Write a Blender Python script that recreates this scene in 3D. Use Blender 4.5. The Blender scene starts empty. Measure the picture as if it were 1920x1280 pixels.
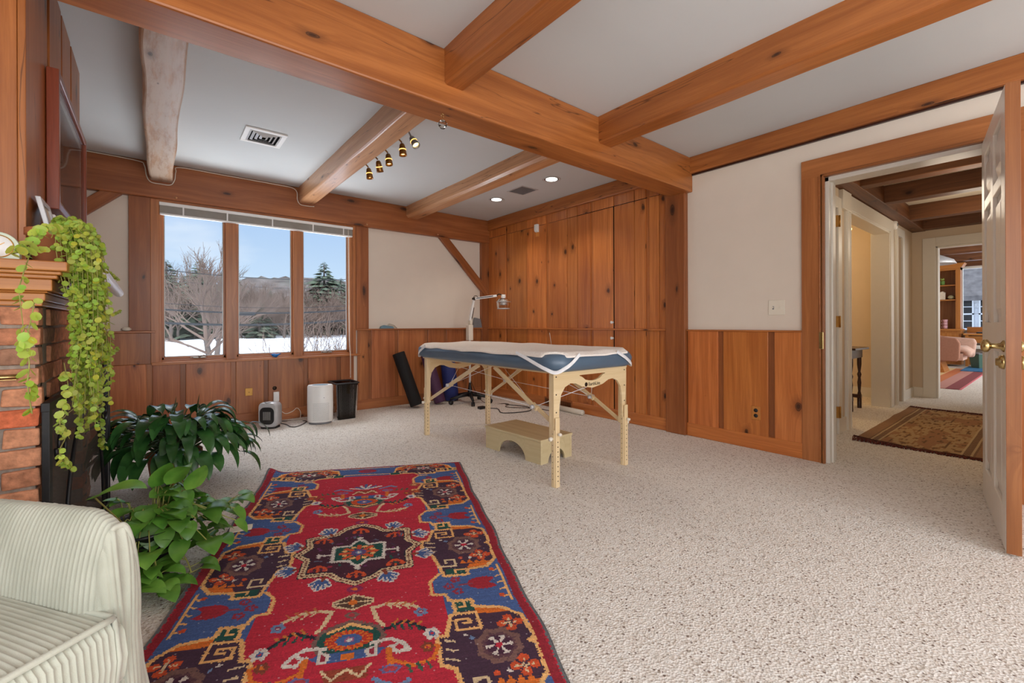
import bpy, math, random
import numpy as np
from mathutils import Vector, Matrix, noise
random.seed(7)
C = bpy.context.scene.collection
PI = math.pi
# ---------------------------------------------------------------- camera
FPX = 829.0; YAW = math.radians(38.87); V0 = 607.0; ROLL = math.radians(-0.2); EYE = 1.01
Fw = Vector((math.sin(YAW), math.cos(YAW), 0)); Rt = Vector((math.cos(YAW), -math.sin(YAW), 0)); Up = Vector((0, 0, 1))
cr = math.cos(ROLL)*Rt + math.sin(ROLL)*Up
cu = Fw.cross(cr)*-1
cam_d = bpy.data.cameras.new('camera'); cam = bpy.data.objects.new('camera', cam_d); C.objects.link(cam)
cam_d.sensor_width = 36.0; cam_d.sensor_fit = 'HORIZONTAL'; cam_d.lens = 36.0*FPX/1920.0
cam_d.shift_y = (V0-640.0)/1920.0
cam_d.clip_start = 0.05; cam_d.clip_end = 2000
cu = cr.cross(Fw); 
M = Matrix((( cr.x, cu.x, -Fw.x, 0), (cr.y, cu.y, -Fw.y, 0), (cr.z, cu.z, -Fw.z, EYE), (0, 0, 0, 1)))
cam.matrix_world = M
bpy.context.scene.camera = cam
sc = bpy.context.scene
sc.view_settings.view_transform = 'Standard'; sc.view_settings.look = 'None'; sc.view_settings.gamma = 1.0
sc.view_settings.use_curve_mapping = False
sc.view_settings.exposure = 0.13
try:
    sc.cycles.max_bounces = 8; sc.cycles.diffuse_bounces = 6; sc.cycles.transparent_max_bounces = 24
except Exception: pass
# ---------------------------------------------------------------- sky
w = bpy.data.worlds.new('sky'); sc.world = w; w.use_nodes = True
nt = w.node_tree; nt.nodes.clear()
def N(nt, t, **kw):
    n = nt.nodes.new(t)
    for k, v in kw.items(): setattr(n, k, v)
    return n
out = N(nt, 'ShaderNodeOutputWorld'); bg = N(nt, 'ShaderNodeBackground'); tc = N(nt, 'ShaderNodeTexCoord')
sep = N(nt, 'ShaderNodeSeparateXYZ'); rmp = N(nt, 'ShaderNodeValToRGB'); no = N(nt, 'ShaderNodeTexNoise'); cl = N(nt, 'ShaderNodeValToRGB'); mx = N(nt, 'ShaderNodeMixRGB')
nt.links.new(tc.outputs['Generated'], sep.inputs[0]); nt.links.new(sep.outputs['Z'], rmp.inputs[0])
e = rmp.color_ramp.elements
e[0].position = 0.0; e[0].color = (.66, .76, .87, 1); e[1].position = .25; e[1].color = (.36, .53, .82, 1)
q = e.new(.10); q.color = (.52, .68, .88, 1); q = e.new(.5); q.color = (1.15, 1.45, 2.0, 1); q = e.new(1); q.color = (1.8, 2.1, 2.6, 1)
no.inputs['Scale'].default_value = 3.0; no.inputs['Detail'].default_value = 5
mp = N(nt, 'ShaderNodeMapping'); mp.inputs['Scale'].default_value = (1, 1, 3.0)
nt.links.new(tc.outputs['Generated'], mp.inputs[0]); nt.links.new(mp.outputs[0], no.inputs['Vector']); nt.links.new(no.outputs['Fac'], cl.inputs[0])
cl.color_ramp.elements[0].position = .52; cl.color_ramp.elements[0].color = (0, 0, 0, 1); cl.color_ramp.elements[1].position = .8; cl.color_ramp.elements[1].color = (.8, .8, .8, 1)
nt.links.new(cl.outputs[0], mx.inputs[0]); nt.links.new(rmp.outputs[0], mx.inputs[1]); mx.inputs[2].default_value = (.9, .93, .97, 1)
nt.links.new(mx.outputs[0], bg.inputs[0]); bg.inputs[1].default_value = 1.05; nt.links.new(bg.outputs[0], out.inputs[0])
# ---------------------------------------------------------------- lights
def area(name, loc, rot, sx, sy, power, col=(1, 1, 1)):
    l = bpy.data.lights.new(name, 'AREA'); l.shape = 'RECTANGLE'; l.size = sx; l.size_y = sy; l.energy = power; l.color = col
    o = bpy.data.objects.new(name, l); o.location = loc; o.rotation_euler = rot; C.objects.link(o); return o
def point(name, loc, power, col=(1, .8, .55), r=.05):
    l = bpy.data.lights.new(name, 'POINT'); l.energy = power; l.color = col; l.shadow_soft_size = r
    o = bpy.data.objects.new(name, l); o.location = loc; C.objects.link(o); return o
def spot(name, loc, target, power, ang=80, col=(1, .9, .75), r=.03):
    l = bpy.data.lights.new(name, 'SPOT'); l.energy = power; l.color = col; l.shadow_soft_size = r; l.spot_size = math.radians(ang); l.spot_blend = .6
    o = bpy.data.objects.new(name, l); o.location = loc; o.rotation_euler = (Vector(target)-Vector(loc)).to_track_quat('-Z', 'Y').to_euler(); C.objects.link(o); return o
sun = bpy.data.lights.new('sun', 'SUN'); sun.energy = 2.6; sun.angle = .01; sun.color = (1, .96, .9)
so = bpy.data.objects.new('sun', sun); so.rotation_euler = Vector((.25, .62, -.75)).to_track_quat('-Z', 'Y').to_euler(); C.objects.link(so)
area('added_rear_fill', (1.0, -2.9, 1.35), (math.radians(90), 0, 0), 4.2, 1.9, 98, (1, .99, .975))  # added area lamp at an unseen rear opening, brightens the room
area('added_side_fill', (-1.25, -1.3, 1.45), (math.radians(90), 0, math.radians(-90)), 2.4, 1.6, 40, (1, .985, .96))  # added area lamp at an unseen side opening, fills from the left
area('added_far_room_fill', (12.0, -1.9, 1.5), (math.radians(90), 0, 0), 4, 1.8, 110, (1, .97, .93))  # added lamp out of view, brightens the far room
point('added_hall_fill', (6.6, .55, 1.95), 7, (1, .86, .68), .15)  # added fill without a fixture, evens out the hall
point('added_hall_fill_near', (4.9, .55, 1.95), 5, (1, .86, .68), .15)  # second added fill, lifts the near end of the hall
area('added_sill_fill', (.9, 6.35, -.15), (math.radians(125), 0, 0), 3.0, 1.0, 130, (.97, .99, 1)).rotation_euler = Vector((.1, -2.6, 2.3)).to_track_quat('-Z', 'Y').to_euler()  # added lamp hidden below the sill, throws light up at the ceiling
area('added_upper_fill', (.9, 6.5, 3.5), (0, 0, 0), 3.2, 1.2, 110, (.95, .98, 1)).rotation_euler = Vector((.3, -3.2, -2.6)).to_track_quat('-Z', 'Y').to_euler()  # added lamp above the sight line, pours light in through the window
point('alcove_lamp', (6.55, 2.6, 1.95), 22, (1, .68, .34), .06)
# ---------------------------------------------------------------- materials
def lin(c):
    c = c/255.0
    return c/12.92 if c <= .04045 else ((c+.055)/1.055)**2.4
def rgb(r, g, b): return (lin(r), lin(g), lin(b), 1)
def base(name, rough=.6, spec=.5, metal=0):
    m = bpy.data.materials.new(name); m.use_nodes = True
    b = m.node_tree.nodes['Principled BSDF']; b.inputs['Roughness'].default_value = rough; b.inputs['Metallic'].default_value = metal
    b.inputs['Specular IOR Level'].default_value = spec
    return m, m.node_tree, b
def ramp(nt, src, stops, interp='LINEAR'):
    r = N(nt, 'ShaderNodeValToRGB'); r.color_ramp.interpolation = interp
    el = r.color_ramp.elements
    while len(el) < len(stops): el.new(.5)
    for i, (p, c) in enumerate(stops):
        el[i].position = p; el[i].color = c
    nt.links.new(src, r.inputs[0]); return r.outputs[0]
def mixc(nt, f, a, b, mode='MIX'):
    m = N(nt, 'ShaderNodeMixRGB', blend_type=mode)
    for i, v in enumerate((f, a, b)):
        if isinstance(v, (int, float)): m.inputs[i].default_value = v
        elif isinstance(v, tuple): m.inputs[i].default_value = v
        else: nt.links.new(v, m.inputs[i])
    return m.outputs[0]
def math_(nt, op, a, b=0.0):
    m = N(nt, 'ShaderNodeMath', operation=op)
    for i, v in enumerate((a, b)):
        if isinstance(v, (int, float)): m.inputs[i].default_value = v
        else: nt.links.new(v, m.inputs[i])
    return m.outputs[0]
def coords(nt, kind='Object', scale=(1, 1, 1)):
    t = N(nt, 'ShaderNodeTexCoord'); m = N(nt, 'ShaderNodeMapping'); m.inputs['Scale'].default_value = scale
    nt.links.new(t.outputs[kind], m.inputs[0]); return m.outputs[0]
def noisen(nt, vec, scale, detail=3, rough=.5, dist=0):
    n = N(nt, 'ShaderNodeTexNoise'); n.inputs['Scale'].default_value = scale; n.inputs['Detail'].default_value = detail
    n.inputs['Roughness'].default_value = rough; n.inputs['Distortion'].default_value = dist; nt.links.new(vec, n.inputs['Vector']); return n.outputs['Fac']
def bump(nt, b, h, strength=.3, dist=.01):
    n = N(nt, 'ShaderNodeBump'); n.inputs['Strength'].default_value = strength; n.inputs['Distance'].default_value = dist
    nt.links.new(h, n.inputs['Height']); nt.links.new(n.outputs[0], b.inputs['Normal'])
def tintc(nt, col):
    a = N(nt, 'ShaderNodeAttribute', attribute_name='tint'); return mixc(nt, 1.0, col, a.outputs['Color'], 'MULTIPLY')
def plain(name, col, rough=.6, spec=.5, metal=0, noise_amt=.06, nscale=30, bumpy=0, emis=None, tint=False):
    m, nt, b = base(name, rough, spec, metal)
    v = coords(nt); n = noisen(nt, v, nscale, 4)
    c1 = tuple(x*(1-noise_amt) for x in col[:3])+(1,); c2 = tuple(min(1, x*(1+noise_amt)) for x in col[:3])+(1,)
    c = ramp(nt, n, [(.3, c1), (.7, c2)])
    if tint: c = tintc(nt, c)
    nt.links.new(c, b.inputs['Base Color'])
    if bumpy: bump(nt, b, n, bumpy, .01)
    if emis: b.inputs['Emission Color'].default_value = emis[0]; b.inputs['Emission Strength'].default_value = emis[1]
    return m
def wood(name, light, dark, knotcol=(40, 16, 6), rough=.38, coat=.25, knots=True, kscale=(3.0, 4.6), grain=1.0, crack=0.0, wash=0.0):
    """knotty pine: UV.x runs along the grain in metres, UV.y across"""
    m, nt, b = base(name, rough, .4)
    uv = N(nt, 'ShaderNodeUVMap', uv_map='UVMap').outputs[0]
    def mapv(s, src=uv):
        n = N(nt, 'ShaderNodeMapping'); n.inputs['Scale'].default_value = s; nt.links.new(src, n.inputs[0]); return n.outputs[0]
    kv = mapv((kscale[0], kscale[1], 1))
    wob = N(nt, 'ShaderNodeTexNoise'); wob.inputs['Scale'].default_value = 3.0; nt.links.new(kv, wob.inputs['Vector'])
    kd = mixc(nt, .12, kv, wob.outputs['Color'], 'ADD')
    vo = N(nt, 'ShaderNodeTexVoronoi', voronoi_dimensions='2D'); vo.inputs['Scale'].default_value = 1.0; vo.inputs['Randomness'].default_value = .95
    nt.links.new(kd, vo.inputs['Vector'])
    dist = vo.outputs['Distance']
    sepc = N(nt, 'ShaderNodeSeparateColor'); nt.links.new(vo.outputs['Color'], sepc.inputs[0])
    size = math_(nt, 'MULTIPLY', math_(nt, 'MAXIMUM', math_(nt, 'SUBTRACT', sepc.outputs[0], .5), 0.0), 1.7)   # 0..1, a third of the cells empty
    rel = math_(nt, 'DIVIDE', dist, math_(nt, 'ADD', math_(nt, 'MULTIPLY', size, .17), .001))
    # grain lines bend round the knots
    infl = math_(nt, 'MULTIPLY', math_(nt, 'POWER', 2.718, math_(nt, 'MULTIPLY', dist, -7.0)), size)
    gv = mapv((1.1, 26*grain, 1)); sx = N(nt, 'ShaderNodeSeparateXYZ'); nt.links.new(gv, sx.inputs[0])
    yy = math_(nt, 'ADD', sx.outputs[1], math_(nt, 'MULTIPLY', infl, 3.0)); cx = N(nt, 'ShaderNodeCombineXYZ')
    nt.links.new(sx.outputs[0], cx.inputs[0]); nt.links.new(yy, cx.inputs[1])
    g1 = noisen(nt, cx.outputs[0], 1.0, 6, .62, .5)
    fv = mapv((5, 190, 1)); g2 = noisen(nt, fv, 1.0, 2, .5)
    bv = mapv((.5, 3.0, 1)); g3 = noisen(nt, bv, 1.5, 2)
    g = math_(nt, 'ADD', math_(nt, 'MULTIPLY', g1, .62), math_(nt, 'ADD', math_(nt, 'MULTIPLY', g2, .18), math_(nt, 'MULTIPLY', g3, .3)))
    col = ramp(nt, g, [(.36, rgb(*dark)), (.53, rgb(*[(a+c)/2 for a, c in zip(dark, light)])), (.68, rgb(*light))])
    if wash:
        wv = noisen(nt, mapv((3, 14, 1)), 1.0, 5, .7); col = mixc(nt, ramp(nt, wv, [(.38, (0, 0, 0, 1)), (.55, (wash, wash, wash, 1))]), col, rgb(198, 178, 160))
    if knots:
        halo = ramp(nt, rel, [(.5, (.75, .75, .75, 1)), (2.2, (0, 0, 0, 1))]) if False else ramp(nt, math_(nt, 'MULTIPLY', rel, .4), [(.2, (.62, .62, .62, 1)), (.85, (0, 0, 0, 1))])
        col = mixc(nt, halo, col, rgb(*[d*.72 for d in dark]))
        core = ramp(nt, rel, [(.30, (1, 1, 1, 1)), (.48, (.55, .55, .55, 1)), (.6, (.95, .95, .95, 1)), (.75, (0, 0, 0, 1))])
        core = mixc(nt, 1.0, core, ramp(nt, size, [(.02, (0, 0, 0, 1)), (.1, (.85, .85, .85, 1))]), 'MULTIPLY')
        col = mixc(nt, core, col, rgb(*knotcol))
    if crack:
        cv = noisen(nt, mapv((.35, 5.5, 1)), 1.0, 4, .45)
        ck = ramp(nt, cv, [(.4965, (0, 0, 0, 1)), (.4995, (crack, crack, crack, 1)), (.5005, (crack, crack, crack, 1)), (.5035, (0, 0, 0, 1))])
        col = mixc(nt, ck, col, rgb(45, 20, 8))
    nt.links.new(tintc(nt, col), b.inputs['Base Color'])
    b.inputs['Coat Weight'].default_value = coat; b.inputs['Coat Roughness'].default_value = .22
    bump(nt, b, g, .12, .004)
    return m
MW = {}
MW['panel'] = wood('pine_panelling', (212, 132, 68), (164, 90, 40), rough=.34, coat=.35)
MW['wains'] = wood('pine_wainscot', (192, 122, 72), (140, 78, 40), rough=.4, coat=.3)
MW['beam'] = wood('pine_beam', (184, 114, 58), (138, 76, 32), rough=.42, coat=.2, kscale=(1.7, 4.5), crack=.7, grain=.8)
MW['joist'] = wood('pine_joist', (214, 162, 118), (174, 120, 78), rough=.34, coat=.4, kscale=(1.9, 5), crack=.6, grain=.8)
MW['worn'] = wood('weathered_glare_joist', (200, 160, 126), (150, 112, 84), knotcol=(60, 36, 22), rough=.5, coat=.1, kscale=(2.6, 5), wash=.85)  # pale wash paints window glare into the wood, along with weathered streaks
MW['redbeam'] = wood('red_pine_beam', (178, 108, 60), (132, 72, 34), rough=.42, coat=.2, kscale=(1.7, 4.5), grain=.8)
MW['casing'] = wood('pine_casing', (188, 120, 68), (146, 86, 44), rough=.4, coat=.25, knots=False)
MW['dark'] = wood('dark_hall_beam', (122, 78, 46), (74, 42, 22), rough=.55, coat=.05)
MW['birch'] = wood('pale_birch', (234, 212, 172), (214, 186, 140), rough=.45, coat=.15, knots=False)
MW['ply'] = wood('pale_plywood', (218, 202, 162), (196, 176, 132), rough=.5, coat=.1, knots=False)
MW['walnut'] = wood('dark_walnut', (70, 34, 24), (34, 14, 10), rough=.35, coat=.3, knots=False)
MW['oak'] = wood('golden_oak', (196, 132, 66), (160, 96, 42), rough=.4, coat=.2, knots=False)
MW['cherry'] = wood('cherry_frame', (140, 66, 40), (104, 42, 24), rough=.3, coat=.4, knots=False)
P = {}
P['wall'] = plain('cream_paint', rgb(226, 214, 200), .85, .2, noise_amt=.015, nscale=6)
P['wall2'] = plain('beige_paint', rgb(216, 200, 178), .85, .2, noise_amt=.015, nscale=6)
P['ceil'] = plain('ceiling_paint', rgb(208, 212, 214), .9, .15, noise_amt=.012, nscale=3)
P['trimw'] = plain('white_gloss_paint', rgb(226, 222, 212), .35, .5, noise_amt=.01)
P['doorw'] = plain('door_white_paint', rgb(236, 232, 224), .3, .5, noise_amt=.01)
P['white'] = plain('white_plastic', rgb(238, 238, 236), .35, .5, noise_amt=.01)
P['ivory'] = plain('ivory_plastic', rgb(232, 224, 208), .4, .5, noise_amt=.01)
P['grey'] = plain('grey_plastic', rgb(120, 122, 126), .5)
P['silver'] = plain('silver_plastic', rgb(196, 196, 198), .35, .5, metal=.2)
P['black'] = plain('black_plastic', rgb(22, 22, 24), .4)
P['iron'] = plain('black_iron', rgb(26, 26, 28), .45, .5, bumpy=.1)
P['foam'] = plain('black_foam', rgb(30, 29, 30), .7, .3, bumpy=.15, nscale=200)
P['brass'] = plain('brass', rgb(188, 164, 112), .25, .5, metal=1)
P['dullbrass'] = plain('dull_brass', rgb(190, 142, 72), .4, .5, metal=.6)
P['bronze'] = plain('dark_bronze', rgb(58, 44, 34), .4, .5, metal=.7)
P['chrome'] = plain('chrome', rgb(200, 200, 200), .15, .5, metal=1)
P['steel'] = plain('window_steel', rgb(150, 148, 144), .4, .5, metal=.6)
P['bulb'] = plain('lamp_glow', rgb(255, 220, 150), emis=(rgb(255, 214, 140), 5))
P['glowband'] = plain('glow_band', rgb(255, 206, 120), emis=(rgb(255, 200, 110), 1.6))
P['bulbw'] = plain('downlight_glow', rgb(255, 250, 240), emis=(rgb(255, 250, 240), 3.5))
P['amber'] = plain('amber_metal', rgb(140, 94, 40), .3, .5, metal=.6)
P['mortar'] = plain('mortar', rgb(158, 146, 134), .95, .1, bumpy=.5, nscale=60, noise_amt=.2)
P['brick'] = plain('brick_clay', rgb(200, 150, 122), .9, .15, bumpy=.6, nscale=45, noise_amt=.3, tint=True)
P['terra'] = plain('terracotta', rgb(178, 110, 70), .85)
P['leafl'] = None
P['snow'] = plain('snow', rgb(244, 246, 250), .8, .2, noise_amt=.03, nscale=.4, bumpy=.3)
P['bark'] = plain('bark', rgb(112, 100, 92), .9, .1, noise_amt=.25)
P['twig'] = plain('twig', rgb(128, 108, 96), .9, .1, noise_amt=.25)
P['needle'] = plain('pine_needles', rgb(92, 102, 84), .8, .1, noise_amt=.35, nscale=2)
P['wire'] = plain('cable_black', rgb(34, 34, 36), .6)
P['cordw'] = plain('cord_white', rgb(232, 224, 210), .6)
P['blue'] = plain('blue_foam', rgb(40, 52, 120), .7)
P['purple'] = plain('purple_foam', rgb(84, 50, 82), .7)
P['vinyl'] = plain('blue_vinyl', rgb(84, 104, 124), .32, .5, noise_amt=.05, nscale=8)
P['fleece'] = plain('fleece', rgb(246, 238, 230), .95, .1, noise_amt=.06, nscale=120, bumpy=.6)
P['strap'] = plain('white_elastic', rgb(236, 236, 238), .7)
P['slot'] = plain('black_void', rgb(14, 12, 11), .9, .1)
P['backing'] = plain('groove_backing', rgb(104, 50, 22), .6)
P['pink'] = plain('pink_velvet', rgb(204, 170, 154), .8, .2)
P['pinkb'] = plain('brown_pink_upholstery', rgb(168, 124, 104), .8, .2)
P['pinkp'] = plain('pink_ceramic', rgb(226, 176, 184), .4)
P['green'] = plain('green_bin', rgb(74, 104, 88), .5)
P['bluerug'] = plain('blue_rug', rgb(70, 120, 160), .95, .1, noise_amt=.3, nscale=14)
P['paper'] = plain('book_paper', rgb(222, 208, 186), .8, noise_amt=.1)
P['cactus'] = plain('cactus_green', rgb(110, 150, 70), .7)
P['stoneegg'] = plain('speckled_stone', rgb(178, 170, 130), .6, noise_amt=.3, nscale=50)
P['siding'] = plain('white_siding', rgb(228, 230, 234), .7)
P['shingle'] = plain('roof_shingle', rgb(96, 92, 92), .9, noise_amt=.3, nscale=5)
P['foliage'] = plain('autumn_foliage', rgb(176, 130, 84), .9, noise_amt=.4, nscale=3)
P['screen'] = plain('dark_glass', rgb(20, 22, 30), .2)
P['soot'] = plain('soot', rgb(36, 31, 28), .95, bumpy=.3)
P['clockf'] = plain('mint_clock', rgb(206, 218, 198), .4)
P['bluebird'] = plain('blue_glass_bird', rgb(20, 110, 190), .15, .6)
P['tissue'] = plain('blue_grey_packet', rgb(110, 140, 155), .4)
def glass(name, tint=(1, 1, 1, 1), refl=.09, alpha=None):
    m = bpy.data.materials.new(name); m.use_nodes = True; nt = m.node_tree; nt.nodes.clear()
    o = N(nt, 'ShaderNodeOutputMaterial'); t = N(nt, 'ShaderNodeBsdfTransparent'); g = N(nt, 'ShaderNodeBsdfGlossy'); mx = N(nt, 'ShaderNodeMixShader')
    t.inputs[0].default_value = tint; g.inputs['Roughness'].default_value = .02
    lw = N(nt, 'ShaderNodeFresnel'); lw.inputs[0].default_value = 1.45
    nt.links.new(math_(nt, 'MULTIPLY', lw.outputs[0], refl/.04), mx.inputs[0]); nt.links.new(t.outputs[0], mx.inputs[1]); nt.links.new(g.outputs[0], mx.inputs[2]); nt.links.new(mx.outputs[0], o.inputs[0])
    return m
P['pane'] = glass('window_glass', (.97, .98, .98, 1), .005)
P['clear'] = glass('clear_glass', (.93, .92, .9, 1), .05)
P['picglass'] = glass('picture_glass', (.97, .97, .97, 1), .022)
P['smoke'] = glass('smoke_plastic', (.36, .35, .36, 1), .05)
def carpet():
    m, nt, b = base('berber_carpet', .95, .1)
    v = coords(nt)
    vo = N(nt, 'ShaderNodeTexVoronoi'); vo.inputs['Scale'].default_value = 135; nt.links.new(v, vo.inputs['Vector'])
    sp = N(nt, 'ShaderNodeSeparateColor'); nt.links.new(vo.outputs['Color'], sp.inputs[0])
    c = ramp(nt, sp.outputs[0], [(0, rgb(190, 178, 164)), (.12, rgb(222, 213, 202)), (.55, rgb(234, 228, 219)), (1, rgb(243, 239, 232))])
    fl = N(nt, 'ShaderNodeTexVoronoi'); fl.inputs['Scale'].default_value = 95; nt.links.new(v, fl.inputs['Vector'])
    s2 = N(nt, 'ShaderNodeSeparateColor'); nt.links.new(fl.outputs['Color'], s2.inputs[0])
    near = math_(nt, 'LESS_THAN', fl.outputs['Distance'], .42); pick = math_(nt, 'GREATER_THAN', s2.outputs[1], .9)
    c = mixc(nt, math_(nt, 'MULTIPLY', math_(nt, 'MULTIPLY', near, pick), .8), c, rgb(112, 88, 74))
    big = noisen(nt, v, 1.3, 4); c = mixc(nt, 1.0, c, ramp(nt, big, [(.3, (.93, .93, .93, 1)), (.7, (1, 1, 1, 1))]), 'MULTIPLY')
    nt.links.new(c, b.inputs['Base Color'])
    bump(nt, b, vo.outputs['Distance'], .55, .006); return m
P['carpet'] = carpet()
def attrmat(name, rough=.95, scale=260, amt=.12, coat=0):
    m, nt, b = base(name, rough, .15)
    a = N(nt, 'ShaderNodeAttribute', attribute_name='pattern'); v = coords(nt, scale=(1, 1, 1)); n = noisen(nt, v, scale, 2)
    n2 = noisen(nt, coords(nt, scale=(8, 60, 1)), 1.2, 3)
    c = mixc(nt, 1.0, a.outputs['Color'], ramp(nt, n, [(.3, (1-amt, 1-amt, 1-amt, 1)), (.7, (1.0, 1.0, 1.0, 1))]), 'MULTIPLY')
    c = mixc(nt, 1.0, c, ramp(nt, n2, [(.35, (.93, .93, .93, 1)), (.65, (1.0, 1.0, 1.0, 1))]), 'MULTIPLY')
    nt.links.new(c, b.inputs['Base Color']); bump(nt, b, n, .5, .004); return m
P['rug'] = attrmat('wool_rug')
def corduroy():
    m, nt, b = base('sage_corduroy', .85, .15)
    v = coords(nt); n = noisen(nt, v, 7, 4)
    c = ramp(nt, n, [(.3, rgb(172, 174, 158)), (.7, rgb(198, 199, 184))]); nt.links.new(c, b.inputs['Base Color'])
    b.inputs['Sheen Weight'].default_value = .35; bump(nt, b, noisen(nt, v, 500, 2), .3, .002); return m
P['cord'] = corduroy()
def leafm(name, c1, c2, rough=.35, trans=.25):
    m, nt, b = base(name, rough, .5)
    a = N(nt, 'ShaderNodeAttribute', attribute_name='tint')
    v = coords(nt); n = noisen(nt, v, 14, 3); c = ramp(nt, n, [(.3, rgb(*c1)), (.7, rgb(*c2))]); c = mixc(nt, 1.0, c, a.outputs['Color'], 'MULTIPLY')
    nt.links.new(c, b.inputs['Base Color'])
    o = nt.nodes['Material Output']; t = N(nt, 'ShaderNodeBsdfTranslucent'); nt.links.new(c, t.inputs[0]); mx = N(nt, 'ShaderNodeMixShader'); mx.inputs[0].default_value = trans
    nt.links.new(b.outputs[0], mx.inputs[1]); nt.links.new(t.outputs[0], mx.inputs[2]); nt.links.new(mx.outputs[0], o.inputs[0]); return m
P['leafl'] = leafm('creeper_leaf', (158, 186, 72), (196, 214, 108), .45, .35)
P['leafd'] = leafm('lily_leaf', (38, 78, 38), (62, 110, 52), .26, .12)
P['leafp'] = leafm('pothos_leaf', (78, 134, 46), (124, 176, 72), .3, .22)
P['stem'] = plain('plant_stem', rgb(150, 150, 78), .6)
P['stemd'] = plain('lily_stem', rgb(58, 84, 40), .6)
def stripes():
    m, nt, b = base('striped_flatweave', .95, .1)
    v = coords(nt); s = N(nt, 'ShaderNodeSeparateXYZ'); nt.links.new(v, s.inputs[0])
    f = math_(nt, 'FRACT', math_(nt, 'MULTIPLY', s.outputs[1], 1.05))
    c = ramp(nt, f, [(0, rgb(140, 80, 82)), (.16, rgb(190, 140, 130)), (.33, rgb(196, 122, 84)), (.5, rgb(222, 190, 140)), (.66, rgb(140, 96, 96)), (.84, rgb(208, 120, 128))], 'CONSTANT')
    nt.links.new(c, b.inputs['Base Color']); return m
P['stripes'] = stripes()
def picture():
    m, nt, b = base('landscape_print', .15, .6)
    v = coords(nt); n = noisen(nt, v, 3, 4, .5, 1); s = N(nt, 'ShaderNodeSeparateXYZ'); nt.links.new(v, s.inputs[0])
    z = math_(nt, 'ADD', s.outputs[2], math_(nt, 'MULTIPLY', n, .25))
    c = ramp(nt, z, [(.0, rgb(60, 52, 60)), (.25, rgb(120, 84, 70)), (.42, rgb(184, 128, 96)), (.55, rgb(120, 70, 56)), (.66, rgb(176, 168, 178))])
    nt.links.new(c, b.inputs['Base Color']); b.inputs['Roughness'].default_value = .5; return m
P['print'] = picture()
def hillm():
    m, nt, b = base('wooded_hillside', .95, .1)
    v = coords(nt); n = noisen(nt, v, .12, 6, .7); n2 = noisen(nt, v, .015, 3)
    c = ramp(nt, n, [(.3, rgb(62, 56, 54)), (.5, rgb(98, 88, 82)), (.7, rgb(130, 118, 112))])
    c = mixc(nt, ramp(nt, n2, [(.5, (0, 0, 0, 1)), (.6, (.5, .5, .5, 1))]), c, rgb(62, 72, 58)); nt.links.new(c, b.inputs['Base Color']); return m
P['hill'] = hillm()
def meshm():
    m = bpy.data.materials.new('wire_mesh'); m.use_nodes = True; nt = m.node_tree; b = nt.nodes['Principled BSDF']; b.inputs['Base Color'].default_value = rgb(84, 76, 72)
    b.inputs['Roughness'].default_value = .5
    v = coords(nt, 'UV', (1, 1, 1)); s = N(nt, 'ShaderNodeSeparateXYZ'); nt.links.new(v, s.inputs[0])
    def g(o): return math_(nt, 'LESS_THAN', math_(nt, 'FRACT', math_(nt, 'MULTIPLY', o, 260.0)), .42)
    mk = math_(nt, 'MAXIMUM', g(s.outputs[0]), g(s.outputs[1])); t = N(nt, 'ShaderNodeBsdfTransparent'); mx = N(nt, 'ShaderNodeMixShader'); o = nt.nodes['Material Output']
    nt.links.new(mk, mx.inputs[0]); nt.links.new(t.outputs[0], mx.inputs[1]); nt.links.new(b.outputs[0], mx.inputs[2]); nt.links.new(mx.outputs[0], o.inputs[0]); return m
P['mesh'] = meshm()
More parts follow.
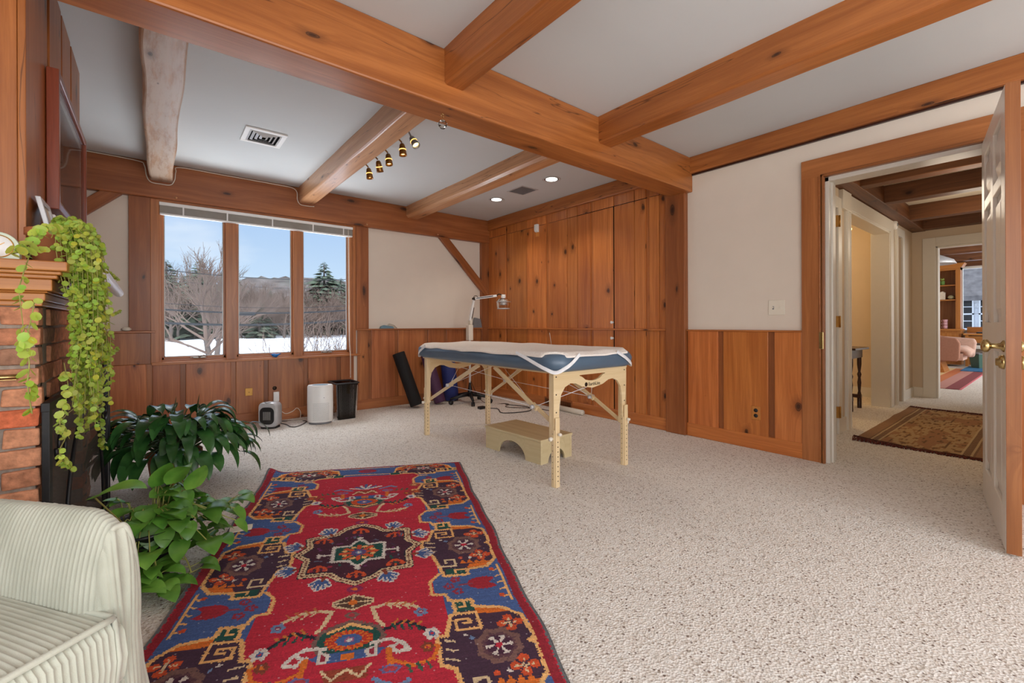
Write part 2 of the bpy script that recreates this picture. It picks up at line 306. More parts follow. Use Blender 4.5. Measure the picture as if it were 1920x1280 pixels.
# ---------------------------------------------------------------- mesh builder
class MB:
    def __init__(s): s.v = []; s.f = []; s.uv = []; s.t = []; s.sm = []
    def face(s, idx, uvs=None, tint=1.0, smooth=False):
        s.f.append(tuple(idx)); s.uv.append(uvs or [(0, 0)]*len(idx)); s.t.append(tint if isinstance(tint, tuple) else (tint, tint, tint)); s.sm.append(smooth)
    def hexa(s, p, grain=0, tint=1.0, off=None):
        """p: 8 points, (x0y0z0, x1y0z0, x1y1z0, x0y1z0) then the same at the top; grain = local axis 0/1/2 the grain follows"""
        p = [Vector(q) for q in p]; b0 = len(s.v); s.v += [tuple(q) for q in p]
        ax = [p[1]-p[0], p[3]-p[0], p[4]-p[0]]; o = p[0]; L = [a.length or 1 for a in ax]; ax = [a/l for a, l in zip(ax, L)]
        if off is None: off = (random.uniform(0, 40), random.uniform(0, 40))
        for fi, nrm in (((0, 3, 2, 1), 2), ((4, 5, 6, 7), 2), ((0, 1, 5, 4), 1), ((2, 3, 7, 6), 1), ((1, 2, 6, 5), 0), ((3, 0, 4, 7), 0)):
            oth = [a for a in (0, 1, 2) if a != nrm and a != grain]
            if nrm == grain: a1, a2 = oth[0], oth[1]
            else: a1, a2 = grain, oth[0]
            uv = []
            for i in fi:
                d = p[i]-o; uu = d.dot(ax[a1])*(1 if nrm != grain else .3)+off[0]+nrm*.37; vv = d.dot(ax[a2])+off[1]+nrm*1.31+(5 if fi[0] in (4, 2, 3) else 0)
                uv.append((uu, vv))
            s.face([b0+i for i in fi], uv, tint)
    def box(s, x0, y0, z0, x1, y1, z1, grain=0, tint=1.0, off=None):
        x0, x1 = sorted((x0, x1)); y0, y1 = sorted((y0, y1)); z0, z1 = sorted((z0, z1))
        s.hexa([(x0, y0, z0), (x1, y0, z0), (x1, y1, z0), (x0, y1, z0), (x0, y0, z1), (x1, y0, z1), (x1, y1, z1), (x0, y1, z1)], grain, tint, off)
    def bar(s, a, b, wd, th, up=(0, 0, 1), tint=1.0):
        a, b = Vector(a), Vector(b); d = (b-a).normalized(); sd = d.cross(Vector(up))
        if sd.length < 1e-4: sd = d.cross(Vector((1, 0, 0)))
        sd.normalize(); u = sd.cross(d).normalized(); sd = sd*wd/2; u = u*th/2
        s.hexa([a-sd-u, b-sd-u, b+sd-u, a+sd-u, a-sd+u, b-sd+u, b+sd+u, a+sd+u], 0, tint)
    def tube(s, pts, r, n=8, cap=True, tint=1.0):
        pts = [Vector(p) for p in pts]; rs = r if isinstance(r, (list, tuple)) else [r]*len(pts)
        prev = None; rings = []
        for i, p in enumerate(pts):
            d = (pts[min(i+1, len(pts)-1)]-pts[max(i-1, 0)])
            d = d.normalized() if d.length > 1e-9 else Vector((0, 0, 1))
            if prev is None: a = d.orthogonal().normalized()
            else:
                a = prev-d*prev.dot(d); a = a.normalized() if a.length > 1e-6 else d.orthogonal().normalized()
            prev = a; b = d.cross(a); ring = []
            for k in range(n):
                t = 2*PI*k/n; ring.append(len(s.v)); s.v.append(tuple(p+(a*math.cos(t)+b*math.sin(t))*rs[i]))
            rings.append(ring)
        L = 0
        for i in range(len(rings)-1):
            l2 = L+(pts[i+1]-pts[i]).length
            for k in range(n):
                k2 = (k+1) % n
                s.face((rings[i][k], rings[i][k2], rings[i+1][k2], rings[i+1][k]), [(L, k*.02), (L, k*.02+.02), (l2, k*.02+.02), (l2, k*.02)], tint, True)
            L = l2
        if cap: s.face(rings[0][::-1], None, tint); s.face(rings[-1], None, tint)
    def lathe(s, prof, c=(0, 0, 0), n=24, tint=1.0, axis=(0, 0, 1), smooth=True):
        ax = Vector(axis).normalized(); a = ax.orthogonal().normalized(); b = ax.cross(a); c = Vector(c); rings = []
        if tuple(axis) == (0, 0, 1): a = Vector((1, 0, 0)); b = Vector((0, 1, 0))
        for r, h in prof:
            ring = []
            for k in range(n):
                t = 2*PI*k/n; ring.append(len(s.v)); s.v.append(tuple(c+ax*h+(a*math.cos(t)+b*math.sin(t))*max(r, 1e-5)))
            rings.append(ring)
        for i in range(len(rings)-1):
            for k in range(n):
                k2 = (k+1) % n; s.face((rings[i][k], rings[i][k2], rings[i+1][k2], rings[i+1][k]), [(prof[i][1], k*.03), (prof[i][1], k*.03+.03), (prof[i+1][1], k*.03+.03), (prof[i+1][1], k*.03)], tint, smooth)
    def prism(s, poly, off, tint=1.0, uvgrain=(1, 0, 0)):
        """extrude a 3-D polygon by vector off"""
        poly = [Vector(p) for p in poly]; off = Vector(off); n = len(poly); b0 = len(s.v)
        s.v += [tuple(p) for p in poly]+[tuple(p+off) for p in poly]
        g = Vector(uvgrain); o2 = off.cross(g).normalized(); r = (random.uniform(0, 9), random.uniform(0, 9))
        U = lambda p: (p.dot(g)+r[0], p.dot(o2)+r[1])
        s.face(range(n)[::-1], [U(p) for p in poly][::-1], tint); s.face(range(b0+n, b0+2*n), [U(p) for p in poly], tint)
        s.f[-2] = tuple(b0+i for i in range(n))[::-1]
        for i in range(n):
            j = (i+1) % n; s.face((b0+i, b0+j, b0+n+j, b0+n+i), [(U(poly[i])), (U(poly[j])), (U(poly[j])[0], U(poly[j])[1]+.02), (U(poly[i])[0], U(poly[i])[1]+.02)], tint)
    def grid(s, pts, tint=1.0, smooth=True, closeu=False, uvs=None):
        """pts[i][j] -> quads"""
        nu, nv = len(pts), len(pts[0]); b0 = len(s.v)
        for r in pts: s.v += [tuple(p) for p in r]
        for i in range(nu-1+(1 if closeu else 0)):
            for j in range(nv-1):
                a = b0+i*nv+j; i2 = (i+1) % nu; c = b0+i2*nv+j
                s.face((a, c, c+1, a+1), [(i*.01, j*.01), (i*.01+.01, j*.01), (i*.01+.01, j*.01+.01), (i*.01, j*.01+.01)] if uvs is None else [uvs(i, j), uvs(i+1, j), uvs(i+1, j+1), uvs(i, j+1)], tint, smooth)
    def build(s, name, mat, parent=None, bevel=0, loc=None, kind=None, smooth=None, fixn=True):
        me = bpy.data.meshes.new(name)
        me.from_pydata(s.v, [], s.f)
        if fixn:
            pass
        uvl = me.uv_layers.new(name='UVMap'); flat = [c for f in s.uv for u in f for c in u]; uvl.data.foreach_set('uv', flat)
        ca = me.color_attributes.new('tint', 'FLOAT_COLOR', 'CORNER'); cc = []
        for f, t in zip(s.f, s.t): cc += [t[0], t[1], t[2], 1.0]*len(f)
        ca.data.foreach_set('color', cc)
        me.polygons.foreach_set('use_smooth', s.sm if smooth is None else [smooth]*len(s.f))
        me.materials.append(mat); me.update()
        o = bpy.data.objects.new(name, me); C.objects.link(o)
        if parent is not None: o.parent = parent; o.matrix_parent_inverse = Matrix.Translation(parent.location).inverted() if not parent.get('_rot') else Matrix.Identity(4)
        if bevel:
            b = o.modifiers.new('bevel', 'BEVEL'); b.width = bevel; b.segments = 2; b.limit_method = 'ANGLE'; b.harden_normals = False
        if kind: o['kind'] = kind
        return o
def tag(o, label=None, cat=None, group=None, kind=None):
    if label: o['label'] = label
    if cat: o['category'] = cat
    if group: o['group'] = group
    if kind: o['kind'] = kind
    return o
def thing(name, loc, label, cat, group=None):
    """an Empty at the thing's base; its parts are built in world coordinates and parented with the offset taken out"""
    o = bpy.data.objects.new(name, None); o.location = loc; o.empty_display_size = .1; C.objects.link(o); return tag(o, label, cat, group)
def sthing(name, loc):
    o = bpy.data.objects.new(name, None); o.location = loc; C.objects.link(o); o['kind'] = 'structure'; return o
def sub(child, parent_part):
    """third level: child of a part (both carry world-coordinate meshes)"""
    child.parent = parent_part; child.matrix_parent_inverse = Matrix.Identity(4) if parent_part.parent is None else Matrix.Identity(4); return child
def shift(o, d):
    o.location = Vector(o.location)+Vector(d)
TR = [0]
def trim(mb, mat, bevel=.003):
    TR[0] += 1; return mb.build('trim_%d' % TR[0], mat, bevel=bevel, kind='structure')
def arc(c, r, a0, a1, n, ax='xz'):
    out = []
    for i in range(n+1):
        t = math.radians(a0+(a1-a0)*i/n); p = [c[0], c[1], c[2]]; k = {'x': 0, 'y': 1, 'z': 2}
        p[k[ax[0]]] += r*math.cos(t); p[k[ax[1]]] += r*math.sin(t); out.append(tuple(p))
    return out
def smoothpath(pts, n=6):
    pts = [Vector(p) for p in pts]; out = []
    for i in range(len(pts)-1):
        p0 = pts[max(i-1, 0)]; p1 = pts[i]; p2 = pts[i+1]; p3 = pts[min(i+2, len(pts)-1)]
        for k in range(n):
            t = k/n; out.append(.5*((2*p1)+(-p0+p2)*t+(2*p0-5*p1+4*p2-p3)*t*t+(-p0+3*p1-3*p2+p3)*t**3))
    out.append(pts[-1]); return out
# ================================================================ THE ROOM (x right along window wall, y into depth, z up)
XR = 3.76; YB = 5.22; ZC = 2.49; RAIL = .94
YF = -3.0; XL = -1.35
m = MB(); m.box(XL-.1, YF-.1, -.1, XR, YB+.1, 0); m.box(XR, .05, -.1, 8.16, 1.28, 0); m.box(XR, 1.28, -.1, 8.16, 5.0, 0); m.box(8.16, -2.2, -.1, 15.2, 3.2, 0)
m.build('floor', P['carpet'], kind='structure')
m = MB(); m.box(XL-.1, YF-.1, ZC, XR+.14, YB+.15, ZC+.1); m.build('ceiling', P['ceil'], kind='structure')
# window wall with its opening
WX0, WX1, WZ0, WZ1 = .015, 1.80, .665, 2.15
m = MB(); m.box(XL-.1, YB, 0, WX0, YB+.15, ZC); m.box(WX1, YB, 0, XR+.14, YB+.15, ZC); m.box(WX0, YB, 0, WX1, YB+.15, WZ0); m.box(WX0, YB, WZ1, WX1, YB+.15, ZC)
m.build('wall_back', P['wall'], kind='structure')
# right wall with the doorway
DY0, DY1, DZ = .28, 1.07, 2.055
m = MB(); m.box(XR, DY1, 0, XR+.14, YB+.15, ZC); m.box(XR, YF, 0, XR+.14, DY0, ZC); m.box(XR, DY0, DZ, XR+.14, DY1, ZC)
m.build('wall_right', P['wall'], kind='structure')
# left and front walls with openings added to let light in, behind the camera
m = MB(); m.box(XL-.1, YF, 0, XL, -2.5, ZC); m.box(XL-.1, -.1, 0, XL, YB, ZC); m.box(XL-.1, -2.5, 0, XL, -.1, .65); m.box(XL-.1, -2.5, 2.2, XL, -.1, ZC)
m.build('wall_left', P['wall'], kind='structure')
m = MB(); m.box(XL-.1, YF-.1, 0, -1.1, YF, ZC); m.box(3.1, YF-.1, 0, XR+.14, YF, ZC); m.box(-1.1, YF-.1, 0, 3.1, YF, .4); m.box(-1.1, YF-.1, 2.3, 3.1, YF, ZC)
m.build('wall_front', P['wall'], kind='structure')
# ---- window wall: boards below the rail, recessed strips between them
def boards(edges, plane, axis, z0, z1, strip=.042, th=.02, mb=None, back=None, inward=-1, bright=.16):
    """edges: centre positions of the recessed strips; boards stand th proud of the wall plane"""
    for a, b in zip(edges[:-1], edges[1:]):
        t = 1+random.uniform(-bright, bright); tt = (t, t*random.uniform(.94, 1.04), t*random.uniform(.88, 1.06))
        lo, hi = min(a, b)+strip/2, max(a, b)-strip/2
        if axis == 'x': mb.box(lo, plane, z0, hi, plane+inward*th, z1, 2, tt)
        else: mb.box(plane, lo, z0, plane+inward*th, hi, z1, 2, tt)
    for e in edges[1:-1]:
        t = random.uniform(.62, .86)
        if axis == 'x': back.box(e-strip/2-.01, plane, z0, e+strip/2+.01, plane+inward*.008, z1, 2, t)
        else: back.box(plane, e-strip/2-.01, z0, plane+inward*.008, e+strip/2+.01, z1, 2, t)
mb, bk = MB(), MB()
boards([-1.35, -.75, -.36, -.045, .20, .605, .895, 1.285, 1.635, 1.83], YB, 'x', .10, .655, mb=mb, back=bk)
boards([1.83, 2.0, 2.34, 2.755, 3.035, 3.35, 3.78], YB, 'x', .10, RAIL, mb=mb, back=bk)
boards([-1.35, -.75, -.36, -.01], YB, 'x', .655, RAIL, mb=mb, back=bk)
trim(mb, MW['wains'], .004); trim(bk, MW['wains'], 0)
m = MB(); m.box(XL, YB, 0, XR, YB-.03, .115, 0, .95); m.build('baseboard_back', MW['wains'], kind='structure', bevel=.006)
m = MB(); m.box(XL, YB, RAIL, -.0, YB-.06, RAIL+.018, 0, .85); m.box(1.815, YB, RAIL, 3.62, YB-.06, RAIL+.018, 0, .85); trim(m, MW['wains'])
m = MB(); m.box(-.03, YB, .645, 1.875, YB-.075, .668, 0, 1.12); trim(m, MW['casing'])                 # window stool
# posts
m = MB(); m.box(-.185, YB, RAIL+.018, -.0, YB-.03, 2.18, 2, .88); trim(m, MW['redbeam'])
m = MB(); m.box(1.835, YB, RAIL+.018, 1.985, YB-.03, 2.18, 2, .95); trim(m, MW['redbeam'])
m = MB(); m.box(3.615, YB, 0, XR, YB-.05, 2.2, 2, .85); trim(m, MW['redbeam'])
# plate beam across the window wall
m = MB(); m.box(XL, YB, 2.165, XR, YB-.07, ZC, 0, .95); trim(m, MW['redbeam'], .008)
m = MB()
for x in (.45, 1.95, 2.9): m.lathe([(0, 0), (.011, 0), (.009, .006), (0, .008)], (x-.3 if x < 1 else x, YB-.07, 2.19), 10, axis=(0, -1, 0))
trim(m, MW['joist'], 0)
# knee braces
def brace(p, q, wd=.105):
    m = MB(); m.bar((p[0], YB-.032, p[1]), (q[0], YB-.032, q[1]), wd, .05, up=(0, 1, 0), tint=.92); trim(m, MW['redbeam'], .006)
brace((2.93, 2.24), (3.80, 1.36)); brace((-.24, 2.22), (-.98, 1.52))
# ---- panelled part of the right wall
mb, bk = MB(), MB()
ys = [5.17, 4.755, 4.33, 3.955, 3.61, 3.45, 3.235, 2.935, 2.68, 2.53, 2.40, 2.30]
for zz0, zz1 in ((.10, RAIL), (RAIL+.018, 2.235), (2.24, 2.36)):
    mb2 = mb
    for a, b in zip(ys[:-1], ys[1:]):
        seed = random.Random(int(a*1000)); t = seed.uniform(.84, 1.14); g = seed.uniform(.93, 1.04)
        w2 = .021 if a in (4.755, 3.955, 3.235, 2.53) else .003
        w1 = .021 if b in (4.755, 3.955, 3.235, 2.53) else .003
        mb.box(XR, b+w1, zz0, XR-.02, a-w2, zz1, 2, (t, t*g, t*g*.97), off=(seed.uniform(0, 30)+zz0*0, seed.uniform(0, 30)))
for e_ in (4.755, 3.955, 3.235, 2.53): bk.box(XR, e_-.03, .1, XR-.009, e_+.03, 2.36, 2, .8)
trim(mb, MW['panel'], .003); trim(bk, MW['panel'], 0)
m = MB(); m.box(XR, 5.17, .0, XR-.012, 2.3, .1); m.box(XR-.005, 3.6, .1, XR-.007, 2.4, 2.36); trim(m, P['slot'], 0)   # dark gaps behind the boards
m = MB(); m.box(XR, 5.17, 0, XR-.03, 2.32, .115, 1, .95); m.build('baseboard_right', MW['panel'], kind='structure', bevel=.006)
m = MB(); m.box(XR, 5.17, RAIL, XR-.045, 2.32, RAIL+.018, 1, .95); trim(m, MW['panel'])
m = MB(); m.box(XR, YB-.07, 2.345, XR-.055, 2.30, ZC, 1, 1.0); trim(m, MW['beam'], .008)
m = MB(); m.box(XR+.01, 2.315, 0, XR-.055, 2.12, 2.19, 2, .86); trim(m, MW['redbeam'], .008)
# closet: a narrow dark crack, knobs
cl_ = sthing('door_2', (XR-.02, 2.93, 0))
m = MB(); m.box(XR-.0195, 2.941, .115, XR-.0212, 2.930, 2.236); m.box(XR-.0195, 3.45, 2.233, XR-.0212, 2.53, 2.239); m.build('gap', P['slot'], cl_)
for z in (1.022, .857):
    m = MB(); m.lathe([(0, 0), (.012, 0), (.008, .006), (.006, .014), (.014, .020), (.016, .028), (.010, .034), (0, .035)], (XR-.02, 2.950, z), 14, axis=(-1, 0, 0)); m.build('knob', P['white'], cl_)
# ---- cream part of the right wall
mb, bk = MB(), MB()
boards([2.135, 1.815, 1.418, 1.185], XR, 'y', .11, RAIL, mb=mb, back=bk, strip=.046)
trim(mb, MW['panel'], .003); trim(bk, MW['redbeam'], 0)
mb, bk = MB(), MB(); boards([.135, -.25, -.62, -1.05, -1.45, -1.9, -2.4, -3.02], XR, 'y', .11, RAIL, mb=mb, back=bk, strip=.046); trim(mb, MW['panel'], .003); trim(bk, MW['redbeam'], 0)
m = MB(); m.box(XR, .115, 0, XR-.026, YF, .115, 1, 1.05); m.build('baseboard_right', MW['panel'], kind='structure', bevel=.004)
m = MB(); m.box(XR, .115, RAIL, XR-.03, YF, RAIL+.014, 1, .8); trim(m, MW['panel'])
m = MB(); m.box(XR, 2.12, 0, XR-.026, 1.2, .115, 1, 1.05); m.build('baseboard_right', MW['panel'], kind='structure', bevel=.004)
m = MB(); m.box(XR, 2.12, RAIL, XR-.03, 1.2, RAIL+.014, 1, .8); trim(m, MW['panel'])
m = MB(); m.box(XR, 2.15, 2.345, XR-.05, YF, ZC, 1, .98); trim(m, MW['beam'], .006)
m = MB(); m.box(XR, 2.15, 2.331, XR-.02, YF, 2.345); trim(m, MW['walnut'], 0)  # dark strip stands in for the shaded gap under the beam
# doorway casing, stops and white liner
m = MB()
for y0, y1 in ((1.075, 1.205), (.115, .275)):
    m.box(XR, y0, 0, XR-.03, y1, DZ+.145, 2, .98)
m.box(XR-.001, .115, DZ+.01, XR-.031, 1.205, DZ+.145, 1, .96)
trim(m, MW['casing'], .003)
m = MB()
for k in range(3):
    o = .012*k; m.box(XR-.03+.004*k, 1.075-.010+(.018-o), 0, XR-.040+.004*k, 1.075-.004+(.02-o), DZ+.012); 
m.box(XR, 1.062, 0, XR-.036, 1.082, DZ+.02, 2, .7); m.box(XR, .155, DZ, XR-.036, 1.082, DZ+.022, 1, .7)
m.box(XR, 1.066, 0, XR-.042, 1.072, DZ+.012, 2, .95); m.box(XR, .275, DZ+.004, XR-.042, 1.072, DZ+.010, 1, .95)
trim(m, MW['casing'], .002)
m = MB(); m.box(XR, 1.04, 0, XR+.15, 1.07, DZ); m.box(XR, DY0, DZ-.03, XR+.15, 1.07, DZ); m.box(XR+.02, DY0-.03, 0, XR+.15, DY0, DZ); m.box(XR+.05, 1.03, 0, XR+.09, 1.045, DZ-.02); trim(m, P['trimw'], .002)
m = MB(); m.box(XR-.043, 1.064, .82, XR-.028, 1.092, .945); trim(m, P['brass'], .004)
# ---- main cross beam and joists
m = MB(); m.box(XL, 2.07, 2.185, XR-.0, 2.285, ZC, 0, 1.0); trim(m, MW['beam'], .010)
def joist(x0, x1, y0, y1, zb, mat, tint=1.0, wav=0.0, ch=.012):
    m = MB(); n = 24; prev = None; rows = []
    offu, offv = random.uniform(0, 20), random.uniform(0, 20)
    for i in range(n+1):
        y = y0+(y1-y0)*i/n; a = x0+wav*(noise.noise(Vector((y*1.7, x0*5, 0)))); b = x1+wav*(noise.noise(Vector((y*1.3, x0*5+9, 0))))
        z = zb+wav*.6*noise.noise(Vector((y*1.5, x0*3, 4)))
        rows.append([(a, y, ZC+.02), (a, y, z+ch), (a+ch*.7, y, z+ch*.25), (a+ch*1.3, y, z), (b-ch*1.3, y, z), (b-ch*.7, y, z+ch*.25), (b, y, z+ch), (b, y, ZC+.02)])
    W = [0, .17, .19, .2, .2+(x1-x0), .21+(x1-x0), .22+(x1-x0), .4+(x1-x0)]
    m.grid(rows, tint, False, uvs=lambda i, j: (offu+(y1-y0)*i/n, offv+W[j])); 
    b0 = len(m.v); m.v += [tuple(p) for p in rows[0]]+[tuple(p) for p in rows[-1]]
    m.face(range(b0, b0+8), [(offv+w_*.2, offu) for w_ in W], tint); m.face(list(range(b0+8, b0+16))[::-1], [(offv+w_*.2, offu) for w_ in W], tint)
    trim(m, mat, 0)
joist(-.05, .125, 2.28, YB-.06, 2.325, MW['worn'], 1.0, .022)
joist(1.205, 1.365, 2.28, YB-.065, 2.325, MW['joist'], 1.0, .005)
joist(2.455, 2.64, 2.28, YB-.065, 2.345, MW['joist'], 1.0, .008, .03)
joist(1.21, 1.335, YF, 2.075, 2.30, MW['beam'], 1.02, .008)
joist(2.47, 2.625, YF, 2.075, 2.30, MW['beam'], 1.02, .008)
joist(-.05, .09, YF, 2.075, 2.30, MW['beam'], 1.02, .008)
# ---- window_1: three lights
wn = sthing('window_1', (.9, YB, WZ0))
m = MB()
m.box(WX0, YB-.02, WZ0, WX0+.03, YB+.13, WZ1, 2); m.box(WX1-.035, YB-.02, WZ0, WX1, YB+.13, WZ1, 2); m.box(WX0, YB-.02, WZ1-.03, WX1, YB+.13, WZ1, 0); m.box(WX0, YB, WZ0, WX1, YB+.13, WZ0+.02, 0)
m.box(.545, YB-.012, WZ0, .640, YB+.12, WZ1, 2, .95); m.box(1.165, YB-.012, WZ0, 1.255, YB+.12, WZ1, 2, 1.0)
m.build('window_frame', MW['casing'], wn, .004)
m = MB(); m.box(-.035, YB, .66, WX0+.012, YB-.035, 2.165, 2, 1.1); m.box(WX1-.005, YB, .66, WX1+.03, YB-.035, 2.165, 2, 1.15); m.box(0, YB, 2.14, 1.83, YB-.03, 2.17, 0); m.build('window_casing', MW['casing'], wn, .003)
for a, b in ((.045, .545), (.64, 1.165), (1.255, 1.765)):
    m = MB(); s_ = .028; z0, z1 = WZ0+.02, WZ1-.03
    m.box(a, YB+.03, z0, a+s_*.6, YB+.06, z1, 2); m.box(b-s_*.6, YB+.03, z0, b, YB+.06, z1, 2); m.box(a, YB+.03, z0, b, YB+.06, z0+s_*.9, 0); m.box(a, YB+.03, z1-s_, b, YB+.06, z1, 0)
    sash = m.build('sash', MW['casing'] if a != .64 else MW['casing'], wn, .003)
    m = MB(); m.box(a+s_*.6, YB+.036, z0+s_*.9, a+s_*.6+.007, YB+.05, z1-s_); m.box(b-s_*.6-.007, YB+.036, z0+s_*.9, b-s_*.6, YB+.05, z1-s_); m.box(a+s_*.6, YB+.036, z0+s_*.9, b-s_*.6, YB+.05, z0+s_*.9+.006); m.build('gasket', P['steel'], sash)
    m = MB(); m.box(a+s_*.5, YB+.043, z0+s_*.8, b-s_*.5, YB+.046, z1-s_*.8); m.build('pane', P['pane'], wn)
for cxx in (.33, 1.52):
    m = MB(); z = WZ0+.028; m.box(cxx-.05, YB+.03, z, cxx+.05, YB+.008, z+.014); m.lathe([(.011, 0), (.009, .02), (0, .022)], (cxx, YB+.012, z+.01), 10, axis=(0, -1, .4)); m.tube([(cxx, YB-.005, z+.014), (cxx+.035, YB-.012, z+.026), (cxx+.062, YB-.012, z+.012)], .005, 6); m.tube([(cxx-.05, YB+.01, z+.01), (cxx-.075, YB+.0, z+.006)], .004, 6)
    m.build('crank_handle', P['steel'], wn)
# venetian blind, raised
bl = thing('window_blind', (.9, YB-.0, 2.14), 'raised white venetian blind stacked along the top of the triple window', 'blind')
m = MB(); m.box(.028, YB-.002, 2.112, 1.795, YB-.045, 2.142); m.build('headrail', P['white'], bl, .003)
m = MB()
for k in range(16): m.box(.032, YB-.008, 2.043+k*.0043, 1.79, YB-.042, 2.0445+k*.0043)
m.build('slats', plain('blind_slats', rgb(206, 200, 190), .5, noise_amt=.05), bl)
m = MB(); m.box(.032, YB-.008, 2.026, 1.79, YB-.042, 2.042); m.build('bottom_rail', P['white'], bl, .003)
for x in (.2, .55, .95, 1.35, 1.68):
    m = MB(); m.box(x, YB-.044, 2.026, x+.012, YB-.046, 2.115); m.build('ladder_tape', P['white'], bl)
m = MB(); m.tube(smoothpath([(1.742, YB-.05, 2.11), (1.745, YB-.055, 1.5), (1.747, YB-.055, .9), (1.748, YB-.09, .67), (1.748, YB-.09, .42)]), .0022, 5); m.tube(smoothpath([(1.735, YB-.05, 2.11), (1.737, YB-.055, 1.4), (1.742, YB-.055, .8), (1.741, YB-.092, .67), (1.741, YB-.092, .43)]), .0022, 5); m.lathe([(.003, 0), (.006, -.02), (0, -.03)], (1.745, YB-.09, .425), 8); m.build('pull_cord', P['cordw'], bl)
# cable run along the top of the plate beam, drooping under the joists
def ycab(pts): return smoothpath([(x, YB-.078, z) for x, z in pts], 6)
m = MB(); m.tube(ycab([(-.9, 2.478), (-.4, 2.478), (-.12, 2.47), (-.075, 2.44), (-.06, 2.35), (-.03, 2.30), (.04, 2.295), (.11, 2.30), (.14, 2.35), (.15, 2.43), (.18, 2.475), (.5, 2.476), (1.0, 2.474), (1.14, 2.468), (1.185, 2.43), (1.19, 2.35), (1.22, 2.305), (1.30, 2.30), (1.36, 2.305)]), .0042, 6)
tag(m.build('cable', P['cordw']), 'thin white cable tacked along the beam above the window, looping under the joists', 'cable')
# ================================================================ HALL
HY = 1.28; HX1 = 8.1; HZ = 2.42
m = MB(); t_ = .12
def wallx(mb, y0, y1, x0, x1, z0=0, z1=2.6): mb.box(x0, y0, z0, x1, y1, z1)
wallx(m, HY, HY+t_, XR+.14, 4.02); wallx(m, HY, HY+t_, 4.82, 5.2); wallx(m, HY, HY+t_, 6.80, 7.16); wallx(m, HY, HY+t_, 7.44, 8.2)
wallx(m, HY, HY+t_, 4.02, 4.82, 2.06); wallx(m, HY, HY+t_, 5.2, 6.8, 2.09); wallx(m, HY, HY+t_, 7.16, 7.44, 2.09)
m.build('wall_hall_left', P['wall2'], kind='structure')
m = MB(); m.box(XR+.14, .0, 0, 8.2, .05, 2.6); m.build('wall_hall_right', P['wall2'], kind='structure')
m = MB(); m.box(HX1, 1.04, 0, HX1+.12, HY+.1, 2.6); m.box(HX1, .0, 0, HX1+.12, .24, 2.6); m.box(HX1, .24, 2.025, HX1+.12, 1.04, 2.6); m.build('wall_hall_end', P['wall2'], kind='structure')
m = MB(); m.box(XR+.14, .0, HZ, HX1+.1, HY+.1, HZ+.06); m.build('ceiling', plain('hall_ceiling_paint', rgb(206, 196, 180), .9, .1, noise_amt=.01), kind='structure')
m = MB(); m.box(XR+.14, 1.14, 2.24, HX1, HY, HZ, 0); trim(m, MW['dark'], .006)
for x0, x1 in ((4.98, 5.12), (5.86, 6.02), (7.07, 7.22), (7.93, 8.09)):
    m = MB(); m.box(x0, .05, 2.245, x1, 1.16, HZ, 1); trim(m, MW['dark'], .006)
# alcove room beyond the left wall of the hall
m = MB(); m.box(4.3, 3.2, 0, 8.1, 3.3, 2.6); m.box(7.55, HY+.1, 0, 7.65, 3.2, 2.6); m.box(4.2, HY+.1, 0, 4.3, 3.2, 2.6); m.build('wall_alcove', P['wall2'], kind='structure')
m = MB(); m.box(4.2, HY+.1, 2.5, 7.65, 3.3, 2.56); m.build('ceiling', P['ceil'], kind='structure')
m = MB()
def case(mb, x0, x1, z, wd=.11, th=.02):
    mb.box(x0-wd, HY, 0, x0, HY-th, z+wd); mb.box(x1, HY, 0, x1+wd, HY-th, z+wd); mb.box(x0, HY, z, x1, HY-th, z+wd)
    mb.box(x0-wd+.012, HY, 0, x0-wd+.03, HY-th-.008, z+wd-.012); mb.box(x0-.02, HY, 0, x0-.008, HY-th-.006, z+.01)
case(m, 4.02, 4.82, 2.05, .1); case(m, 5.2, 6.8, 2.09, .14); case(m, 7.16, 7.44, 2.09, .1)
m.box(4.9, HY-.035, 2.06, 5.16, HY, 2.235); m.box(6.78, HY-.01, 0, 6.84, HY+.17, 2.09); m.box(5.17, HY-.01, 0, 5.215, HY+.14, 2.09); m.box(5.2, HY-.01, 2.07, 6.8, HY+.14, 2.095)
trim(m, P['trimw'], .003)
m = MB(); m.box(HX1, 1.04, 0, HX1-.02, 1.17, 2.14); m.box(HX1, .12, 0, HX1-.02, .24, 2.14); m.box(HX1, .24, 2.02, HX1-.02, 1.04, 2.14); m.box(HX1, 1.02, 0, HX1+.14, 1.04, 2.02); m.box(HX1, .24, 2.0, HX1+.14, 1.04, 2.02); trim(m, P['trimw'], .003)
m = MB(); m.box(7.54, HY, 0, HX1, HY-.016, .13); m.box(HX1, HY, 0, HX1-.016, 1.17, .13); m.box(4.92, HY, 0, 5.06, HY-.016, .13); m.build('baseboard_hall', P['trimw'], kind='structure', bevel=.003)
m = MB(); m.box(7.55, 1.4, 0, 7.535, 3.2, .13); m.box(4.3, 3.2, 0, 7.55, 3.185, .13); m.build('baseboard_alcove', P['trimw'], kind='structure', bevel=.003)
d3 = sthing('door_3', (4.42, HY, 0))
m = MB(); m.box(4.03, HY+.02, .01, 4.81, HY+.06, 2.04)
for x0, x1 in ((4.13, 4.37), (4.47, 4.71)):
    for z0, z1 in ((.22, .82), (1.02, 1.55), (1.65, 1.92)): m.box(x0, HY+.01, z0, x1, HY+.02, z1)
m.build('door_panel', P['doorw'], d3, .004)
for z in (.2, 1.02, 1.93):
    m = MB(); m.box(4.79, HY+.02, z-.05, 4.845, HY-.024, z+.05); m.tube([(4.822, HY-.028, z-.052), (4.822, HY-.028, z+.052)], .007, 8); m.build('hinge', P['dullbrass'], d3)
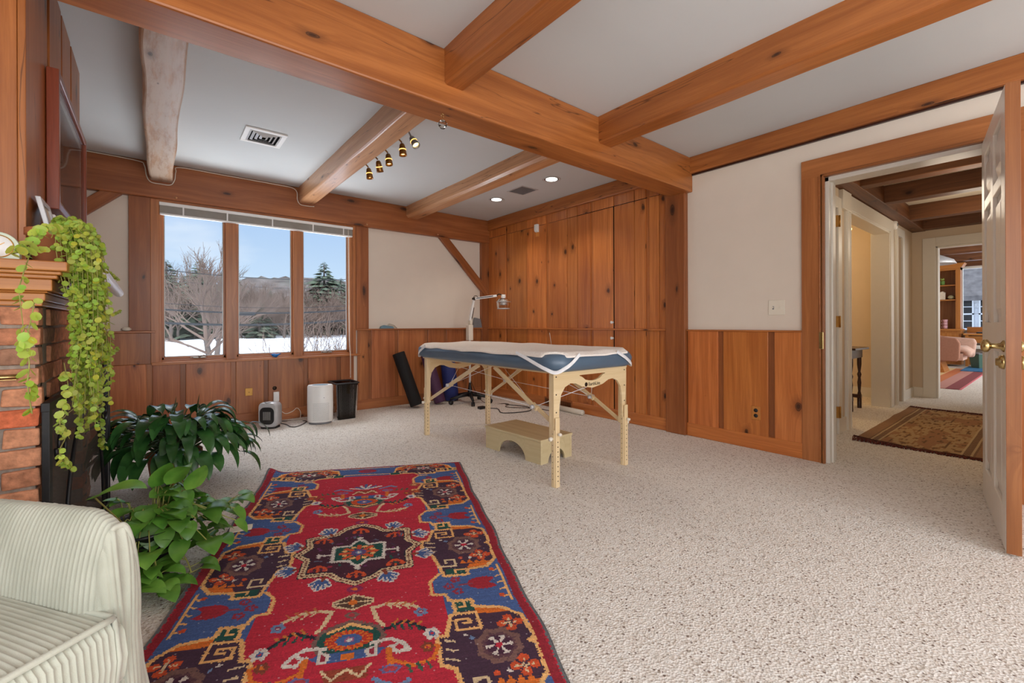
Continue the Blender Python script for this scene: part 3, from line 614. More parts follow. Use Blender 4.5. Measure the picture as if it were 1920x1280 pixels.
d4 = sthing('door_4', (7.3, HY, 0)); m = MB(); m.box(7.16, HY+.08, .01, 7.44, HY+.12, 2.08, 2); m.build('door_panel', MW['dark'], d4)
# ---- door_1: the six-panel door standing open
d1 = sthing('door_1', (3.73, .29, 0))
hp = Vector((3.735, .285, 0)); ep = Vector((2.862, .150, 0)); dv = (ep-hp).normalized(); nv = Vector((-dv.y, dv.x, 0)); 
if nv.y < 0: nv = -nv
DW = (ep-hp).length; TH = .046
def dbox(mb, a0, a1, n0, n1, z0, z1, grain=2, tint=1.0):
    q = [hp+dv*a+nv*n for a, n in ((a0, n0), (a1, n0), (a1, n1), (a0, n1))]
    mb.hexa([Vector((p.x, p.y, z0)) for p in q]+[Vector((p.x, p.y, z1)) for p in q], grain, tint)
PZ = ((.20, .86), (1.02, 1.62), (1.70, 1.93)); PA = ((.125, .375), (.49, .74))
sA = DW/.865
m = MB()
for a0, a1 in ((0, .115), (.385, .48), (.75, .865)): dbox(m, a0*sA, a1*sA, -.018, 0, .012, 2.04)
for z0, z1 in ((.012, .19), (.87, 1.01), (1.63, 1.69), (1.94, 2.04)): dbox(m, .115*sA, .75*sA, -.018, -.0003, z0, z1)
dbox(m, 0, DW, -TH+.012, -.017, .012, 2.04)
for z0, z1 in PZ:
    for a0, a1 in PA: q8_ = [((a0+.012)*sA, -.017), ((a1-.012)*sA, -.017), ((a1-.05)*sA, -.004), ((a0+.05)*sA, -.004)]; zz_ = (z0+.014, z1-.014, z0+.055, z1-.055); P3 = lambda a, n_, z: tuple(Vector((hp.x, hp.y, z))+dv*a+nv*n_); m.hexa([P3(q8_[0][0], -.017, zz_[0]), P3(q8_[1][0], -.017, zz_[0]), P3(q8_[1][0], -.017, zz_[1]), P3(q8_[0][0], -.017, zz_[1]), P3(q8_[3][0], -.004, zz_[2]), P3(q8_[2][0], -.004, zz_[2]), P3(q8_[2][0], -.004, zz_[3]), P3(q8_[3][0], -.004, zz_[3])])
m.build('door_panel', P['doorw'], d1, .005)
m = MB(); dbox(m, 0, DW, -TH, -TH+.012, .012, 2.04, 2, .78); dbox(m, DW-.001, DW+.003, -TH, -.001, .012, 2.04, 2, .74)
m.build('stained_face', MW['oak'] if False else MW['casing'], d1, .001)
kz = .905
def dp(a, n, z): q = hp+dv*a+nv*n; return Vector((q.x, q.y, z))
for s_, n0 in ((1, 0), (-1, -TH)):
    m = MB(); m.lathe([(0, 0), (.026, 0), (.026, .004), (.014, .012), (.011, .03), (.012, .038), (.018, .043), (.028, .050), (.029, .060), (.022, .069), (.012, .072), (0, .073)], dp(DW-.030, n0, kz), 24, axis=tuple(nv*s_)); m.build('door_knob', P['brass'], d1)
    m = MB(); m.lathe([(0, 0), (.031, 0), (.031, .006), (.026, .016), (.018, .018), (.016, .026), (0, .027)], dp(DW-.033, n0, kz-.070), 24, axis=tuple(nv*s_)); m.build('deadbolt', P['brass'], d1)
for z in (.2, 1.02, 1.85):
    m = MB(); m.tube([dp(-.006, -.05, z-.05), dp(-.006, -.05, z+.05)], .007, 8); m.build('hinge', P['brass'], d1)
# ================================================================ FAR ROOM beyond the hall
FX = 15.0
m = MB(); m.box(FX, -2.2, 0, FX+.12, .35, 2.7); m.box(FX, 1.5, 0, FX+.12, 3.2, 2.7); m.box(FX, .35, 0, FX+.12, 1.5, .80); m.box(FX, .35, 2.33, FX+.12, 1.5, 2.7); m.build('wall_far_end', P['wall'], kind='structure')
m = MB(); m.box(8.22, 3.1, 0, FX, 3.2, 2.7); m.build('wall_far_left', P['wall'], kind='structure')
m = MB(); m.box(8.22, -2.2, 0, 9.9, -2.1, 2.7); m.box(14.1, -2.2, 0, FX, -2.1, 2.7); m.box(9.9, -2.2, 0, 14.1, -2.1, .5); m.box(9.9, -2.2, 2.4, 14.1, -2.1, 2.7); m.build('wall_far_right', P['wall'], kind='structure')
m = MB(); m.box(8.1, HY+.1, 0, 8.22, 3.2, 2.7); m.box(8.1, -2.2, 0, 8.22, 0, 2.7); m.build('wall_far_front', P['wall'], kind='structure')
m = MB(); m.box(8.1, -2.2, 2.62, FX+.1, 3.2, 2.7); m.build('ceiling', P['ceil'], kind='structure')
for x in (9.4, 10.9, 12.6, 14.2):
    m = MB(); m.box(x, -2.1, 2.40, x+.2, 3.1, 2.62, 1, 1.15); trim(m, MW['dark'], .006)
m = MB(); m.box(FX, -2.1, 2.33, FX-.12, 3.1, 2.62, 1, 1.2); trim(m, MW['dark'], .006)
w2 = sthing('window_2', (FX, .93, .8))
m = MB(); m.box(FX-.02, .35, .80, FX+.1, .39, 2.33); m.box(FX-.02, 1.46, .8, FX+.1, 1.5, 2.33); m.box(FX-.02, .35, 2.28, FX+.1, 1.5, 2.33); m.box(FX-.06, .33, .78, FX+.1, 1.52, .83); m.build('window_frame', P['trimw'], w2)
m = MB(); m.box(FX+.05, .39, .83, FX+.053, 1.46, 2.28); m.build('pane', P['pane'], w2)
# bookcase
BX = 14.38
bc = thing('bookcase', (BX+.2, 1.85, 0), 'tall honey-coloured wooden bookcase beside the far room window', 'bookcase')
m = MB(); m.box(BX, 1.44, .85, BX+.3, 1.475, 2.28, 2); m.box(BX, 2.2, .85, BX+.3, 2.235, 2.28, 2); m.box(BX+.28, 1.44, .85, BX+.3, 2.235, 2.28, 2, .6); m.box(BX-.005, 1.44, 2.22, BX+.3, 2.235, 2.3, 1); m.box(BX-.01, 1.44, .86, BX+.02, 1.52, 2.24, 2); m.build('case', MW['oak'], bc, .002)
m = MB(); m.prism([(BX-.01, 1.42, 2.28), (BX-.07, 1.36, 2.37), (BX+.3, 1.36, 2.37), (BX+.3, 1.42, 2.28)], (0, .86, 0), uvgrain=(0, 1, 0)); m.build('cornice', MW['oak'], bc)
for z in (1.53, 1.87, 1.19):
    if z != 1.19:
        m = MB(); m.box(BX+.005, 1.475, z-.012, BX+.28, 2.2, z+.012, 1); m.build('shelf', MW['oak'], bc)
m = MB(); m.box(BX-.12, 1.40, .82, BX+.3, 2.27, .86, 1); m.box(BX-.09, 1.42, .04, BX+.3, 2.25, .82, 2, .85); m.build('base_cabinet', MW['oak'], bc, .003)
for y in (1.46, 1.85):
    m = MB(); m.box(BX-.11, y, .12, BX-.09, y+.36, .76, 2, .95); dd = m.build('door', MW['oak'], bc, .004); m = MB(); m.lathe([(0, 0), (.012, .004), (.010, .02), (0, .022)], (BX-.11, y+.05, .5), 10, axis=(-1, 0, 0)); m.build('knob', P['brass'], dd)
bx = thing('wooden_box', (BX+.15, 1.8, 2.37), 'rounded honey wood box on top of the far bookcase', 'box')
m = MB(); m.prism([(BX+.02, 1.66, 2.37), (BX+.02, 1.66, 2.52), (BX+.02, 1.72, 2.59), (BX+.02, 2.2, 2.59), (BX+.02, 2.2, 2.37)], (.2, 0, 0), uvgrain=(0, 1, 0)); m.build('box_body', MW['oak'], bx)
c_ = thing('potted_cactus', (BX+.1, 1.75, 1.882), 'small green potted plant on the top shelf of the bookcase', 'plant')
m = MB(); m.lathe([(0, 0), (.035, 0), (.045, .1), (.04, .1), (0, .09)], (BX+.1, 1.75, 1.882), 14); m.build('pot', P['cactus'], c_)
m = MB()
for k in range(7):
    a = k*.9; m.lathe([(0, -.015), (.018, 0), (0, .03)], (BX+.1+.022*math.cos(a), 1.75+.022*math.sin(a), 1.882+.125+.01*(k % 3)), 8)
m.build('leaves', P['leafl'], c_)
y = 1.70; k = 0
while y < 1.90:
    th = .028+.012*((k*7) % 3)/2; h_ = .17+.02*((k*5) % 3)/2
    m = MB(); m.box(BX+.03, y, 1.543, BX+.17, y+th-.002, 1.543+h_); b_ = m.build('book', P['paper'])
    tag(b_, 'pale cream book in the row on the middle bookcase shelf', 'book', 'pale books on the bookcase shelf'); y += th; k += 1
m = MB(); m.lathe([(0, -.05), (.04, -.04), (.065, 0), (.04, .04), (0, .05)], (BX+.09, 1.60, 1.543+.052), 18); tag(m.build('stone_egg', P['stoneegg']), 'speckled oval stone beside the books on the shelf', 'ornament')
mg = []
for k in range(3):
    z = .863+k*.072; mt = thing('mug', (BX+.08, 1.72, z), ['pink mug at the bottom of the stack of three on the bookcase', 'pink mug in the middle of the stack of three on the bookcase', 'pink mug topmost of the stack of three on the bookcase'][k], 'mug', 'stacked pink mugs')
    m = MB(); m.lathe([(0, 0), (.038, 0), (.042, .07), (.037, .07), (.034, .008), (0, .006)], (BX+.08, 1.70, z), 18); m.build('cup', P['pinkp'], mt)
    m = MB(); m.tube(arc((BX+.08, 1.742, z+.036), .022, -90, 90, 8, 'yz'), .005, 6); m.build('handle', P['pinkp'], mt)
# pink barrel armchair
ac = thing('barrel_armchair', (12.3, 1.6, 0), 'pink channelled barrel armchair on a wooden block base in the far room', 'armchair')
m = MB(); poly = [(12.2, 2.2, .24), (12.2, 1.28, .24), (12.2, 1.24, .30), (12.2, 1.23, .60), (12.2, 1.28, .70), (12.2, 1.42, .72), (12.2, 1.7, .80), (12.2, 2.2, .86)]
m.prism(poly, (.10, 0, 0)); m.build('side_panel', P['pinkb'], ac, .02)
m = MB(); poly = [(12.95, 2.2, .24), (12.95, 1.10, .30), (12.95, 1.07, .60), (12.95, 1.10, .68), (12.95, 1.6, .72), (12.95, 2.2, .86)]; m.prism(poly, (.1, 0, 0)); m.build('side_panel', P['pink'], ac, .03)
m = MB(); m.box(12.3, 2.1, .24, 12.95, 2.2, .84); m.build('backrest', P['pink'], ac, .03)
m = MB()
for k in range(5): m.tube([(12.37+k*.13, 1.16, .36), (12.37+k*.13, 1.14, .42), (12.37+k*.13, 1.2, .47), (12.37+k*.13, 2.1, .47)], .068, 10)
m.box(12.3, 1.2, .26, 12.95, 2.1, .40); m.build('seat', P['pink'], ac)
m = MB(); m.hexa([(12.25, 1.45, .01), (12.85, 1.45, .01), (12.85, 2.1, .01), (12.25, 2.1, .01), (12.25, 1.52, .24), (12.85, 1.52, .24), (12.85, 2.1, .24), (12.25, 2.1, .24)], 1); m.build('base', MW['oak'], ac)
m = MB(); m.box(9.35, .93, 0, 13.6, 3.0, .008); tag(m.build('striped_rug', P['stripes']), 'pink, tan and cream striped flatweave rug in the far room', 'rug')
m = MB(); m.box(12.9, -.6, .008, 14.25, 1.30, .022); tag(m.build('blue_rug', P['bluerug']), 'small blue rug beyond the pink armchair', 'rug')
# wooden bench desk under the window
bd = thing('desk', (14.6, .7, 0), 'light wood desk with an open shelf under the far room window', 'desk')
m = MB(); m.box(14.2, -.4, .72, 14.85, 1.38, .76, 1); m.build('desktop', MW['oak'], bd, .003)
m = MB(); m.box(14.22, -.4, .55, 14.8, 1.3, .70, 1, .8); m.build('drawer_front', MW['oak'], bd, .003)
m = MB(); m.box(14.15, -.4, .42, 14.8, 1.34, .50, 1, 1.2); m.build('shelf', P['trimw'], bd, .003)
m = MB(); m.box(14.85, -.4, .76, 14.9, 1.38, .90, 1); m.build('backboard', MW['oak'], bd, .003)
for y in (-.35, 1.30):
    for x in (14.22, 14.8): m = MB(); m.box(x, y, .02, x+.05, y+.05, .72, 2); m.build('leg', MW['oak'], bd)
m = MB(); m.box(14.25, .5, .76, 14.6, 1.18, .79); tag(m.build('closed_laptop', P['black']), 'flat black slab lying on the far desk', 'laptop')
m = MB(); m.box(14.3, .86, .79, 14.34, 1.05, .92); tag(m.build('small_screen', P['screen']), 'small dark upright screen on the far desk', 'screen')
bn = thing('waste_bin', (14.3, 1.05, .022), 'green plastic bin below the far desk', 'bin')
m = MB(); m.lathe([(0, 0), (.13, 0), (.17, .30), (.16, .30), (.12, .01), (0, .01)], (13.9, 1.1, .022), 4, smooth=False); m.build('bin_body', P['green'], bn, .02)
m = MB(); m.lathe([(.165, .29), (.18, .30), (.18, .32), (.16, .32), (.165, .29)], (13.9, 1.1, .022), 4, smooth=False); m.build('rim', P['grey'], bn)
# grey pendant shade in the far room
pl = thing('pendant_lamp', (13.2, 1.75, 2.4), 'wide pale grey pendant shade hanging in the far room', 'lamp')
m = MB(); m.lathe([(.02, .14), (.10, .10), (.32, -.02), (.36, -.10), (.35, -.10), (.31, -.03), (.09, .09), (0, .11)], (12.5, 1.66, 2.30), 28); m.build('lamp_shade', P['silver'], pl)
m = MB(); m.tube([(12.5, 1.66, 2.44), (12.5, 1.66, 2.62)], .01, 8); m.build('rod', P['silver'], pl)
# neighbouring house outside the far window
hs = thing('house', (30, 2, -1.0), 'white sided neighbouring house with a snowy grey roof seen through the far window', 'house')
m = MB(); m.box(27, -6, -1.4, 34, 8, 2.3)
for k in range(16): m.box(26.98, -6, -1.3+k*.22, 27.0, 8, -1.28+k*.22)
m.build('wall', P['siding'], hs)
m = MB(); m.hexa([(26.2, -6.4, 1.9), (30.5, -6.4, 4.6), (30.5, 8.4, 6.0), (26.2, 8.4, 1.9), (26.2, -6.4, 2.1), (30.5, -6.4, 4.8), (30.5, 8.4, 6.2), (26.2, 8.4, 2.1)]); 
m.build('roof', P['shingle'], hs)
m = MB(); m.hexa([(27.6, -6.4, 3.02), (29.4, -6.4, 4.15), (29.4, 8.4, 5.2), (27.6, 8.4, 3.6), (27.6, -6.4, 3.16), (29.4, -6.4, 4.3), (29.4, 8.4, 5.4), (27.6, 8.4, 3.8)]); m.build('roof_snow', P['snow'], hs)
m = MB(); m.box(26.2, -6.4, .15, 27, 8.4, .35); m.build('porch_roof', P['shingle'], hs)
for y in (1.0, 2.35, 3.7):
    m = MB(); m.box(26.93, y, .75, 26.97, y+1.1, 1.95); f_ = m.build('window', P['screen'], hs)
    m = MB(); 
    for yy in (y-.05, y+1.1): m.box(26.9, yy, .7, 26.95, yy+.05, 2.0)
    for zz in (.7, 1.33, 1.95): m.box(26.9, y-.05, zz, 26.95, y+1.15, zz+.06)
    for q_ in (.33, .66): m.box(26.91, y+q_*1.1, .75, 26.94, y+q_*1.1+.04, 1.95)
    m.box(26.91, y, 1.05, 26.94, y+1.1, 1.08); m.box(26.91, y, 1.65, 26.94, y+1.1, 1.68)
    m.build('window_bars', P['siding'], f_)
# ---- hall furnishings
sd = thing('smoke_detector', (7.0, HY, 2.17), 'round white smoke detector high on the hall wall', 'smoke detector')
m = MB(); m.lathe([(0, .04), (.035, .04), (.055, .03), (.062, .01), (.062, 0), (0, 0)], (7.02, HY, 2.20), 24, axis=(0, -1, 0)); m.build('cover', P['white'], sd)
m = MB(); m.lathe([(0, .045), (.018, .045), (.02, .038), (0, .038)], (7.02, HY, 2.20), 16, axis=(0, -1, 0)); m.build('button', P['grey'], sd)
ht = thing('console_table', (6.6, 1.75, 0), 'small dark turned-leg console table inside the hall opening', 'table')
m = MB(); m.prism([(x, y, .70) for x, y in ((6.05, 1.43), (6.52, 1.41), (6.62, 1.46), (6.62, 2.1), (6.05, 2.1))], (0, 0, .022), uvgrain=(0, 1, 0)); m.build('tabletop', MW['walnut'], ht, .004)
m = MB(); m.box(6.12, 1.48, .6, 6.55, 2.05, .70, 1); m.build('apron', MW['walnut'], ht)
def turned(x, y):
    m = MB(); m.lathe([(.022, 0), (.022, .12), (.014, .13), (.02, .16), (.012, .2), (.02, .3), (.013, .36), (.022, .40), (.012, .43), (.02, .5), (.022, .52), (.022, .61)], (x, y, 0), 14); m.build('leg', MW['walnut'], ht)
for x in (6.16, 6.50):
    for y in (1.50, 2.0): turned(x, y)
m = MB(); m.box(6.14, 1.48, .12, 6.18, 2.02, .16); m.box(6.48, 1.48, .12, 6.52, 2.02, .16); m.box(6.14, 1.74, .12, 6.52, 1.78, .16); m.build('stretcher', MW['walnut'], ht)
ch = thing('chandelier', (6.6, 1.95, 2.5), 'small dark metal chandelier with lit bulbs inside the hall opening', 'lamp')
m = MB(); m.tube([(6.62, 1.78, 2.5), (6.62, 1.78, 2.2)], .008, 8)
for k in range(5):
    a = 2*PI*k/5; m.tube(smoothpath([(6.62, 1.78, 2.16), (6.62+.08*math.cos(a), 1.78+.08*math.sin(a), 2.10), (6.62+.16*math.cos(a), 1.78+.16*math.sin(a), 2.14)], 4), .007, 6)
m.lathe([(0, 0), (.03, .02), (.02, .08), (0, .1)], (6.62, 1.78, 2.1), 12); m.build('frame', P['bronze'], ch)
for k in range(5):
    a = 2*PI*k/5; m = MB(); m.lathe([(0, 0), (.018, .01), (.02, .03), (0, .06)], (6.62+.16*math.cos(a), 1.78+.16*math.sin(a), 2.14), 10); m.build('bulb', P['bulb'], ch)
# hall rug
hr = thing('fringed_rug', (5.8, .7, 0), 'worn tan and rust oriental rug with dark red fringe on the hall carpet', 'rug')
NX, NY = 150, 60; pts = []; 
def hz(x, y): return .006+.012*max(0, noise.noise(Vector((x*3, y*4, 0))))+(.03*max(0, 1-abs(x-4.72)/.08)*max(0, (y-.85)/.25))
RX0, RX1, RY0, RY1 = 4.70, 6.98, .32, 1.13
cols = []
for i in range(NX):
    for j in range(NY):
        e_ = min(j, NY-1-j)/NY; f_ = min(i, NX-1-i)/NX; n_ = noise.noise(Vector((i*.16, j*.5, 2))); n2_ = noise.noise(Vector((i*.05, j*.09, 7)))
        c = (178, 150, 112) if n_ > -.08 else (156, 118, 84)
        if n2_ > .12 and n_ > -.2: c = (158, 118, 88)
        if n_ < -.32: c = (120, 92, 70)
        if e_ < .20: c = (108, 78, 62) if (i+j) % 3 else (168, 140, 110)
        if .17 < e_ < .20 or .10 < e_ < .125: c = (190, 166, 130)
        if e_ < .09: c = (156, 122, 94)
        if f_ < .02: c = (70, 30, 24)
        cols.append(rgb(*c))
m = MB(); m.grid([[(RX0+(RX1-RX0)*i/NX, RY0+(RY1-RY0)*j/NY, hz(RX0+(RX1-RX0)*i/NX, RY0+(RY1-RY0)*j/NY)) for j in range(NY+1)] for i in range(NX+1)], smooth=True)
o = m.build('pile', P['rug'], hr); ca = o.data.color_attributes.new('pattern', 'FLOAT_COLOR', 'CORNER'); ca.data.foreach_set('color', [v for c in cols for _ in range(4) for v in c])
fm_ = plain('rust_fringe', rgb(104, 44, 32), .95)
for x0, s_ in ((RX0, -1), (RX1, 1)):
    m = MB()
    for k in range(160):
        y = RY0+(RY1-RY0)*k/160+random.uniform(-.003, .003)
        L = random.uniform(.03, .06); m.tube([(x0, y, hz(x0, y)), (x0+s_*L*.5, y+random.uniform(-.008, .008), hz(x0, y)*.7+.008), (x0+s_*L, y+random.uniform(-.014, .014), .003)], .003, 4, tint=1)
    m.build('fringe', fm_, hr)
# ================================================================ OUTDOORS
GZ = -1.2
m = MB(); n = 60
def gz(x, y): return GZ+.25*noise.noise(Vector((x*.06, y*.06, 0)))+.05*noise.noise(Vector((x*.4, y*.4, 3)))
m.grid([[(-110+220*i/n, 5.6+(150-5.6)*(j/n)**1.6, gz(-110+220*i/n, 5.6+144*(j/n)**1.6)) for j in range(n+1)] for i in range(n+1)][::-1])
m.build('ground', P['snow'], kind='structure')
m = MB(); m.grid([[(15.3+60*i/20, -40+80*j/20, -1.4) for j in range(21)] for i in range(21)]); m.build('ground', P['snow'], kind='structure')
m = MB(); nx_, ny_ = 150, 22
def hh(x, y):
    t = (y-110)/210; prof = min(1, t*1.25)**.8
    hgt = 2+ .62*(30+24*math.exp(-((x-190)/110)**2)+10*math.exp(-((x-70)/60)**2))*max(0, min(1, (x+110)/150))*1.0
    return GZ+hgt*prof*(.9+.12*noise.noise(Vector((x*.012, y*.012, 5))))+2.2*noise.noise(Vector((x*.12, y*.12, 1)))*prof+3.0*noise.noise(Vector((x*.25, y*.25, 1)))*prof
m.grid([[(-260+620*i/nx_, 110+220*j/ny_, hh(-260+620*i/nx_, 110+220*j/ny_)) for j in range(ny_+1)] for i in range(nx_+1)][::-1]); m.build('hill', P['hill'], kind='structure')
def branch(mb, p, d, L, r, lvl, rnd, spread=.6, up=.12, n=3, kids=(3, 5)):
    q = p+d*L*.5+Vector((rnd.uniform(-1, 1), rnd.uniform(-1, 1), rnd.uniform(-.3, .6)))*L*.06; e_ = q+(d+Vector((rnd.uniform(-1, 1), rnd.uniform(-1, 1), rnd.uniform(-.5, 1)))*.16).normalized()*L*.5
    mb.tube([p, q, e_], [r, r*.8, r*.55], n if lvl > 1 else 3, cap=False)
    if lvl == 0: return
    for k in range(rnd.randint(*kids)):
        t = rnd.uniform(.35, 1.0); s = p.lerp(e_, t) if t < .5 else q.lerp(e_, (t-.5)*2)
        nd = (d+Vector((rnd.uniform(-1, 1), rnd.uniform(-1, 1), rnd.uniform(-.6, .8)))*spread+Vector((0, 0, up))).normalized()
        branch(mb, s, nd, L*rnd.uniform(.55, .78), r*.55, lvl-1, rnd, spread, up, n, kids)
def baretree(name, seed, H, r, levels, spread=.8, kids=(3, 5), mat=None):
    rnd = random.Random(seed); mb = MB(); tk = MB()
    tk.tube([(0, 0, -.3), (.02*H, 0, H*.15), (0, .01*H, H*.3)], [r*1.3, r, r*.85], 8, cap=False)
    for k in range(6):
        a = k*2*PI/6+rnd.uniform(-.4, .4); el = rnd.uniform(.5, 1.3)
        branch(mb, Vector((0, 0, H*rnd.uniform(.14, .3))), Vector((math.cos(a), math.sin(a), el)).normalized(), H*.34, r*.55, levels, rnd, spread, .12, 4, kids)
    branch(mb, Vector((0, .01*H, H*.3)), Vector((0, 0, 1)), H*.36, r*.8, levels, rnd, spread, .15, 4, kids)
    root = bpy.data.objects.new(name, None); C.objects.link(root)
    tk.build('trunk', P['bark'], root); mb.build('branches', mat or P['twig'], root); return root
def copy_tree(o, parent=None):
    c = o.copy(); C.objects.link(c)
    if parent is not None: c.parent = parent
    for chd in list(o.children): copy_tree(chd, c)
    return c
def pixat(u, v, y=None, x=None, z=None):
    du, dv_ = u-960, v-V0; a = math.cos(ROLL)*du+math.sin(ROLL)*dv_; b = -math.sin(ROLL)*du+math.cos(ROLL)*dv_
    d = Fw+Rt*(a/FPX)+Vector((0, 0, -b/FPX)); t = (y/d.y if y is not None else x/d.x if x is not None else (z-EYE)/d.z); return Vector((0, 0, EYE))+d*t
bt = baretree('bare_tree', 11, 4.6, .12, 4, .75, (3, 4)); q_ = pixat(388, 640, y=24); bt.location = (q_.x, 24, gz(q_.x, 24)); bt.rotation_euler.z = .6
tag(bt, 'large spreading bare deciduous tree standing in the snow left of the first mullion', 'tree')
bt2 = baretree('bare_tree', 31, 7.2, .14, 4, .5, (3, 4)); q_ = pixat(455, 500, y=34); bt2.location = (pixat(405, 600, y=36).x, 36, gz(10, 36)); tag(bt2, 'tall upright bare tree rising behind the spreading tree', 'tree')
def evergreen(name, seed, H, R, mat=None):
    rnd = random.Random(seed); mb = MB(); tk = MB(); tk.tube([(0, 0, -.3), (0, 0, H*.95)], [R*.09, R*.01], 6, cap=False)
    for k in range(int(340)):
        t = rnd.random()**.8; z = H*(.06+.92*t); rr = R*(1-t)**.75*rnd.uniform(.5, 1.08)+.05; a = rnd.uniform(0, 2*PI)
        c = Vector((math.cos(a), math.sin(a), 0)); tip = c*rr+Vector((0, 0, z-rr*.18)); s = c*rr*.15+Vector((0, 0, z)); sd_ = Vector((-c.y, c.x, 0))*rr*.22
        b0 = len(mb.v); mb.v += [tuple(s), tuple(s.lerp(tip, .6)+sd_+Vector((0, 0, rnd.uniform(-.1, .1)*rr))), tuple(tip), tuple(s.lerp(tip, .6)-sd_), tuple(s.lerp(tip, .55)+Vector((0, 0, .14*rr)))]
        tt = rnd.uniform(.65, 1.2); mb.face((b0, b0+1, b0+4), None, tt); mb.face((b0+1, b0+2, b0+4), None, tt); mb.face((b0+2, b0+3, b0+4), None, tt); mb.face((b0+3, b0, b0+4), None, tt)
    root = bpy.data.objects.new(name, None); C.objects.link(root); tk.build('trunk', P['bark'], root); mb.build('foliage', mat or P['needle'], root); return root
ev = evergreen('evergreen_tree', 5, 9, 3.2)
first = True
for u, y, s, lab in ((312, 92, 1.15, 'dark evergreen at the left edge of the window view'), (375, 84, 1.10, 'broad grey-green evergreen behind the spreading bare tree'), (428, 90, 1.12, 'dark evergreen close to the first mullion'), (487, 80, .55, 'low dark evergreen in the middle pane near the snow'), (608, 96, 1.35, 'tall evergreen in the right-hand pane'), (640, 104, 1.15, 'evergreen at the right edge of the window view'), (505, 110, .9, 'evergreen far off behind the middle pane'), (345, 100, 1.0, 'evergreen far off behind the left pane')):
    o = ev if first else copy_tree(ev); first = False
    p_ = pixat(u, 600, y=y); o.location = (p_.x, y, GZ-.2); o.scale = (s*1.9, s*1.9, s*1.3); o.rotation_euler.z = u; tag(o, lab, 'tree', 'evergreens beyond the snow')
bpy.context.view_layer.update()
protos = [baretree('bare_tree', 40+k, 7, .12, 4, .7, (2, 4)) for k in range(3)]
rnd = random.Random(5); used = set()
for i in range(120):
    k = i % 3; o = protos[k] if k not in used else copy_tree(protos[k]); used.add(k)
    u = 285+400*((i*0.618034) % 1.0); y = 82+(i % 6)*7+rnd.uniform(-2, 2); p_ = pixat(u, 600, y=y); s = rnd.uniform(.7, 1.15)*(1+.003*(y-82))
    o.location = (p_.x, y, GZ-.2); o.scale = (s*1.7, s*1.7, s*(1.15 if u > 440 else 1.45)); o.rotation_euler.z = rnd.uniform(0, 6)
    tag(o, 'bare grey-brown tree in the thicket at the far edge of the snow', 'tree', 'bare trees edging the snowfield')
def shrub(seed, H):
    rnd = random.Random(seed); mb = MB()
    for k in range(16):
        a = rnd.uniform(0, 6.3); branch(mb, Vector((rnd.uniform(-.1, .1), rnd.uniform(-.1, .1), 0)), Vector((math.cos(a)*.5, math.sin(a)*.5, 1)).normalized(), H*.6, .014, 2, rnd, .5, .2, 3, (2, 3))
    return mb
for i, (u, y, H, lab) in enumerate(((524, 15, 2.2, 'leafless shrub in the snow seen in the middle pane above the blue bird'), (585, 16, 2.6, 'leafless shrub at the left of the right-hand pane'), (612, 17, 2.2, 'tangled leafless shrub in the middle of the right-hand pane'), (640, 15, 2.2, 'leafless shrub at the right side of the right-hand pane'))):
    p_ = pixat(u, 650, y=y); o = shrub(60+i, H).build('bare_shrub', P['twig']); o.location = (p_.x, y, gz(p_.x, y)); tag(o, lab, 'shrub', 'leafless shrubs in the snow')
def pline(v0, v1, y, r, lab):
    a = pixat(150, v0, y=y); b = pixat(800, v1, y=y); pts = []
    for i in range(25):
        t = i/24; p_ = a.lerp(b, t); p_.z -= .5*(1-(2*t-1)**2); pts.append(p_)
    m = MB(); m.tube(pts, r, 5); tag(m.build('power_line', P['wire']), lab, 'power line', 'overhead lines across the window view')
pline(594, 578, 20, .042, 'thickest overhead line, lowest across the window view'); pline(566, 563, 20.5, .032, 'dark overhead line just above the thickest one'); pline(553, 556, 20.5, .010, 'thin overhead line third from the bottom'); pline(484, 512, 20, .014, 'thin overhead line crossing the sky'); pline(505, 528, 21, .005, 'faintest overhead line, just below the sky-crossing one')
p_ = pixat(459, 588, y=20); m = MB(); m.tube([p_+Vector((-.28, 0, 0)), p_+Vector((-.2, 0, 0)), p_+Vector((.3, 0, .0)), p_+Vector((.38, 0, .02))], [.02, .07, .07, .02], 10); tag(m.build('cable_splice', P['wire']), 'black splice case hanging on the thickest overhead line', 'splice case')
# trees behind the neighbour's house
for i in range(6):
    o = copy_tree(protos[i % 3]); o.location = (36+i*1.5, -2+i*2.2, -1.4); o.scale = (1.3, 1.3, 1.25); tag(o, 'bare tree rising behind the white neighbouring house', 'tree', 'bare trees behind the house')
m = MB(); rnd = random.Random(3)
for k in range(420):
    c = Vector((rnd.gauss(24.5, .4), rnd.gauss(3.35, .3), rnd.uniform(2.2, 4.8))); d1_ = Vector((rnd.uniform(-1, 1), rnd.uniform(-1, 1), rnd.uniform(-1, 1)))*.09; d2_ = Vector((rnd.uniform(-1, 1), rnd.uniform(-1, 1), rnd.uniform(-1, 1)))*.09
    b0 = len(m.v); m.v += [tuple(c), tuple(c+d1_), tuple(c+d1_+d2_), tuple(c+d2_)]; m.face((b0, b0+1, b0+2, b0+3), None, rnd.uniform(.7, 1.2))
ot = thing('autumn_tree', (24.5, 3.0, -1.4), 'small tree with withered orange leaves in front of the neighbouring house', 'tree'); m.build('foliage', P['foliage'], ot)
m = MB(); m.tube([(24.5, 3.1, -1.4), (24.5, 3.05, 1.5), (24.4, 3.1, 4.2)], [.08, .05, .02], 6); m.build('trunk', P['bark'], ot)
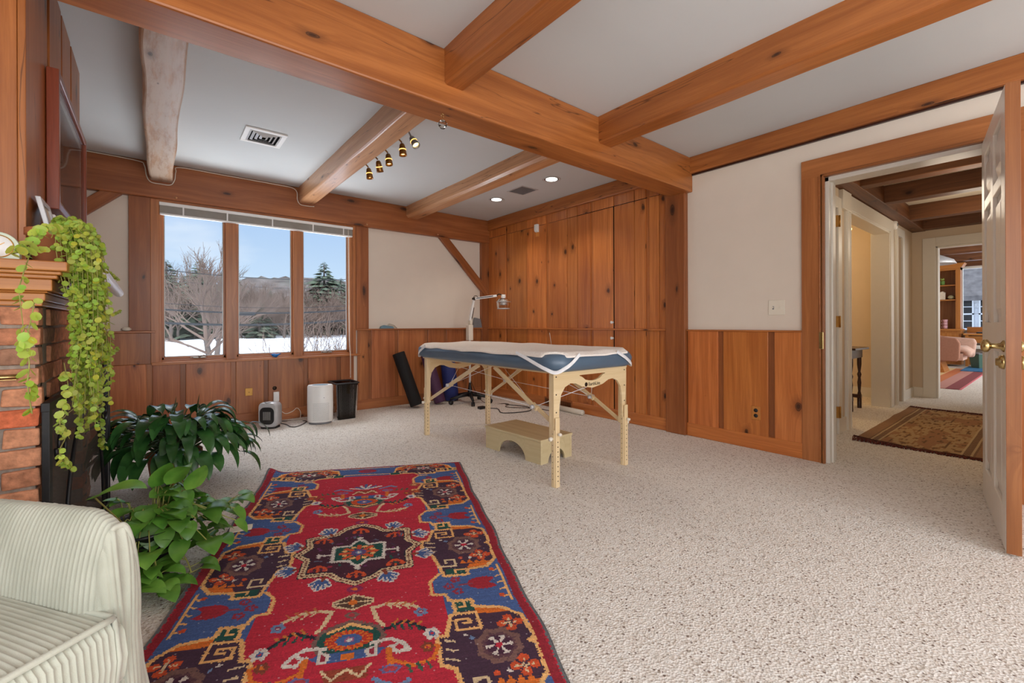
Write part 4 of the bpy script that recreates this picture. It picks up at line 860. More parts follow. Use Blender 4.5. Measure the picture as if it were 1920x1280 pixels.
# ================================================================ FITTINGS
vt = thing('ceiling_vent', (.665, 3.94, ZC), 'white rectangular ceiling register with nested louvres near the window', 'vent')
def frame_ring(mb, x0, y0, x1, y1, wd, z0, z1):
    mb.box(x0, y0, z0, x1, y0+wd, z1); mb.box(x0, y1-wd, z0, x1, y1, z1); mb.box(x0, y0+wd, z0, x0+wd, y1-wd, z1); mb.box(x1-wd, y0+wd, z0, x1, y1-wd, z1)
vx0, vy0, vx1, vy1 = .525, 3.785, .81, 4.095
m = MB(); frame_ring(m, vx0, vy0, vx1, vy1, .034, ZC-.012, ZC); m.build('frame', P['white'], vt, .004)
m = MB(); m.box(vx0+.03, vy0+.03, ZC-.0015, vx1-.03, vy1-.03, ZC-.0005); m.build('duct_opening', P['slot'], vt)
m = MB(); cxv, cyv = (vx0+vx1)/2, (vy0+vy1)/2
for k in range(4):
    a = .112-.028*k; b = .124-.028*k; a2, b2 = a-.015, b-.015
    for q in (((-a, -b), (a, -b), (a2, -b2), (-a2, -b2)), ((a, -b), (a, b), (a2, b2), (a2, -b2)), ((a, b), (-a, b), (-a2, b2), (a2, b2)), ((-a, b), (-a, -b), (-a2, -b2), (-a2, b2))):
        b0 = len(m.v); zz = (ZC-.005, ZC-.005, ZC-.014, ZC-.014); m.v += [(cxv+x, cyv+y, z) for (x, y), z in zip(q, zz)]+[(cxv+x, cyv+y, z+.002) for (x, y), z in zip(q, zz)]
        m.face((b0, b0+1, b0+2, b0+3)); m.face((b0+7, b0+6, b0+5, b0+4)); m.face((b0, b0+4, b0+5, b0+1)); m.face((b0+2, b0+6, b0+7, b0+3))
m.build('louvre', P['silver'], vt)
ex = thing('ceiling_grille', (3.172, 3.742, ZC), 'square grey ceiling grille between the two recessed lights', 'vent')
m = MB(); frame_ring(m, 3.055, 3.612, 3.29, 3.872, .014, ZC-.006, ZC); m.build('frame', P['silver'], ex)
m = MB(); m.box(3.068, 3.625, ZC-.002, 3.277, 3.86, ZC-.0008)
for k in range(18): m.box(3.068, 3.628+k*.013, ZC-.004, 3.277, 3.634+k*.013, ZC-.002)
m.build('grille', P['grey'], ex)
for y, lab in ((3.27, 'recessed ceiling downlight nearer the main cross beam'), (4.21, 'recessed ceiling downlight nearer the window wall')):
    r = thing('recessed_light', (3.163, y, ZC), lab, 'light', 'recessed downlights')
    m = MB(); m.lathe([(.078, 0), (.092, -.001), (.094, -.004), (.09, -.007), (.076, -.004), (.074, 0)], (3.163, y, ZC), 32); m.build('trim_ring', P['silver'], r)
    m = MB(); m.lathe([(0, -.002), (.060, -.0035), (.0605, -.001)], (3.163, y, ZC), 28); m.build('lamp', P['bulbw'], r)
    m = MB(); m.lathe([(.060, -.0012), (.077, -.0015)], (3.163, y, ZC), 28); m.build('baffle', P['black'], r)
    spot('downlight', (3.163, y, ZC-.03), (3.163, y, 0), 16, 115, (1, .93, .82))
# track light along the middle joist
tl = thing('track_light', (1.40, 3.4, 2.40), 'dark bronze track light with five amber heads along the side of the middle joist', 'light')
m = MB(); m.box(1.372, 2.88, 2.405, 1.398, 3.93, 2.425); m.box(1.372, 3.3, 2.395, 1.402, 3.42, 2.435); m.build('track', P['bronze'], tl, .002)
for i, (y, dirv) in enumerate(((3.84, (.1, -.1, -1)), (3.62, (.35, .3, -1)), (3.42, (.05, -.15, -1)), (3.16, (.05, -.1, -1)), (2.98, (.15, -.55, -.8)))):
    d = Vector(dirv).normalized(); c = Vector((1.475, y, 2.36)); top = c-d*.03
    m = MB(); m.tube(smoothpath([(1.396, y, 2.415), (1.43, y+.004, 2.43), top-d*.012], 4), .0065, 8); m.lathe([(0, -.035), (.012, -.034), (.020, -.022), (.024, 0), (.028, .045), (.030, .06), (.026, .06), (.023, .04)], c, 18, axis=tuple(d))
    h = m.build('spotlight', P['amber'] if i < 4 else P['steel'], tl)
    m = MB(); m.lathe([(.0245, .012), (.0275, .013), (.0275, .019), (.025, .02)], c, 18, axis=tuple(d)); m.build('band', P['glowband'], h)
    m = MB(); m.lathe([(0, .046), (.016, .046), (.024, .040)], c, 16, axis=tuple(d)); m.build('bulb', P['bulb'], h)
    spot('track_spot', tuple(c+d*.07), tuple(c+d*2), 2.4 if i < 4 else 3, 70, (1, .8, .55))
cb = thing('crystal_ball', (1.25, 2.16, 2.12), 'small faceted crystal ball hanging under the main cross beam', 'ornament')
m = MB(); m.lathe([(0, -.026), (.014, -.021), (.024, -.008), (.026, .006), (.016, .02), (0, .026)], (1.252, 2.165, 2.125), 9, smooth=False); m.build('ball', P['clear'], cb)
m = MB(); m.tube(arc((1.252, 2.165, 2.176), .009, -60, 240, 8, 'xz'), .0018, 5); m.tube([(1.252, 2.165, 2.15), (1.252, 2.165, 2.168)], .0012, 5); m.build('hook', P['brass'], cb)
ms = thing('door_sensor', (XR-.02, 4.12, 2.2), 'small white motion sensor high on the pine panelling', 'sensor')
m = MB(); m.prism([(XR-.02, 4.095, 2.155), (XR-.05, 4.095, 2.165), (XR-.058, 4.095, 2.19), (XR-.055, 4.095, 2.255), (XR-.02, 4.095, 2.258)], (0, .052, 0)); m.build('housing', P['white'], ms, .003)
m = MB(); m.box(XR-.02, 4.096, 2.105, XR-.030, 4.148, 2.156, 2, 1.5); m.build('backplate', MW['oak'], ms)
sp_ = thing('switch_plate', (XR, 1.385, 1.13), 'ivory double switch plate on the cream wall left of the doorway', 'switch')
m = MB(); m.box(XR, 1.325, 1.072, XR-.007, 1.443, 1.188); m.build('plate', P['ivory'], sp_, .003)
for y in (1.361, 1.407):
    m = MB(); m.box(XR-.0065, y-.006, 1.115, XR-.009, y+.006, 1.14); t_ = m.build('toggle', P['grey'] if y > 1.4 else P['ivory'], sp_, .001); m = MB(); m.box(XR-.008, y-.003, 1.126, XR-.018, y+.003, 1.136); m.build('lever', P['ivory'], t_)
wo = thing('wall_outlet', (XR-.02, 1.53, .29), 'wood-covered double outlet low on the panelling beside the doorway', 'outlet')
m = MB(); m.box(XR-.02, 1.495, .237, XR-.028, 1.566, .345, 2, 1.15); m.build('cover_plate', MW['oak'], wo, .003)
for z in (.27, .312):
    m = MB(); m.lathe([(0, .002), (.015, .002), (.016, 0)], (XR-.028, 1.53, z), 16, axis=(-1, 0, 0)); m.box(XR-.030, 1.523, z-.004, XR-.0305, 1.526, z+.006); m.box(XR-.030, 1.534, z-.004, XR-.0305, 1.537, z+.006); m.build('socket', P['black'], wo)
wp = thing('cable_plate', (.74, YB-.02, .33), 'square brass-coloured blank plate low on the window wall', 'wall plate')
m = MB(); m.box(.705, YB-.02, .287, .772, YB-.026, .365); m.build('plate', P['dullbrass'], wp, .003)
m = MB(); m.lathe([(0, .003), (.004, .003), (.005, 0)], (.74, YB-.026, .322), 10, axis=(0, -1, 0)); m.build('screw', P['brass'], wp)
wq = thing('wall_outlet', (.98, YB-.02, .30), 'brown outlet above a white plug-in adapter on the window wall', 'outlet')
m = MB(); m.lathe([(0, .005), (.019, .004), (.021, 0)], (.975, YB-.02, .342), 18, axis=(0, -1, 0)); m.build('socket', P['bronze'], wq)
ad = thing('plug_adapter', (.985, YB-.03, .25), 'white plug-in power adapter on the outlet behind the small heater', 'adapter')
m = MB(); m.box(.958, YB-.022, .205, 1.012, YB-.055, .305); m.build('adapter_body', P['white'], ad, .005)
m = MB(); m.tube(smoothpath([(.97, YB-.04, .205), (.965, YB-.06, .15), (1.0, YB-.08, .13), (1.06, YB-.09, .075), (1.13, YB-.08, .085), (1.18, YB-.07, .115), (1.21, YB-.09, .07), (1.19, YB-.14, .008), (1.14, YB-.2, .006), (1.06, YB-.18, .006), (1.2, YB-.25, .006), (1.24, YB-.3, .006)]), .0032, 6); m.build('cord', P['cordw'], ad)
# ================================================================ SMALL THINGS BY THE WINDOW
ht_ = thing('space_heater', (.86, 4.86, 0), 'small silver ceramic space heater with a black grille on the carpet', 'heater')
def rrect(w_, h_, r, n=5, c=(0, 0)):
    out = []
    for (sx, sy, a0) in ((1, 1, 0), (-1, 1, 90), (-1, -1, 180), (1, -1, 270)):
        for k in range(n+1):
            t = math.radians(a0+90*k/n); out.append((c[0]+sx*(w_/2-r)+r*math.cos(t), c[1]+sy*(h_/2-r)+r*math.sin(t)))
    return out
hd = Vector((.145, -.12, 0)).normalized(); hn = Vector((hd.y, -hd.x, 0)); hn = hn if hn.y < 0 else -hn     # right along the face, out towards the room
def HL(a, n_, z, c=Vector((.846, 4.842, 0))): p = c+hd*a+hn*n_; return (p.x, p.y, z)
secs = []
for n_, sw, sh, dz in ((-.11, .15, .21, .01), (-.10, .17, .235, 0), (-.02, .18, .245, 0), (.0, .178, .243, 0), (.012, .165, .228, 0)):
    secs.append([HL(a, n_, .132+dz+b) for a, b in rrect(sw, sh, .045)])
m = MB(); cl2 = [s+[s[0]] for s in secs]; m.grid(cl2); n0 = len(m.v); m.v += secs[-1]; m.face(range(n0, n0+len(secs[-1]))); n0 = len(m.v); m.v += secs[0]; m.face(list(range(n0, n0+len(secs[0])))[::-1]); m.build('body', P['silver'], ht_)
m = MB(); m.prism([HL(a, .0125, .125+b) for a, b in rrect(.138, .165, .045)], tuple(hn*.004)); g_ = m.build('grille', P['black'], ht_)
m = MB()
for k in range(7): a = -.033+.011*k; p0 = HL(a, .018, .085); m.bar(HL(a, .018, .085), HL(a, .018, .165), .003, .003)
m.build('heating_fins', P['steel'], g_)
m = MB(); m.prism([HL(a, -.05, .256+0*b) for a, b in rrect(.06, .0, .0001)], (0, 0, .001)); 
m = MB(); m.box(-.001, -.001, 0, .001, .001, .001); 
m = MB(); m.tube([HL(-.03, .0, .252), HL(.0, .012, .249), HL(.03, .0, .252)], .004, 6); m.build('badge', P['grey'], ht_)
m = MB(); m.prism([HL(a, -.05+b, 0.0) for a, b in rrect(.15, .12, .03)], (0, 0, .014)); m.build('foot', P['black'], ht_)
m = MB(); m.tube(smoothpath([HL(.05, -.11, .03), HL(.12, -.13, .008), HL(.2, -.05, .007), HL(.26, -.07, .007), (1.22, 4.93, .007), (1.08, 5.05, .007), (1.0, 5.1, .007)]), .0042, 6); m.build('cord', P['black'], ht_)
ap = thing('air_purifier', (1.31, 4.78, 0), 'white oval air purifier with a perforated lower half beside the smoked bin', 'air purifier')
def oval(a, b, z, n=40, c=(1.315, 4.775), rot=-.45):
    return [(c[0]+a*math.cos(t)*math.cos(rot)-b*math.sin(t)*math.sin(rot), c[1]+a*math.cos(t)*math.sin(rot)+b*math.sin(t)*math.cos(rot), z) for t in [2*PI*k/n for k in range(n)]]
m = MB(); rings = [oval(.115, .085, .02), oval(.122, .092, .03), oval(.124, .094, .2), oval(.122, .092, .38), oval(.115, .085, .392)]; m.grid([r+[r[0]] for r in rings]); n0 = len(m.v); m.v += rings[-1]; m.face(range(n0, n0+40)); m.build('body', P['white'], ap)
m = MB(); m.prism(oval(.108, .078, 0), (0, 0, .021)); m.build('base', P['grey'], ap)
m = MB(); m.prism(oval(.075, .05, .392), (0, 0, .0015)); m.build('top_outlet', P['tissue'], ap)
m = MB()
for i in range(17):
    for j in range(17):
        t = -2.0+i*.078+(.031 if j % 2 else 0)+.0; z = .045+j*.0105; rot = -.45; x = .1245*math.cos(t); y = .0945*math.sin(t)
        p_ = Vector((1.315+x*math.cos(rot)-y*math.sin(rot), 4.775+x*math.sin(rot)+y*math.cos(rot), z)); nn = Vector((math.cos(t)/.1245, math.sin(t)/.0945, 0)).normalized(); nn = Vector((nn.x*math.cos(rot)-nn.y*math.sin(rot), nn.x*math.sin(rot)+nn.y*math.cos(rot), 0)); tt = Vector((-nn.y, nn.x, 0))*.0026
        b0 = len(m.v); u_ = Vector((0, 0, .0026)); m.v += [tuple(p_+nn*.0006+q) for q in (-tt-u_*0, -u_, tt, u_)]; m.face((b0, b0+1, b0+2, b0+3))
m.build('perforations', P['grey'], ap)
m = MB(); t = -1.15; rot = -.45; x = .1245*math.cos(t); y = .0945*math.sin(t); m.lathe([(0, .001), (.004, .001)], (1.315+x*math.cos(rot)-y*math.sin(rot)-.0, 4.775+x*math.sin(rot)+y*math.cos(rot)-.001, .27), 10, axis=(-.3, -1, 0)); m.build('indicator', P['grey'], ap)
wb = thing('waste_bin', (1.62, 4.88, 0), 'smoked black ribbed plastic waste bin beside the air purifier', 'bin')
bc0 = (1.59, 4.90); rb = -.02
def rr3(w_, d_, z, r=.03): return [(bc0[0]+a*math.cos(rb)-b*math.sin(rb), bc0[1]+a*math.sin(rb)+b*math.cos(rb), z) for a, b in rrect(w_, d_, r, 4)]
o_ = [rr3(.205, .27, .004), rr3(.235, .305, .38)]; i_ = [rr3(.230, .300, .38), rr3(.20, .265, .01)]
allr = o_+i_; m = MB(); m.grid([r+[r[0]] for r in allr], smooth=False); n0 = len(m.v); m.v += allr[0]; m.face(list(range(n0, n0+len(allr[0])))[::-1]); m.build('bin_body', P['smoke'], wb)
m = MB()
for k in range(12):
    for sgn in (-1, 1):
        f = -.5+(k+.5)/12; a, b = Vector((bc0[0]+sgn*.104, bc0[1]+f*.24, .03)), Vector((bc0[0]+sgn*.1175, bc0[1]+f*.28, .37)); m.bar(a, b, .002, .002)
        a, b = Vector((bc0[0]+f*.17, bc0[1]+sgn*.136, .03)), Vector((bc0[0]+f*.20, bc0[1]+sgn*.153, .37)); m.bar(a, b, .002, .002)
m.build('ribs', P['smoke'], wb)
m = MB(); rim = [rr3(.236, .306, .38), rr3(.256, .326, .379), rr3(.256, .326, .39), rr3(.236, .306, .392)]; m.grid([r+[r[0]] for r in rim]+[rim[0]+[rim[0][0]]], smooth=False); m.build('rim', P['black'], wb)
bb = thing('glass_bird', (.975, YB-.05, .668), 'small bright blue glass bird on the window stool under the middle pane', 'ornament')
m = MB(); c = Vector((.975, YB-.05, .69)); m.tube([c+Vector((-.035, 0, .004)), c+Vector((-.028, 0, .006)), c+Vector((-.012, 0, 0)), c+Vector((.01, 0, -.004)), c+Vector((.03, 0, .006)), c+Vector((.055, 0, .016))], [.004, .012, .019, .019, .010, .003], 12); m.build('body', P['bluebird'], bb)
m = MB(); m.tube([c+Vector((-.032, 0, .012)), c+Vector((-.048, 0, .012))], [.005, .001], 8); m.build('beak', P['bluebird'], bb)
# things on the rail
tp = thing('tissue_packet', (2.24, YB-.04, .958), 'pale blue and clear plastic packet on the rail right of the window', 'packet')
m = MB(); m.prism([(2.12, YB-.012, .958), (2.30, YB-.012, .958), (2.28, YB-.012, .985), (2.17, YB-.012, 1.0), (2.13, YB-.012, .985)], (0, -.04, 0)); m.build('wrapper', P['tissue'], tp, .004)
m = MB(); m.prism([(2.2, YB-.016, .975), (2.34, YB-.016, .96), (2.30, YB-.016, 1.0), (2.24, YB-.016, 1.02)], (0, -.03, 0)); m.build('flap', P['clear'], tp)
gb = thing('desk_speaker', (3.56, YB-.04, .958), 'grey wedge-shaped box on the rail in the corner behind the lamp', 'box')
m = MB(); m.prism([(3.47, YB-.01, .958), (3.615, YB-.01, .958), (3.59, YB-.01, 1.08), (3.50, YB-.01, 1.10)], (0, -.05, 0)); m.build('housing', P['grey'], gb, .004)
rk = thing('seashell', (-.21, YB-.03, .958), 'small pale shell on the rail left of the window', 'ornament'); m = MB(); m.lathe([(0, 0), (.03, .006), (.034, .018), (.02, .034), (0, .04)], (-.20, YB-.034, .958), 12); m.build('shell', P['ivory'], rk)
# ================================================================ MATS, LAMP
def roll(nm, a, b, r, mat, lab, cat='exercise mat'):
    t = thing(nm, (a[0], a[1], 0), lab, cat); a, b = Vector(a), Vector(b); d = (b-a).normalized()
    m = MB(); m.lathe([(0, 0), (r*.93, 0), (r, .006), (r, (b-a).length-.006), (r*.93, (b-a).length), (r*.5, (b-a).length), (r*.48, (b-a).length-.03), (0, (b-a).length-.03)], a, 28, axis=tuple(d)); m.build('roll', mat, t); return t, a, b, d
roll('foam_roller', (2.46, 4.90, .03), (2.30, 5.06, .66), .075, P['foam'], 'black foam roller leaning on the panelling below the window wall rail', 'foam roller')
t, a, b, d = roll('rolled_mat', (2.80, 4.93, .025), (2.66, 5.05, .66), .072, P['purple'], 'rolled purple yoga mat leaning between the black roller and blue mat')
m = MB(); pts = []
for k in range(60): 
    th = k*.42; rr = .004+.066*k/60; u1 = d.orthogonal().normalized(); u2 = d.cross(u1); pts.append(b+d*.001+(u1*math.cos(th)+u2*math.sin(th))*rr)
m.tube(pts, .002, 4); m.build('spiral_edge', P['blue'], t)
t, a, b, d = roll('rolled_mat', (3.04, 5.04, .02), (2.98, 5.07, .62), .095, P['blue'], 'thick rolled dark blue mat standing behind the lamp stand')
lp = thing('heat_lamp', (3.14, 4.76, 0), 'white articulated heat lamp on a black wheeled stand behind the massage table', 'lamp')
LX, LY = 3.14, 4.76
m = MB()
for k in range(5):
    a = 2*PI*k/5+.5; m.tube([(LX, LY, .115), (LX+.12*math.cos(a), LY+.12*math.sin(a), .10), (LX+.27*math.cos(a), LY+.27*math.sin(a), .07)], [.03, .022, .015], 8)
m.lathe([(.03, .08), (.034, .10), (.026, .18), (.016, .24), (.014, .26)], (LX, LY, 0), 16); ba = m.build('base', P['black'], lp)
for k in range(5):
    a = 2*PI*k/5+.5; x, y = LX+.265*math.cos(a), LY+.265*math.sin(a); m = MB(); 
    for s_ in (-.012, .012): m.lathe([(0, -.008), (.026, -.008), (.027, 0), (.026, .008), (0, .008)], (x-math.sin(a)*s_, y+math.cos(a)*s_, .027), 14, axis=(-math.sin(a), math.cos(a), 0))
    m.tube([(x, y, .03), (x, y, .07)], .008, 6); m.build('caster', P['black'], ba)
m = MB(); m.tube([(LX, LY, .22), (LX, LY, .90)], .0135, 12); m.build('pole', P['white'], lp)
m = MB(); m.box(LX-.035, LY-.035, .80, LX+.032, LY+.04, 1.0); m.box(LX-.012, LY-.034, 1.0, LX+.02, LY+.03, 1.06); m.build('control_box', P['ivory'], lp, .008)
m = MB(); m.box(LX+.033, LY-.012, .93, LX+.036, LY+.012, .97); m.lathe([(0, .01), (.012, .008), (.012, 0)], (LX+.032, LY, .85), 12, axis=(1, 0, 0)); m.build('controls', P['black'], lp)
e1 = Vector((LX+.06, LY-.01, 1.335)); e2 = Vector((3.44, 4.58, 1.375)); s0 = Vector((LX+.0, LY, 1.05)); hd2 = Vector((3.51, 4.53, 1.36))
m = MB(); m.bar(s0, e1, .026, .026, up=(0, 1, 0)); m.bar(e1, e2, .024, .03); m.build('arm', P['white'], lp, .004)
m = MB(); off = Vector((.016, -.018, 0)); m.tube([s0+(e1-s0)*.1+off, s0+(e1-s0)*.6+off], .005, 6); m.tube([e1+(e2-e1)*.06+Vector((0, -.02, .004)), e1+(e2-e1)*.8+Vector((0, -.02, .004))], .005, 6); m.lathe([(0, -.018), (.02, -.018), (.02, .018), (0, .018)], e1, 12, axis=(0, -1, 0)); m.tube(smoothpath([e1+Vector((-.02, -.02, -.02)), e1+Vector((-.015, -.025, .03)), e1+Vector((.03, -.025, .035)), e1+Vector((.05, -.02, .005))], 4), .004, 6); m.tube(smoothpath([e2, e2+Vector((.02, -.02, .02)), hd2+Vector((0, 0, .02))], 4), .008, 6); m.build('springs', P['bronze'], lp)
m = MB(); m.lathe([(0, .03), (.028, .03), (.03, .0), (.03, -.02)], hd2, 16); m.lathe([(.03, -.02), (.05, -.03), (.05, -.06), (.0, -.062)], hd2, 20); m.build('lamp_holder', P['white'], lp)
m = MB(); m.lathe([(.03, -.012), (.072, -.03), (.090, -.065), (.086, -.12), (.078, -.15)], hd2, 28); m.build('lamp_guard', P['clear'], lp)
m = MB(); m.lathe([(.078, -.146), (.083, -.146), (.083, -.158), (.078, -.158), (.078, -.146)], hd2, 28); m.lathe([(.091, -.062), (.093, -.062), (.093, -.069), (.091, -.069)], hd2, 28); m.lathe([(0, -.06), (.042, -.06), (.045, -.105), (0, -.107)], hd2, 20); m.build('guard_rim', P['silver'], lp)
m = MB(); m.tube(smoothpath([(LX, LY, .3), (LX+.1, LY-.15, .02), (LX+.3, LY-.4, .008), (3.3, 4.2, .008), (3.5, 3.9, .008), (3.55, 3.6, .008)]), .004, 6); m.build('cord', P['bronze'], lp)
# baseboard vent and white tube
fv = thing('baseboard_vent', (XR-.03, 3.75, .07), 'brown baseboard register behind the massage table', 'vent')
m = MB(); m.box(XR-.03, 3.525, .008, XR-.036, 3.99, .118, 1, .9); m.build('frame', MW['redbeam'], fv, .002)
m = MB()
for k in range(26): m.box(XR-.0362, 3.55+k*.0165, .03, XR-.0385, 3.557+k*.0165, .098)
m.build('grille', P['bronze'], fv)
wt = thing('white_tube', (3.68, 3.5, .03), 'long off-white foam tube lying along the baseboard', 'tube')
m = MB(); m.lathe([(0, 0), (.012, 0), (.013, .006), (.026, .004), (.029, .012), (.029, .52), (0, .52)], (3.655, 3.29, .030), 20, axis=(.04, 1, 0)); m.build('tube_body', P['ivory'], wt)
for nm, pts, r, mt_, lab in (('extension_cord', [(3.0, 4.35, .006), (3.15, 4.2, .006), (3.05, 3.95, .006), (3.35, 3.85, .006), (3.5, 4.05, .006), (3.4, 4.35, .006)], .005, 'wire', 'dark cord coiled on the carpet behind the massage table'),
    ('lamp_cord', [(2.35, 3.86, .006), (2.28, 3.72, .006), (2.40, 3.63, .006), (2.7, 3.5, .006), (3.0, 3.55, .006)], .003, 'cordw', 'thin pale cord looping on the carpet behind the far table leg'),
    ('hanging_cord', [(XR-.03, 3.9, .9), (XR-.05, 3.8, .55), (XR-.05, 3.7, .25), (3.6, 3.6, .05)], .0028, 'cordw', 'thin pale cord hanging down the panelling behind the table')):
    m = MB(); m.tube(smoothpath(pts), r, 6); tag(m.build(nm, P[mt_]), lab, 'cord')
m = MB(); m.box(2.98, 4.30, 0, 3.06, 4.36, .03); tag(m.build('power_adapter', P['black'], bevel=.004), 'small black power block on the carpet near the lamp wheels', 'adapter')
# ================================================================ MASSAGE TABLE
tb = thing('massage_table', (2.27, 2.8, 0), 'portable massage table with blue vinyl top and pale wooden folding legs', 'massage table')
TX0, TX1, TY0, TY1, TZ0, TZ1 = 1.855, 2.655, 1.885, 3.715, .712, .825
def ctable(x, y):
    """rounded-rectangle outline of the top"""
m = MB(); prof = [(0.0, -.03), (.02, -.012), (.035, 0.0), (.075, .002), (.1, -.006), (.113, -.028)]
def outl(inset, z, wr=0.0, n=9, r=.11):
    w_, h_ = TX1-TX0-2*inset, TY1-TY0-2*inset; r = max(.02, r-inset); pts = []
    base_ = rrect(w_, h_, r, n, ((TX0+TX1)/2, (TY0+TY1)/2)); q = []
    for i in range(len(base_)):
        a, b = Vector(base_[i]+(0,)), Vector(base_[(i+1) % len(base_)]+(0,)); k = max(1, int((b-a).length/.04))
        for j in range(k): q.append(a.lerp(b, j/k))
    for p in q:
        wv = noise.noise(Vector((p.x*5, p.y*5, z*9)))*wr; d = Vector((p.x-(TX0+TX1)/2, p.y-(TY0+TY1)/2, 0)).normalized(); pp = p+d*wv; pts.append((pp.x, pp.y, z+wv*.4))
    return pts
rr_ = []
ref = outl(0, 0)
def scaled(inset, z, wr):
    out = []
    cxx, cyy = (TX0+TX1)/2, (TY0+TY1)/2
    for i, p in enumerate(ref):
        a, b = Vector(ref[i-1]), Vector(ref[(i+1) % len(ref)]); t = (b-a); nn = Vector((t.y, -t.x, 0)).normalized(); pp = Vector((p[0], p[1], 0))-nn*inset
        wv = noise.noise(Vector((p[0]*4.2, p[1]*4.2, z*14)))*wr; pp += nn*wv; out.append((pp.x, pp.y, z+wv*.3))
    return out
for ins, z, wr in ((.12, TZ0, 0), (.03, TZ0, .004), (.008, TZ0+.012, .010), (-.004, TZ0+.035, .016), (-.008, TZ0+.06, .018), (-.004, TZ0+.085, .014), (.012, TZ1-.008, .008), (.04, TZ1, .003), (.12, TZ1+.003, 0)): r = scaled(ins, z, wr); rr_.append(r+[r[0]])
m.grid(rr_); n0 = len(m.v); m.v += rr_[-1][:-1]; m.face(range(n0, n0+len(ref))); n0 = len(m.v); m.v += rr_[0][:-1]; m.face(list(range(n0, n0+len(ref)))[::-1]); m.build('cushion', P['vinyl'], tb)
m = MB(); m.box(TX0+.05, TY0+.05, TZ0-.012, TX1-.05, TY1-.05, TZ0+.002, 1); m.build('table_deck', MW['birch'], tb)
LXS = (1.927, 2.612); LYS = (1.968, 3.632)
for y, s_ in ((LYS[0], -1), (LYS[1], 1)):
    # arched end panel with oval hand hole, in one piece with the upper legs
    x0, x1 = LXS[0]-.02, LXS[1]+.02; W_ = x1-x0; top = TZ0-.012; poly = []
    lw = .055
    poly += [(x0, top), (x0, .30), (x0+.03, .30)]
    arcp = [(x0+.045, .36), (x0+.05, .50), (x0+.065, .565), (x0+.10, .61), (x0+.15, .63), (x0+.20, .625), (x0+.26, .60), (x0+W_/2, .583)]
    poly += arcp+[(x0+x1-a, b) for a, b in arcp[:-1][::-1]]+[(x1-.03, .30), (x1, .30), (x1, top)]
    m = MB()
    # split around the hole: build as strips between outline bottom and top with a gap
    xs = sorted(set([x0, x0+.03, x0+.045, x0+.05, x0+.065, x0+.10, x0+.15, x0+.20, x0+.235, x0+.26, x0+.29, x0+W_/2-.03, x0+W_/2, x0+W_/2+.03]+[x1-d_ for d_ in (.03, .045, .05, .065, .10, .15, .20, .235, .26, .29, 0)]))
    def lowz(x):
        x = min(x, x0+x1-x)
        pp = [(x0, .30), (x0+.03, .30)]+arcp
        for (a, b), (c2, d2) in zip(pp[:-1], pp[1:]):
            if a <= x <= c2+1e-9: return b+(d2-b)*(x-a)/max(1e-9, c2-a)
        return .583
    def hole(x):
        h = 1-((x-(x0+x1)/2)/.105)**2
        return (0, 0) if h <= 0 else (.672-.045*math.sqrt(h)*.9, .672+.004)
    th = .016
    off = (random.random()*9, random.random()*9)
    for a, b in zip(xs[:-1], xs[1:]):
        (h0a, h1a), (h0b, h1b) = hole(a), hole(b); la, lb = lowz(a), lowz(b)
        segs = [((la, lb), (top, top))]
        if h1a or h1b:
            h0a = h0a or .672; h1a = h1a or .676; h0b = h0b or .672; h1b = h1b or .676
            segs = [((la, lb), (h0a, h0b)), ((h1a, h1b), (top, top))]
        for (p, q), (r_, t2) in segs:
            n0 = len(m.v); m.v += [(a, y-th/2, p), (b, y-th/2, q), (b, y-th/2, t2), (a, y-th/2, r_), (a, y+th/2, p), (b, y+th/2, q), (b, y+th/2, t2), (a, y+th/2, r_)]
            U = lambda i: (m.v[n0+i][0]+off[0], m.v[n0+i][2]+off[1])
            for f in ((0, 1, 2, 3), (5, 4, 7, 6), (0, 4, 5, 1), (3, 2, 6, 7)): m.face([n0+i for i in f], [U(i) for i in f])
    for xx, flip in ((x0, 1), (x1, 0)):
        n0 = len(m.v); m.v += [(xx, y-th/2, .30), (xx, y+th/2, .30), (xx, y+th/2, top), (xx, y-th/2, top)]; m.face((n0, n0+1, n0+2, n0+3) if flip else (n0+3, n0+2, n0+1, n0))
    ep_ = m.build('end_panel', MW['birch'], tb)
    m = MB()
    for x in (x0+.022, x1-.022):
        for z in (.68, .57, .46, .35): m.lathe([(0, .0015), (.0045, .0015), (.005, 0)], (x, y-th/2, z), 10, axis=(0, -1, 0))
    m.build('screws', P['bronze'], ep_)
